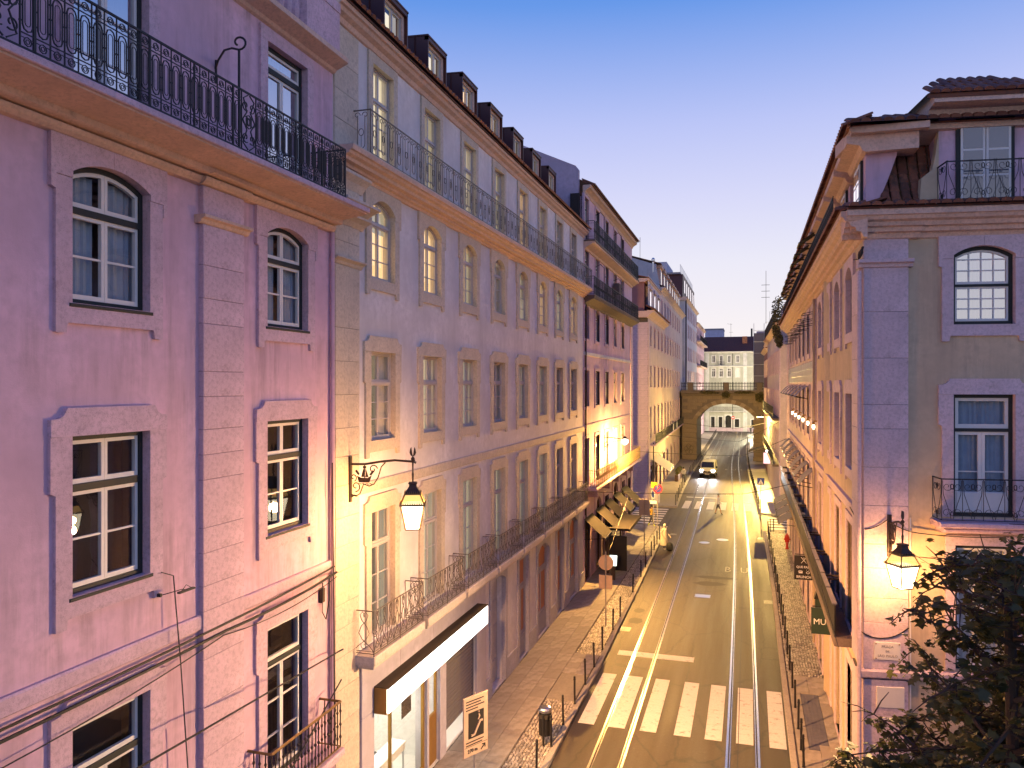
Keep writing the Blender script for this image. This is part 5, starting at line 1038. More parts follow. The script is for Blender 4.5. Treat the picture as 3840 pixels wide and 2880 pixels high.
t = thing('hanging_sign', 'dark green hanging sign with white letters MU under the balcony', 'sign', (2.3, 27.4, 2.95)); obj('board', MB().box(-.34, .36, -.04, .04, 0, .85), 'sign_green', t); obj('lettering', TX['mu'], None, t, T(-.08, -.046, .4) @ RX(90) @ Matrix.Scale(.8, 4)); obj('bracket', MB().tube([(-.3, 0, .9), (.3, 0, .9)], .02, 5), 'black_metal', t)
t = thing('lantern_sign', 'small dark hooded light box hanging behind the green sign', 'sign', (2.4, 29.6, 3.2)); obj('hood', MB().prism([(-.2, .35), (.2, .35), (.12, .6), (-.12, .6)], -.15, .15), 'black_metal', t); obj('box', MB().box(-.15, .15, -.12, .12, 0, .348), 'sign_green', t)
t = thing('fire_hydrant', 'red fire hydrant standing by the tiled wall', 'hydrant', (2.42, 55, .14)); obj('body', MB().lathe([(.13, 0), (.13, .06), (.08, .08), (.08, .42), (.15, .46), (.16, .8), (.12, .9), (.05, .98), (.04, 1.05)], 12), 'hydrant_red', t)
for s in (-1, 1): obj('outlet', MB().tube([(0, 0, .65), (s * .22, 0, .65)], .06, 8), 'hydrant_red', t)
# ------------------------------------------------------------------ buildings further down on the right
FR = [(4.4, 2.6, 0), (8.4, 2.2, 0), (12.2, 2.0, .0)]
W_ = T(2.55, 70, 0) @ RZ(-89.2)
b, F = block('sandy_building', 'sandy building with iron balconies past the side street', W_, -30, 0, 16.4, [-2.2 - 3.6 * k for k in range(8)], FR, 'cream_stucco', loc=(2.55, 70, 0), rz=-89.2)
stones(F, 'corner_pilaster', 'stone_pale', -1.1, 0, [.15 + .7 * k for k in range(23)], y0=-.08)
for z in (4.2, 8.2):
    bl = F.part('balcony', MB().box(-29.5, -1.2, -.6, 0, z - .2, z), 'dark_stone'); rail_run(F, bl, -29.4, -1.3, -.55, z + .05, rail_bars, 'iron', L=3.5, H=.95)
bl = F.part('roof_terrace', MB().box(-29, -.5, -.4, 0, 16.45, 16.55), 'dark_stone'); rail_run(F, bl, -29, -.6, -.35, 16.6, rail_bars, 'iron', L=3.5, H=1.1)
F.part('attic', MB().box(-29, -1, 1.5, 10, 16.4, 20.2), 'mauve_stucco')
b, F = block('red_building', 'dark red narrow building beside the bridge abutment', T(2.15, 101, 0) @ RZ(-89.4), -15, 0, 15.6, [-2 - 3.6 * k for k in range(4)], FR, 'red_stucco', loc=(2.15, 101, 0), rz=-89.4)
b, F = block('terrace_building', 'far building with roof terrace beyond the bridge', T(2.9, 128, 0) @ RZ(-90), -20, 0, 18.0, [-3 - 4 * k for k in range(5)], FR + [(15, 1.8, 0)], 'mauve_stucco', loc=(2.9, 128, 0), rz=-90)
leaf_cluster('rooftop_shrub', 'brown creeper spilling from the roof terrace of the sandy building', 'plant', [(2.3, 69.4, 17.2, .5, 1.2, 1.5), (2.25, 70.5, 15.8, .35, .8, 1.0), (2.4, 68.9, 14.9, .3, .4, .7)], n=1400, s=.11)
awning('corner_awning', 'brown sloping awning over a dark doorway near the bridge', -103, W_right(2.0), 3.4, .7, 2.1, 3.4, 'awning_brown', valance=.1)
t = thing('pink_sign', 'glowing pink projecting sign box on the sandy building', 'sign', (1.75, 84, 3.0)); obj('face', MB().box(-.35, .3, -.12, .12, 0, 1.1), 'lit_pink', t); obj('bracket', MB().tube([(-.3, 0, 1.2), (.8, 0, 1.2)], .03, 5), 'black_metal', t); obj('spot', MB().box(-.12, .12, -.18, -.05, 1.22, 1.36), 'lamp_white', t)
m = MB(); [m.tube([(0, 0, z), (-.9, 0, z)], .03, 4) for z in (0, .7, 1.4)]; m.tube([(-.4, 0, -3), (-.4, 0, 3)], .03, 4); t = tag(obj('roof_aerial', m, 'black_metal', None, T(2.2, 92, 21)), 'television aerial on the roof edge of the sandy building', 'antenna')
# ------------------------------------------------------------------ ground, road, pavements
def lerp_st(st, y):
    for (a, x0), (b, x1) in zip(st, st[1:]):
        if y <= b: return x0 + (x1 - x0) * max(0, (y - a)) / (b - a)
    return st[-1][1]
def smooth(st, y): return sum(lerp_st(st, y + k) for k in (-9, -6, -3, 0, 3, 6, 9)) / 7
KL = [(-40, -5.55), (30, -5.6), (42, -5.75), (55, -5.98), (72, -6.25), (82, -6.55), (95, -6.75), (128, -6.7), (190, -6.95)]
KR = [(-40, 1.17), (45, 1.15), (60, 1.0), (72, .67), (82, .35), (96, -.05), (107, -.25), (120, -.4), (135, -.55), (190, -.45)]
FLn = [(-40, -8.72), (62, -8.72), (70, -9.0), (122, -9.95), (190, -10.0)]; FRn = [(-40, 2.72), (62, 2.72), (70, 2.56), (116, 1.95), (190, 2.9)]
obj('ground', MB().box(-900, 900, -900, 1200, -.3, -.06), 'mortar', kind='structure')
m = MB(); ys = [-40 + 2.5 * k for k in range(93)]
for a, b in zip(ys, ys[1:]): m.face([(lerp_st(KL, a) - .05, a, 0), (lerp_st(KR, a) + .05, a, 0), (lerp_st(KR, b) + .05, b, 0), (lerp_st(KL, b) - .05, b, 0)])
m.face([(-30, 61.6, -.004), (-5.9, 61.6, -.004), (-6.2, 71.0, -.004), (-30, 71.0, -.004)]); m.face([(.9, 61.6, -.004), (25, 61.6, -.004), (25, 69.6, -.004), (.6, 69.6, -.004)]); m.face([(-30, 183, -.006), (25, 183, -.006), (25, 190, -.006), (-30, 190, -.006)])
road = obj('road', m, 'asphalt', kind='structure')
def sheet(st0, st1, a, b, z0, z1, name, mat, step=2.5, **k):
    m = MB(); n = max(1, int((b - a) / step))
    for i in range(n):
        p, q = a + (b - a) * i / n, a + (b - a) * (i + 1) / n; x = [lerp_st(st0, p), lerp_st(st1, p), lerp_st(st1, q), lerp_st(st0, q)]
        m.face([(x[0], p, z1), (x[1], p, z1), (x[2], q, z1), (x[3], q, z1)])
        for s in (0, 1): m.face([(x[0 if s == 0 else 1], p, z0), (x[3 if s == 0 else 2], q, z0), (x[3 if s == 0 else 2], q, z1), (x[0 if s == 0 else 1], p, z1)])
    for y in (a, b): m.face([(lerp_st(st0, y), y, z0), (lerp_st(st1, y), y, z0), (lerp_st(st1, y), y, z1), (lerp_st(st0, y), y, z1)])
    return obj(name, m, mat, **k)
swl = sheet(FLn, KL, -40, 61.4, -.05, .1, 'sidewalk', 'mortar', kind='structure'); swl2 = sheet(FLn, KL, 71.3, 183, -.05, .12, 'sidewalk', 'paver', kind='structure')
swr = sheet(KR, FRn, -40, 61.4, -.05, .1, 'sidewalk', 'mortar', kind='structure'); swr2 = sheet(KR, FRn, 69.8, 183, -.05, .12, 'sidewalk', 'cobble', kind='structure')
sq = sheet([(-40, 2.72), (60, 2.72)], [(-40, 60), (60, 60)], -40, 24.5, -.05, .1, 'square_paving', 'paver', kind='structure')
kme = {}
def kerb(parent, st, side, a, b, L=1.1):
    y = a
    while y < b - .2:
        l = min(L, b - y); x0, x1 = lerp_st(st, y), lerp_st(st, y + l); ang = math.atan2(x1 - x0, l)
        me = cached(('kerb', round(l, 2), side), lambda: (MB().slab(0, .2, .004, l - .004, -.04, .14, .02) if side > 0 else MB().slab(-.2, 0, .004, l - .004, -.04, .14, .02)).mesh('kerb_stone', 'kerb_stone'))
        obj('kerb_stone', me, None, parent, T(x0, y, random.uniform(-.004, .004)) @ Matrix.Rotation(-ang, 4, 'Z')); y += l
kerb(swl, KL, -1, 5, 61.2); kerb(swr, KR, 1, 5, 61.2); kerb(swl2, KL, -1, 71.4, 140, 1.6); kerb(swr2, KR, 1, 69.9, 140, 1.6)
def slabs(parent, x0, x1, y0, y1, nx, L, z=.145, stag=True):
    w = (x1 - x0) / nx
    me = cached(('slab', round(w, 3), round(L, 3)), lambda: MB().slab(.004, w - .004, .004, L - .004, .09, z, .005).mesh('paving_slab', 'paver'))
    for i in range(nx):
        y = y0 - (L / 2 if stag and i % 2 else 0)
        while y < y1 - .05:
            if y >= y0 - L * .6: obj('paving_slab', me, None, parent, T(x0 + w * i, y, random.uniform(-.002, .002)))
            y += L
slabs(swl, -8.7, -6.88, 13.5, 61, 3, .92); slabs(swl, -6.88, -5.84, 28.9, 31.2, 2, .575, stag=False)
slabs(swr, 1.4, 2.7, 21, 25.0, 2, .8); slabs(swr, 1.4, 1.74, 25.0, 29.5, 1, .75, stag=False); slabs(swr, 2.34, 2.7, 25.0, 29.5, 1, .75, stag=False); slabs(swr, 1.4, 2.7, 29.5, 31.2, 2, .57, stag=False)
def cobbles(parent, x0f, x1f, y0, y1, s=.105, zz=.135):
    m = MB(); rnd = random.Random(11); y = y0
    while y < y1:
        x0, x1 = x0f(y), x1f(y); x = x0 + rnd.uniform(0, .05)
        while x < x1 - s * .6:
            a, b = x + rnd.uniform(.002, .012), x + s * rnd.uniform(.86, .97); c, d = y + rnd.uniform(0, .014), y + s * rnd.uniform(.84, .98); h = zz + rnd.uniform(-.008, .012); q = [rnd.uniform(-.006, .006) for _ in range(4)]; i = .014; o = len(m.v)
            m.v += [(a, c, .09), (b, c, .09), (b, d, .09), (a, d, .09), (a + i, c + i, h + q[0]), (b - i, c + i, h + q[1]), (b - i, d - i, h + q[2]), (a + i, d - i, h + q[3])]
            for f in ((4, 5, 6, 7), (0, 1, 5, 4), (1, 2, 6, 5), (2, 3, 7, 6), (3, 0, 4, 7)): m.f.append(tuple(o + k for k in f)); m.m.append(0)
            x += s
        y += s
    return obj('cobble_paving', m, 'cobble', parent, kind='stuff')
cobbles(swl, lambda y: -6.86, lambda y: lerp_st(KL, y) - .2, 14, 26.3); cobbles(swl, lambda y: -6.86, lambda y: lerp_st(KL, y) - .2, 31.25, 61); cobbles(swr, lambda y: lerp_st(KR, y) + .21, lambda y: 2.7, 31.3, 61)
def tactile(parent, x0, x1, y0, y1, mt='tactile'):
    o = obj('tactile_paving', MB().box(x0, x1, y0, y1, .09, .138), mt, parent); m = MB(); y = y0 + .1
    while y < y1 - .05:
        x = x0 + .08
        while x < x1 - .05: m.lathe([(.03, .138), (.02, .145)], 5, x, y); x += .12
        y += .12
    obj('tactile_studs', m, mt, o, kind='stuff')
tactile(swl, -6.86, -5.85, 26.4, 28.85); tactile(swr, 1.75, 2.33, 25.05, 29.45, 'tactile_dark')
# markings, covers and letters lie on the road
sx = [(-5.42, -4.89), (-4.42, -3.88), (-3.39, -2.87), (-2.31, -1.79), (-1.35, -.83), (-.40, .12), (.60, 1.10)]
for a, b in sx: obj('crosswalk_stripe', MB().box(a, b, 25.1, 29.7, -.01, .004), 'road_paint', road)
for k in range(6): a = -5.85 + 1.08 * k; obj('crosswalk_stripe', MB().box(a, a + .6, 71.2, 75.8, -.01, .004), 'road_paint', road)
for k in range(7): obj('crosswalk_stripe', MB().box(-11.4, -6.9, 62.6 + 1.2 * k, 63.15 + 1.2 * k, -.01, .004), 'road_paint', road)
for k in range(5): obj('crosswalk_stripe', MB().box(1.5, 5.0, 62.8 + 1.25 * k, 63.4 + 1.25 * k, -.01, .004), 'road_paint', road)
obj('stop_line', MB().box(-5.23, -2.15, 31.88, 32.45, -.01, .004), 'road_paint', road); obj('stop_line', MB().box(-5.95, -2.95, 78.2, 78.6, -.01, .004), 'road_paint', road)
for y, xs_ in ((48.4, (-1.25, -.3, .55)), (81.2, (-2.1, -1.0, -.05)), (105, (-2.9, -1.9, -1.0)), (124, (-3.0, -2.0, -1.1))):
    for k, x in zip(('bus_b', 'bus_u', 'bus_s'), xs_):
        if y == 48.4 and k == 'bus_s': continue
        obj('lettering', TX[k], None, road, T(x, y, .004) @ Matrix.Diagonal((.72, 2.0, 1, 1)))
def cover(x, y, r): obj('manhole_cover', MB().lathe([(r, -.02), (r, .005), (r - .04, .008), (r - .05, .005), (.02, .006)], 20), 'steel', road, T(x, y, 0))
cover(-3.05, 56.2, .38); cover(-1.85, 57.6, .42)
obj('manhole_cover', MB().slab(-.4, .4, -.3, .3, -.02, .008, .01), 'steel', road, T(-2.36, 42, 0))
for x, y in ((-5.42, 35.3), (-5.4, 58.6), (.7, 58.9), (.95, 41.8)):
    m = MB(); m.box(-.24, .24, -.32, .32, -.02, .003); g = obj('drain_grate', m, 'groove', road, T(x, y, 0)); m = MB(); [m.box(-.24, .24, -.3 + .08 * k, -.265 + .08 * k, .003, .008) for k in range(8)]; obj('grate_bar', m, 'rail_grey', g)
plain('patch', (.026, .024, .023), .7); 
for x, y, a, b in ((-5.15, 36.7, .33, .5), (-5.2, 38.4, .28, .4), (-2.1, 44.7, .9, .5), (-1.9, 46.2, 1.2, .35)):
    m = MB(); m.face([(x + a * math.cos(t) * random.uniform(.8, 1.1), y + b * math.sin(t) * random.uniform(.8, 1.1), .0025) for t in [k * math.pi / 9 for k in range(18)]]); obj('asphalt_patch', m, 'patch', road)
# tram rails
RA = [(-40, -4.3), (22, -4.49), (32, -4.57), (49, -4.76), (60, -4.87), (72, -5.12), (94, -5.55), (118, -5.72), (190, -5.85)]
RC = [(-40, -.58), (23, -.63), (36, -.72), (50, -.87), (60, -1.05), (73, -1.36), (90, -1.85), (103, -2.2), (113, -2.4), (137, -2.55), (190, -2.6)]
for nm, st, lab in (('tram_track', RA, 'pair of shiny tram rails running beside the wide paved sidewalk'), ('tram_track', RC, 'pair of shiny tram rails running beside the narrow cobbled sidewalk')):
    t = thing(nm, lab, 'tram track', (smooth(st, 0), 0, 0))
    for off, s in ((0, 1), (.93, -1)):
        for nm2, a, b, z, mt in (('rail', -.035, .035, .011, 'rail_steel'), ('rail_groove', .037, .075, .005, 'groove'), ('guard_rail', .077, .1, .010, 'rail_steel')):
            m = MB(); pts = []
            for k in range(116):
                y = -30 + 1.9 * k; x = smooth(st, y) + off - smooth(st, 0); A_, B_ = (a, b) if s > 0 else (-b, -a); pts.append((x + A_, x + B_, y))
            for p, q in zip(pts, pts[1:]):
                m.face([(p[0], p[2], z), (p[1], p[2], z), (q[1], q[2], z), (q[0], q[2], z)])
                for i in (0, 1): m.face([(p[i], p[2], -.02), (q[i], q[2], -.02), (q[i], q[2], z), (p[i], p[2], z)])
            obj(nm2, m, mt, t)
# ------------------------------------------------------------------ bollards
bo = MB().lathe([(.045, 0), (.045, .03), (.036, .04), (.036, .82), (.044, .83), (.044, .86), (.037, .87), (.037, .95), (.03, .965)], 10); bo.smooth = False; bo = bo.mesh('bollard', 'black_metal'); bo2 = bo
def bollard(x, y, lab, grp): tag(obj('bollard', bo, None, None, T(x, y, .13) @ RY(random.uniform(-1.2, 1.2)) @ RX(random.uniform(-1.2, 1.2))), lab, 'bollard', grp)
for y, x in ((19.6, -5.78), (21.2, -5.78), (22.9, -5.78), (24.5, -5.78), (26.2, -5.77), (28.0, -5.77), (29.85, -5.8), (31.9, -5.85), (34.6, -5.87), (36.7, -5.88), (41.2, -5.92), (44.6, -5.95), (47.0, -5.99), (50.1, -6.02), (52.0, -6.05), (53.9, -6.08), (55.7, -6.1)): bollard(x, y, 'slim black bollard on the kerb of the wide paved sidewalk', 'bollards along the wide sidewalk')
for y, x in ((23.8, 1.5), (24.9, 1.5), (26.4, 1.5), (28.1, 1.5), (29.9, 1.5), (31.8, 1.5), (33.6, 1.49), (35.7, 1.48), (37.6, 1.47), (39.4, 1.46), (41.3, 1.45), (43.5, 1.44), (45.6, 1.42), (47.8, 1.4), (50.3, 1.38), (53, 1.36), (55.6, 1.34), (58, 1.32), (60.2, 1.33)): bollard(x, y, 'slim black bollard on the kerb of the cobbled sidewalk', 'bollards along the cobbled sidewalk')
for k in range(2): bollard(1.5 + .25 * k, 61.1 + .2 * k, 'black bollard at the corner of the cobbled sidewalk by the side street', 'bollards at the side street corner')
y = 72.0
while y < 182: bollard(lerp_st(KL, y) - .2, y, 'black bollard on the far kerb below the long stone building', 'bollards along the far left kerb'); y += 2.4
y = 71.2
while y < 182: bollard(lerp_st(KR, y) + .2, y, 'black bollard on the far kerb below the sandy building', 'bollards along the far right kerb'); y += 1.9 if y < 100 else 2.6
# ------------------------------------------------------------------ lamps
def lamp_pane(name, col, st, tr):
    b = NB(name); e = b.n('ShaderNodeEmission', {0: col + (1,), 1: st}); t = b.n('ShaderNodeBsdfTransparent', {0: (1, .97, .9, 1)})
    m = b.n('ShaderNodeMixShader', {0: tr, 1: e.outputs[0], 2: t.outputs[0]}); b.t.links.new(m.outputs[0], b.o.inputs[0])
lamp_pane('lantern_glass', (1., .86, .58), 7., .6); lamp_pane('lantern_amber', (1., .58, .18), 1.3, .25)
SOD = (1., .46, .14)
def point(name, loc, P, col=SOD, r=.1, parent=None):
    l = bpy.data.lights.new(name, 'POINT'); l.energy = P; l.color = col; l.shadow_soft_size = r; o = bpy.data.objects.new(name, l); COL.objects.link(o)
    if parent: o.parent = parent
    o.location = loc; return o
def wall_lantern(label, loc, rz, arm, P, ship=True):
    t = thing('wall_lantern', label, 'street lamp', loc, rz, 'wrought iron wall lanterns')
    m = MB(); m.box(-.01, .05, -.045, .045, -.98, .06); m.tube([(.03, 0, -.12), (arm * .25, 0, -.11), (arm * .5, 0, -.04), (arm * .72, 0, .0), (arm + .03, 0, -.02)], .026, 6)
    k = min(1., arm / 1.57)
    s = lambda pts: [(x * k, 0, z) for x, z in pts]
    m.tube(s([(.9, -.06), (.8, -.16), (.72, -.4), (.62, -.55), (.5, -.6), (.36, -.56), (.32, -.66), (.27, -.78), (.16, -.84), (.04, -.8)]), .016, 5); m.tube([(x * k, 0, z) for x, y, z in spiral(.16, -.62, .12, .03, -1.6, 5.2, 14)], .014, 5)
    m.tube([(x * k, 0, z) for x, y, z in spiral(.6, -.22, .11, .02, .2, 7.0, 14)], .013, 5); m.tube([(x * k, 0, z) for x, y, z in spiral(.1, -.42, .09, .02, -1.2, 5.0, 12)], .013, 5)
    m.tube([(.03, 0, -.88), (.12, 0, -.82), (.2 * k, 0, -.84)], .02, 5); m.tube([((arm + x * .5), 0, z) for x, y, z in spiral(.12, -.02, .05, .02, 2, 7, 8)], .012, 5)
    obj('bracket', m, 'iron_brown', t)
    if ship:
        m = MB(); m.prism([(.2 * k, -.38), (.24 * k, -.52), (.5 * k, -.52), (.56 * k, -.36), (.46 * k, -.42), (.3 * k, -.42)], -.012, .012); m.prism([(.3 * k, -.4), (.36 * k, -.2), (.4 * k, -.4)], -.01, .01); m.prism([(.41 * k, -.4), (.41 * k, -.2), (.48 * k, -.4)], -.01, .01)
        m.tube([(.385 * k, 0, -.42), (.385 * k, 0, -.12)], .012, 4); m.box(.35 * k, .42 * k, -.015, .015, -.2, -.15)
        for q in (-1, 1): m.prism([((.385 + q * .12) * k, -.34), ((.385 + q * .2) * k, -.24), ((.385 + q * .24) * k, -.27), ((.385 + q * .16) * k, -.36)], -.01, .01)
        for i in range(4): m.tube([((.22 + .09 * i) * k, 0, -.56), ((.26 + .09 * i) * k, 0, -.54), ((.3 + .09 * i) * k, 0, -.57)], .008, 4)
        obj('ship_emblem', m, 'iron_brown', t)
    x = arm; ph = math.pi / 4 + R_(22)
    obj('finial', MB().lathe([(.01, -.02), (.045, .03), (.045, .06), (.015, .09), (.02, .12)], 8, x, 0).prism([(x - .06, .26), (x - .075, .18), (x - .05, .12), (x - .005, .1), (x - .02, .18), (x - .04, .3)], -.012, .012).prism([(x + .04, .3), (x + .02, .18), (x + .005, .1), (x + .05, .12), (x + .075, .18), (x + .06, .26)], -.012, .012), 'iron_brown', t)
    obj('stem', MB().lathe([(.018, -.52), (.02, -.38), (.028, -.3), (.016, -.24), (.022, -.02)], 8, x, 0), 'iron_brown', t)
    cap = MB().lathe([(.24, -.73), (.25, -.71), (.23, -.69), (.13, -.58), (.11, -.52), (.14, -.5), (.13, -.47), (.03, -.46)], 4, x, 0, ph)
    obj('cap', cap, 'iron_brown', t)
    fr = MB(); ring = [(.36, -.93, .24, -.72), (.35, -.97, .215, -1.5)]
    for r0, z0, r1, z1 in ring:
        for i in range(4):
            a = ph + i * math.pi / 2; fr.tube([(x + r0 * math.cos(a), r0 * math.sin(a), z0), (x + r1 * math.cos(a), r1 * math.sin(a), z1)], .018, 4)
    for r0, z0, w in ((.38, -.95, .028), (.215, -1.5, .018), (.245, -.72, .02)): fr.tube([(x + r0 * math.cos(ph + i * math.pi / 2), r0 * math.sin(ph + i * math.pi / 2), z0) for i in range(4)], w, 4, True)
    for i in range(4):
        a, b = ph + i * math.pi / 2, ph + (i + 1) * math.pi / 2
        for r0, z0, n in ((.39, -.93, 11), (.25, -.70, 8)):
            for j in range(n):
                f = (j + .5) / n; px = x + r0 * (math.cos(a) * (1 - f) + math.cos(b) * f); py = r0 * (math.sin(a) * (1 - f) + math.sin(b) * f); fr.tube([(px, py, z0), (px * 1.0, py, z0 + .045)], .012, 3, False, .003)
    obj('lantern_frame', fr, 'iron_gold', t)
    for i in range(4):
        a, b = ph + i * math.pi / 2, ph + (i + 1) * math.pi / 2; c = lambda r, q, z: (x + r * math.cos(q), r * math.sin(q), z)
        m = MB(); m.face([c(.21, a, -1.49), c(.21, b, -1.49), c(.345, b, -.97), c(.345, a, -.97)]); obj('glass_pane', m, 'lantern_glass', t)
        m = MB(); m.face([c(.35, a, -.93), c(.35, b, -.93), c(.235, b, -.73), c(.235, a, -.73)]); obj('upper_pane', m, 'lantern_amber', t)
    m = MB(); m.face([(x + .21 * math.cos(ph + i * math.pi / 2), .21 * math.sin(ph + i * math.pi / 2), -1.495) for i in range(4)]); obj('base_pane', m, 'lantern_glass', t)
    point('lantern_light', (x, 0, -1.2), P, SOD, .12, t)
    return t
def spot(name, loc, aim, P, col=SOD, size=120, blend=1., r=.12):
    """extra spot added at a lamp to brighten the road or a wall"""
    l = bpy.data.lights.new(name, 'SPOT'); l.energy = P; l.color = col; l.shadow_soft_size = r; l.spot_size = R_(size); l.spot_blend = blend
    o = bpy.data.objects.new(name, l); COL.objects.link(o); d = Vector(aim) - Vector(loc); o.location = loc; o.rotation_euler = d.to_track_quat('-Z', 'Y').to_euler(); return o
LP = 1000.
wall_lantern('wrought iron lantern with ship emblem on the lilac building pilaster', (XL + .06, 15.72, 9.5), 0, 1.57, LP)
wall_lantern('wrought iron lantern on the corner pilaster of the ochre building beside the tree', (3.30, 20.98, 7.92), -81.6, .95, LP * .6)
spot('lantern_fill_spot', (-7.12, 15.72, 7.98), (.9, 30, 0), 27000, (1, .46, .15), 76); spot('lantern_fill_spot', (3.44, 20.04, 6.4), (-8.7, 13.5, 1.5), 13500, (1, .60, .28), 105)  # fill spots added at the lanterns: one for the road, one for the pink wall
spot('lamp_fill_spot', (-7.45, 48.7, 7.42), (-3, 32, 0), 22000, (1, .46, .10), 130); spot('lamp_fill_spot', (-7.45, 48.7, 7.42), (-5.0, 70, 1.5), 36000, (1, .58, .15), 116); spot('lamp_fill_spot', (1.2, 95, 7.25), (-5.0, 78, 0), 34000, (1, .60, .14), 120); spot('lamp_fill_spot', (1.2, 95, 7.25), (-3, 128, 0), 9000, (1, .62, .18), 100)  # fill spots added at the arm lamps to brighten road and crossings
t = thing('arm_lamp', 'bright street lamp on a scrolled arm of the violet building', 'street lamp', (XL, 48.2, 7.7), 0)
m = MB(); m.tube([(0, 0, .15), (.5, .2, .12), (1.25, .5, 0)], .03, 6); m.tube([(0, 0, -.5), (.6, .2, -.1), (1.15, .45, -.05)], .022, 6); m.tube([(.2 + x, .05, z) for x, y, z in spiral(0, -.35, .2, .04, 1.5, 8, 14)], .02, 5); m.box(-.01, .05, -.06, .06, -.75, .3); obj('arm', m, 'iron_brown', t)
obj('hood', MB().lathe([(.05, .2), (.12, .12), (.2, .06), (.2, .03), (.05, .03)], 12, 1.25, .5), 'iron_brown', t); obj('bulb', MB().lathe([(.02, -.32), (.14, -.26), (.2, -.12), (.17, .0), (.05, .03)], 12, 1.25, .5), 'lamp_white', t); point('lamp_light', (1.25, .5, -.5), 2600, (1, .56, .14), .15, t)
t = thing('arm_lamp', 'sodium street lamp on an arm over the pavement near the bridge', 'street lamp', (2.3, 95, 7.4), 180)
obj('arm', MB().tube([(0, 0, .2), (.6, 0, .15), (1.2, 0, 0)], .03, 6).tube([(0, 0, -.7), (.5, 0, .1)], .02, 5), 'iron', t); obj('hood', MB().bev(.7, 1.5, -.16, .16, -.02, .08, .02), 'iron', t); obj('bulb', MB().box(.75, 1.45, -.13, .13, -.1, -.022), 'sodium', t); point('lamp_light', (1.1, 0, -.3), 4500, (1, .68, .16), .15, t)
t = thing('arm_lamp', 'street lamp on the pale stone side beyond the arch', 'street lamp', (-9.9, 140, 7.4), 0); obj('arm', MB().tube([(0, 0, .2), (1.3, 0, 0)], .04, 5), 'iron', t); obj('bulb', MB().box(1.0, 1.6, -.13, .13, -.1, -.02), 'sodium', t); point('lamp_light', (1.3, 0, -.3), 5000, (1, .7, .3), .15, t)
t = thing('arm_lamp', 'white street lamp lighting the pale green building', 'street lamp', (2.9, 172, 8.4), 180); obj('arm', MB().tube([(0, 0, .2), (1.3, 0, 0)], .04, 5), 'iron', t); obj('bulb', MB().box(1.0, 1.6, -.13, .13, -.1, -.02), 'lamp_white', t); point('lamp_light', (1.3, 0, -.3), 14000, (1, .88, .55), .15, t)
# ------------------------------------------------------------------ signs and street furniture
def post(name, label, cat, loc, h, rz=0, r=.03, group=None):
    t = thing(name, label, cat, loc, rz, group); obj('post', MB().lathe([(r * 1.5, 0), (r * 1.5, .04), (r, .05), (r, h), (r * .6, h + .02)], 8), 'sign_back', t); return t
t = post('direction_sign', 'tan pedestrian sign with escalator pictogram and 270 m arrow', 'sign', (-6.62, 18.35, .14), 3.3, 62)
obj('board', MB().bev(-.42, .42, -.06, -.03, 1.75, 3.25, .02), 'tan_board', t); obj('pictogram_field', MB().box(-.26, .26, -.066, -.061, 2.2, 2.85), 'sign_black', t)
m = MB(); m.tube([(-.18, -.07, 2.28), (-.08, -.07, 2.28), (.12, -.07, 2.58), (.2, -.07, 2.58)], .035, 4); m.tube([(.06, -.07, 2.62), (.1, -.07, 2.7), (.08, -.07, 2.76)], .025, 4); m.tube([(.08, -.07, 2.8), (.08, -.07, 2.83)], .025, 6); obj('pictogram', m, 'tan_board', t)
m = MB(); [m.box(-.34, -.34 + w, -.064, -.061, z, z + .03) for w, z in ((.6, 3.12), (.5, 3.05), (.62, 2.98), (.4, 2.91), (.6, 2.1), (.55, 2.03))]; m.tube([(.16, -.066, 1.83), (.3, -.066, 1.95)], .014, 4); m.tube([(.2, -.066, 1.95), (.3, -.066, 1.95), (.3, -.066, 1.85)], .014, 4); m.box(-.38, .38, -.064, -.061, 2.0, 2.01); obj('small_print', m, 'sign_black', t); obj('lettering', TX['m270'], None, t, T(-.12, -.066, 1.89) @ RX(90))
t = thing('litter_bin', 'dark cylindrical litter bin on a post at the kerb', 'bin', (-6.02, 23.1, .14)); obj('post', MB().tube([(.0, -.22, 0), (.0, -.22, .95)], .035, 8), 'black_metal', t); obj('drum', MB().lathe([(.16, .25), (.2, .27), (.2, .95), (.21, .96), (.21, 1.0)], 18), 'black_metal', t); obj('rim', MB().lathe([(.215, .98), (.215, 1.05), (.17, 1.1), (.1, 1.12)], 18), 'steel', t); [obj('slot', MB().box(-.13, .13, s * .2 - .012, s * .2 + .012, .8, .92), 'groove', t) for s in (-1, 1)]
t = post('disc_sign', 'tall post with round sign and two small plates seen from behind', 'sign', (-6.3, 35.2, .14), 3.35); obj('disc', MB().tube([(0, .04, 2.85), (0, .055, 2.85)], .35, 24), 'tan_board', t); [obj('plate', MB().bev(s * .17 - .14, s * .17 + .14, -.055, -.035, 1.66, 2.3, .01), 'tan_board', t) for s in (-1, 1)]; obj('clamp', MB().box(-.05, .05, -.04, .04, 2.6, 3.1), 'sign_back', t)
t = post('panel_sign', 'grey back of a rectangular sign on a tall post by the bus shelter', 'sign', (-6.2, 48.0, .14), 3.95); obj('panel', MB().bev(-.33, .33, .04, .06, 2.95, 3.95, .01), 'sign_back', t)
def disc_face(t, x, z, r, y, rot, mats):
    g = obj('disc', MB().tube([(0, 0, 0), (0, -.02, 0)], r, 20), mats[0], t, T(x, y, z) @ RZ(rot)); obj('disc_centre', MB().tube([(0, -.021, 0), (0, -.025, 0)], r * .78, 20), mats[1], t, T(x, y, z) @ RZ(rot)); return g
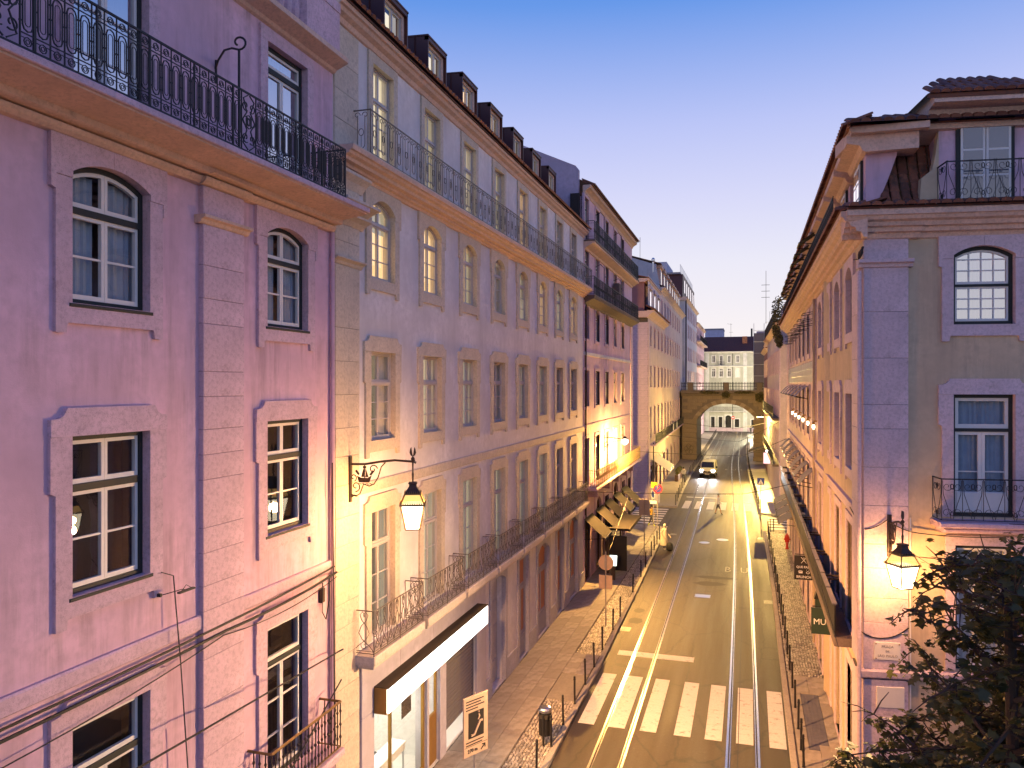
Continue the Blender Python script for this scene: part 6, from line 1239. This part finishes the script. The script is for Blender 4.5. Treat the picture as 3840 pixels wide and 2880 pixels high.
t = post('traffic_sign', 'post with red and blue no parking disc at the side street corner', 'sign', (-6.35, 56.4, .14), 3.75); disc_face(t, .05, 3.5, .33, -.05, 25, ('sign_red', 'sign_blue')); obj('slash', MB().box(-.28, .28, -.03, -.026, -.03, .03), 'sign_red', t, T(.05, -.05, 3.5) @ RZ(25) @ RY(-45)); obj('yellow_plate', MB().bev(-.28, .28, -.02, 0, -.2, .2, .01), 'sign_yellow', t, T(-.22, .05, 3.75) @ RZ(-30))
t = post('traffic_sign', 'post with round blue direction disc turned away from the street', 'sign', (-6.75, 57.4, .14), 3.3); disc_face(t, 0, 2.95, .33, -.05, -58, ('sign_white', 'sign_blue')); obj('plate', MB().bev(-.25, .25, -.06, -.04, 2.25, 2.5, .01), 'sign_white', t)
t = post('crossing_sign', 'blue square pedestrian crossing sign on the cobbled corner', 'sign', (.95, 70.3, .12), 2.95); obj('board', MB().bev(-.3, .3, -.06, -.035, 2.35, 2.95, .01), 'sign_blue', t); obj('triangle', MB().prism([(-.22, 2.42), (.22, 2.42), (0, 2.86)], -.066, -.061), 'sign_white', t); obj('walker', MB().tube([(-.05, -.07, 2.46), (.0, -.07, 2.56), (.0, -.07, 2.66)], .02, 4).tube([(.0, -.07, 2.56), (.06, -.07, 2.46)], .018, 4).tube([(0, -.07, 2.7), (0, -.07, 2.73)], .022, 6), 'sign_black', t)
t = thing('no_entry_sign', 'small red no entry disc on the far corner beyond the arch', 'sign', (-3.6, 186, 0)); obj('post', MB().tube([(0, 0, 0), (0, 0, 3.7)], .05, 6), 'sign_back', t); obj('disc', MB().tube([(0, -.05, 3.4), (0, -.08, 3.4)], .4, 16), 'sign_red', t); obj('bar', MB().box(-.28, .28, -.09, -.081, 3.33, 3.47), 'sign_white', t)
# bus shelter
t = thing('bus_shelter', 'bus shelter with flat brown roof on the wide sidewalk', 'bus shelter', (-7.4, 47.2, .14), 90)
obj('roof', MB().bev(-2.5, 2.5, -.78, .72, 2.55, 2.68, .03), 'awning_brown', t); obj('fascia', MB().box(-2.52, 2.52, -.8, -.782, 2.5, 2.7), 'iron_brown', t)
for x in (-2.3, 2.3): obj('support', MB().box(x - .08, x + .08, .45, .61, 0, 2.55), 'iron_brown', t)
for k in range(3): obj('glass_panel', MB().box(-2.2 + 1.48 * k, -.76 + 1.48 * k, .5, .52, .25, 2.3), 'shelter_glass', t)
obj('bench', MB().bev(-1.4, 1.4, -.02, .38, .42, .47, .01), 'wood_dark', t); [obj('bench_leg', MB().box(x - .03, x + .03, .1, .3, 0, .42), 'iron_brown', t) for x in (-1, 1)]; obj('ad_case', MB().bev(-2.34, -2.22, -.6, .44, .2, 2.2, .02), 'black_metal', t)
t = thing('information_totem', 'low totem with small glowing tilted screen beside the bus shelter', 'totem', (-7.35, 43.4, .14)); obj('stand', MB().box(-.12, .12, -.05, .05, 0, .85), 'iron_brown', t); obj('screen', MB().box(-.2, .2, -.03, .03, -.28, .28), 'lit_screen', t, T(0, -.03, 1.1) @ RX(-25)); obj('case', MB().box(-.22, .22, -.0, .05, -.31, .31), 'sign_white', t, T(0, .003, 1.1) @ RX(-25))
t = thing('utility_cabinet', 'pale utility cabinet at the quoined corner of the side street', 'cabinet', (-8.4, 73.0, .12)); obj('body', MB().bev(-.4, .4, -.25, .25, 0, 1.3, .02), 'white_stucco', t); obj('top', MB().bev(-.43, .43, -.28, .28, 1.3, 1.36, .02), 'white_stucco', t)
t = thing('planter', 'grey planter box of shrubs by the cafe terrace', 'planter', (-7.9, 92, .12), 90); obj('box', MB().bev(-2.5, 2.5, -.2, .2, 0, .7, .02), 'wood_dark', t); leaf_cluster('terrace_shrub', 'green shrub growing in the cafe terrace planter', 'plant', [(-7.9, 92 + k, 1.15, .3, .6, .35) for k in (-2, -1, 0, 1, 2)], 'leaf', 500, .09)
# ------------------------------------------------------------------ wires
def wire(label, pts, r=.012, sag=0., name='overhead_wire', mat='iron', group=None):
    P = []
    for (a, b) in zip(pts, pts[1:]):
        a, b = Vector(a), Vector(b); n = 12
        for i in range(n): f = i / n; p = a.lerp(b, f); p.z -= sag * 4 * f * (1 - f); P.append(p)
    P.append(Vector(pts[-1])); o = P[0].copy(); m = MB(); m.tube([tuple(p - o) for p in P], r, 4)
    return tag(obj(name, m, mat, None, T(*o)), label, 'wire', group)
wire('thick black cable slanting down across the pink wall', [(-7.2, 5.5, 6.55), (-8.5, 15.1, 5.4)], .016)
wire('lower black cable crossing in front of the pink building to its small balcony', [(-7.0, 8.5, 3.8), (-8.6, 15.2, 4.68)], .016)
wire('thin cable strung under the string course of the pink building', [(-8.6, 2, 6.95), (-8.62, 11.3, 6.95), (-8.6, 15, 7.1)], .026, .06); wire('thin slack cable looping below the string course of the pink building', [(-8.6, 5, 6.6), (-8.6, 11.2, 6.9), (-8.6, 15, 7.0)], .01, .14)
wire('bundle of cables hugging the string course joint of the pink building', [(-8.64, 4, 7.04), (-8.64, 10.8, 7.06), (-8.6, 14.9, 7.25)], .022, .03)
wire('vertical pair of cables dropping from the bracket of the pink building', [(-8.66, 9.8, 8.3), (-8.62, 10.02, 8.2), (-8.55, 10.1, 6.8), (-8.5, 10.4, 3)], .01); wire('vertical cable bundle on the pink building edge beside the stone pilaster', [(-8.62, 14.85, 9.5), (-8.62, 14.9, 7.0), (-8.6, 14.92, 3)], .014); wire('loose loop of black cable by the junction box on the pink wall', [(-8.62, 14.45, 7.0), (-8.6, 14.4, 6.4), (-8.6, 14.55, 6.2), (-8.6, 14.7, 6.6), (-8.62, 14.72, 7.1)], .012)
def catx(y): return (smooth(RC, y) + .465)
P = [(catx(y), y, 5.7) for y in (-10, 20, 45, 60, 75, 90, 105, 125, 150, 182)]; wire('tram contact wire following the rails beside the cobbled sidewalk', P, .008); P = [(smooth(RA, y) + .465, y, 5.7) for y in (-10, 20, 45, 60, 75, 90, 105, 125, 150, 182)]
wire('span wire across the street with insulator beside the round sign', [(-8.7, 37.5, 5.9), (catx(40), 40, 5.75), (2.6, 41.2, 6.4)], .018, .05); wire('span wire across the street above the pedestrian', [(-8.7, 58, 6.2), (catx(61), 61, 5.75), (2.6, 60, 7.2)], .022, .06); wire('span wire across the street in front of the van', [(-8.9, 76, 6.4), (catx(76), 76, 5.76), (2.5, 73, 7.8)], .022, .06); wire('span wire across the street before the bridge', [(-9.4, 98, 6.5), (catx(98), 98, 5.8), (2.2, 98, 6.6)], .026, .06)
wire('long diagonal guy wire from the quoined corner down past the bus shelter', [(-8.8, 72.4, 6.6), (-6.35, 36.5, 3.3)], .009); wire('guy wire along the narrow balcony of the corner building', [(2.0, 36, 6.2), (2.2, 21.6, 4.4)], .010); wire('wire from the corner lantern across the square side wall', [(3.5, 20.4, 7.3), (5.5, 20.6, 6.0)], .008); wire('cable sagging round the corner pilaster above the lantern', [(2.58, 22.5, 7.9), (2.75, 20.9, 7.6), (3.25, 20.95, 7.85), (3.9, 21.05, 7.55), (6, 21.4, 7.5)], .014, .05); wire('cable drooping below the ledge joint above the street plaque', [(2.66, 20.9, 5.05), (3.2, 20.98, 4.92), (3.75, 21.05, 5.2)], .016, .06)
# ------------------------------------------------------------------ people
def person(label, loc, rz, J, bands_, hair='hair_dark', scale=1.0, extra=None):
    """one skinned body from joints: name -> (pos, radius), bones between"""
    t = thing('person', label, 'person', loc, rz); nm = 'clothes_%d' % len(MATS); bands(nm, bands_)
    names = list(J); me = bpy.data.meshes.new('body'); E = [('pelvis', 'waist'), ('waist', 'chest'), ('chest', 'neck'), ('neck', 'head'), ('head', 'crown')]
    for s in 'lr': E += [('pelvis', 'hip' + s), ('hip' + s, 'knee' + s), ('knee' + s, 'ankle' + s), ('ankle' + s, 'toe' + s), ('chest', 'sh' + s), ('sh' + s, 'el' + s), ('el' + s, 'wr' + s), ('wr' + s, 'fi' + s)]
    me.from_pydata([J[n][0] for n in names], [(names.index(a), names.index(b)) for a, b in E], []); me.materials.append(MAT(nm))
    o = obj('body', me, None, t); sk = o.modifiers.new('skin', 'SKIN'); sk.use_smooth_shade = True
    lay = me.skin_vertices[0] if me.skin_vertices else None
    if lay:
        for i, n in enumerate(names): r = J[n][1]; lay.data[i].radius = r if isinstance(r, tuple) else (r, r); lay.data[i].use_root = n == 'pelvis'
    sb = o.modifiers.new('sub', 'SUBSURF'); sb.levels = 1; sb.render_levels = 1
    c = Vector(J['head'][0]); h = MB(); h.smooth = True
    h.lathe([(.02, .135), (.075, .115), (.1, .06), (.105, .0), (.09, -.05)], 12); o2 = obj('hair', h, hair, t, T(c.x, c.y + .015, c.z + .035))
    return t
def joints(stride=0., armsw=.1, lean=0., h=1.74, build=1.0):
    k = h / 1.74; b = build; J = {'pelvis': ((0, 0, .95), (.15 * b, .11 * b)), 'waist': ((0, lean * .3, 1.1), (.145 * b, .1 * b)), 'chest': ((0, lean * .7, 1.34), (.17 * b, .115 * b)), 'neck': ((0, lean - .01, 1.49), .055), 'head': ((0, lean - .03, 1.62), (.078, .09)), 'crown': ((0, lean - .03, 1.72), (.06, .07))}
    for s, q in (('l', -1), ('r', 1)):
        f = stride * q
        J['hip' + s] = ((q * .1, 0, .88), .09 * b); J['knee' + s] = ((q * .1, f * .5 - .02, .49), .062); J['ankle' + s] = ((q * .1, f, .09), .045); J['toe' + s] = ((q * .12, f - .14, .045), .04)
        J['sh' + s] = ((q * .2 * b, lean * .8, 1.42), .06); J['el' + s] = ((q * .25 * b, -f * .3 + lean * .6 + .02, 1.15), .045); J['wr' + s] = ((q * .25 * b, -f * .6 - armsw + lean * .5, .92), .033); J['fi' + s] = ((q * .25 * b, -f * .65 - armsw * 1.3 + lean * .5, .82), .028)
    return {n: (tuple(v * k for v in p), r) for n, (p, r) in J.items()}
SK = (.36, .2, .13)
person('man in white shirt and dark shorts walking across the far zebra crossing', (-2.56, 68.6, .01), 92, joints(.26, .08, 0., 1.78, 1.2), [(0, (.02, .02, .02)), (.12, SK), (.46, SK), (.5, (.05, .05, .06)), (.9, (.74, .73, .72)), (1.47, SK)], 'hair_grey')
t = person('person in long pale hooded coat with black backpack waiting at the kerb', (-5.5, 52.9, .01), 60, joints(.05, .25, -.03, 1.72, 1.12), [(0, (.5, .45, .4)), (.12, (.12, .12, .13)), (.34, (.46, .38, .28)), (1.48, (.5, .42, .34))], 'scarf')
obj('coat', MB().lathe([(.27, .33), (.26, .6), (.22, .95), (.2, 1.2), (.19, 1.38), (.08, 1.46)], 14), 'scarf', t); t2 = thing('backpack', 'black backpack resting against the waiting person in the coat', 'bag', (-5.12, 52.75, .01), 20); bp = MB(); bp.smooth = True; bp.lathe([(.12, 0), (.22, .05), (.23, .3), (.2, .48), (.1, .56)], 12); obj('sack', bp, 'bag_black', t2); obj('front_pocket', MB().bev(-.14, .14, -.27, -.2, .08, .32, .03), 'bag_black', t2)
person('man in white shirt and dark trousers standing by the far bollards', (-7.05, 88.6, .13), 150, joints(.06, .15), [(0, (.02, .02, .02)), (.1, (.05, .05, .06)), (.95, (.6, .58, .52)), (1.47, SK)])
person('person in dark clothes walking under the arch', (.3, 178, .12), 10, joints(.2, .1), [(0, (.02, .02, .02)), (1.45, SK)])
person('worker in dark clothes with high visibility cuffs crossing the side street behind the sign panel', (-7.3, 60.8, .02), 80, joints(.3, .1), [(0, (.03, .03, .03)), (.14, (.5, .55, .05)), (.32, (.04, .04, .06)), (1.0, (.5, .3, .05)), (1.47, SK)])
# pigeon on the pilaster cap
t = thing('pigeon', 'dark pigeon perched on the corner pilaster cap', 'bird', (2.62, 20.78, 14.285), 40); m = MB(); m.smooth = True; m.lathe([(.01, -.14), (.03, -.1), (.055, -.02), (.06, .05), (.035, .11), (.03, .14), (.036, .17), (.02, .2)], 10); obj('body', m, 'iron', t, T(0, 0, .12) @ RX(25)); obj('tail', MB().box(-.025, .025, .08, .2, .0, .015), 'iron', t); obj('beak', MB().tube([(0, -.08, .29), (0, -.13, .28)], .01, 4, False, .002), 'iron', t); [obj('leg', MB().tube([(s * .02, 0, 0), (s * .02, 0, .05)], .005, 4), 'iron', t) for s in (-1, 1)]
# ------------------------------------------------------------------ van with headlights on
def van(loc, rz):
    t = thing('van', 'pale panel van driving towards the crossing with headlights on', 'van', loc, rz)
    side = [(-2.2, .35), (-2.28, .55), (-2.25, .85), (-2.1, 1.02), (-1.45, 1.14), (-.75, 1.80), (-.55, 1.88), (1.9, 1.9), (2.2, 1.8), (2.25, .9), (2.22, .35)]   # (y, z): front is -y
    m = MB(); secs = []; N = 10
    for i in range(N + 1):
        f = -1 + 2 * i / N; x = .9 * f; k = abs(f)
        sec = []
        for y, z in side:
            pinch = 1 - .10 * k ** 4 * (max(0, z - .9)); yy = y * (1 - .05 * k ** 4) if y < 0 else y * (1 - .02 * k ** 6); sec.append((x * (1 - .13 * max(0, z - .95) * (k ** 1)), yy, z if z < 1.8 else z - .07 * k ** 4))
        secs.append(sec)
    b = len(m.v); n = len(side)
    for s in secs: m.v += s
    for i in range(N):
        for j in range(n): l = (j + 1) % n; m.f.append((b + i * n + j, b + i * n + l, b + (i + 1) * n + l, b + (i + 1) * n + j)); m.m.append(0)
    m.f.append(tuple(b + j for j in range(n))); m.m.append(0); m.f.append(tuple(b + N * n + j for j in reversed(range(n)))); m.m.append(0); obj('body', m, 'van_paint', t)
    o = MB(); o.face([(-.74, -1.44, 1.155), (.74, -1.44, 1.155), (.68, -.80, 1.775), (-.68, -.80, 1.775)]); obj('windscreen', o, 'windscreen', t, T(0, -.02, .02))
    for s in (-1, 1):
        o = MB(); o.face([(s * .89, -1.2, 1.17), (s * .89, -.3, 1.17), (s * .82, -.3, 1.72), (s * .82, -.72, 1.72)]); obj('side_window', o, 'windscreen', t, T(s * .012, 0, 0)); obj('mirror', MB().bev(s * 1.02 - .1, s * 1.02 + .1, -1.18, -1.08, 1.1, 1.32, .02), 'rubber', t)
        obj('headlight', MB().bev(s * .66 - .17, s * .66 + .17, -2.24, -2.1, .74, .93, .03), 'head_light', t)
        for y in (-1.45, 1.4): w = obj('wheel', MB().tube([(s * .72, y, .32), (s * .93, y, .32)], .32, 16), 'rubber', t); obj('rim', MB().tube([(s * .93, y, .32), (s * .945, y, .32)], .2, 12), 'steel', w)
        l = bpy.data.lights.new('headlight_beam', 'SPOT'); l.energy = 450; l.spot_size = R_(70); l.spot_blend = .8; l.color = (.95, .96, 1); l.shadow_soft_size = .08; lo = bpy.data.objects.new('headlight_beam', l); COL.objects.link(lo); lo.parent = t; lo.location = (s * .66, -2.3, .8); lo.rotation_euler = (R_(82), 0, R_(180))
    obj('bumper', MB().bev(-.9, .9, -2.36, -2.1, .3, .56, .05), 'rubber', t); obj('grille', MB().bev(-.42, .42, -2.31, -2.2, .62, .8, .02), 'rubber', t); obj('number_plate', MB().bev(-.26, .26, -2.38, -2.35, .4, .52, .008), 'plate', t); obj('badge', MB().tube([(0, -2.33, .74), (0, -2.3, .74)], .07, 10), 'chrome', t); obj('wiper', MB().tube([(-.6, -1.47, 1.16), (0, -1.3, 1.31)], .012, 4), 'rubber', t)
van((-4.75, 97.2, 0), -1.5)
# ------------------------------------------------------------------ plane tree in the square
def tree(label, loc, cr, n=2600):
    t = thing('plane_tree', label, 'tree', loc); rnd = random.Random(5); tr = MB(); tr.tube([(0, 0, 0), (.05, .02, 1.5), (-.05, .05, 3.2), (.0, .1, 5.0), (-.1, 0, 7.4)], .2, 9, False, .06); obj('trunk', tr, 'bark', t)
    lv = MB(); bm_ = MB(); L5 = [(0, -.1), (.25, -.05), (.55, .1), (.3, .3), (.62, .62), (.28, .62), (0, 1.0), (-.28, .62), (-.62, .62), (-.3, .3), (-.55, .1), (-.25, -.05)]
    tips = []
    for i in range(120):
        a = rnd.uniform(0, 6.28); z0 = rnd.uniform(2.0, 8.3); el = rnd.uniform(-.1, .55); ln = cr * rnd.uniform(.7, 1.05) * (1.08 - .5 * max(0, (z0 - 4.5) / 3.1))
        p = Vector((0, 0, z0)); d = Vector((math.cos(a) * math.cos(el), math.sin(a) * math.cos(el), math.sin(el))); pts = [p]
        for k in range(5): d = (d + Vector((rnd.uniform(-.25, .25), rnd.uniform(-.25, .25), rnd.uniform(-.16, .1)))).normalized(); p = p + d * ln / 5; pts.append(p)
        if any(p_.x < -2.35 + (p_.z - 5) * .42 for p_ in pts): continue
        bm_.tube([tuple(q) for q in pts], .05, 5, False, .012)
        for q in pts[2:]:
            for _ in range(4):
                d2 = Vector((rnd.uniform(-1, 1), rnd.uniform(-1, 1), rnd.uniform(-.6, .6))).normalized(); e = q + d2 * rnd.uniform(.3, .75); bm_.tube([tuple(q), tuple((q + e) / 2 + Vector((0, 0, .04))), tuple(e)], .016, 4, False, .006); tips.append((q, e))
    wts = {(q.x, q.y, q.z): rnd.random() for q, e in tips}
    for i in range(n):
        q, e = rnd.choice(tips); c = q.lerp(e, rnd.uniform(.35, 1.1)) + Vector((rnd.gauss(0, .075), rnd.gauss(0, .075), rnd.gauss(0, .075))); s = rnd.choice((.06, .08, .1, .12, .15)) * rnd.uniform(.85, 1.15)
        u_ = Vector((rnd.uniform(-1, 1), rnd.uniform(-1, 1), rnd.uniform(-1, .1))).normalized(); w_ = u_.cross(Vector((rnd.uniform(-.6, .6), rnd.uniform(-.6, .6), 1))).normalized(); nn = u_.cross(w_)
        if c.x < -2.5 + (c.z - 5) * .42: continue
        if wts[(q.x, q.y, q.z)] < (.1 if c.z < 6.4 else .45): continue
        b = len(lv.v)
        for x, y in L5: lv.v.append(tuple(c + w_ * x * s * 1.25 + u_ * y * s * 1.25 + nn * (abs(x) * s * .35)))
        lv.f += [tuple(b + k for k in range(12))]; lv.m += [0]
    obj('branches', bm_, 'bark', t); obj('crown', lv, 'leaf', t)
tree('plane tree with dark lobed leaves in the square beside the corner lantern', (4.15, 14.5, .1), 3.3, 20000)
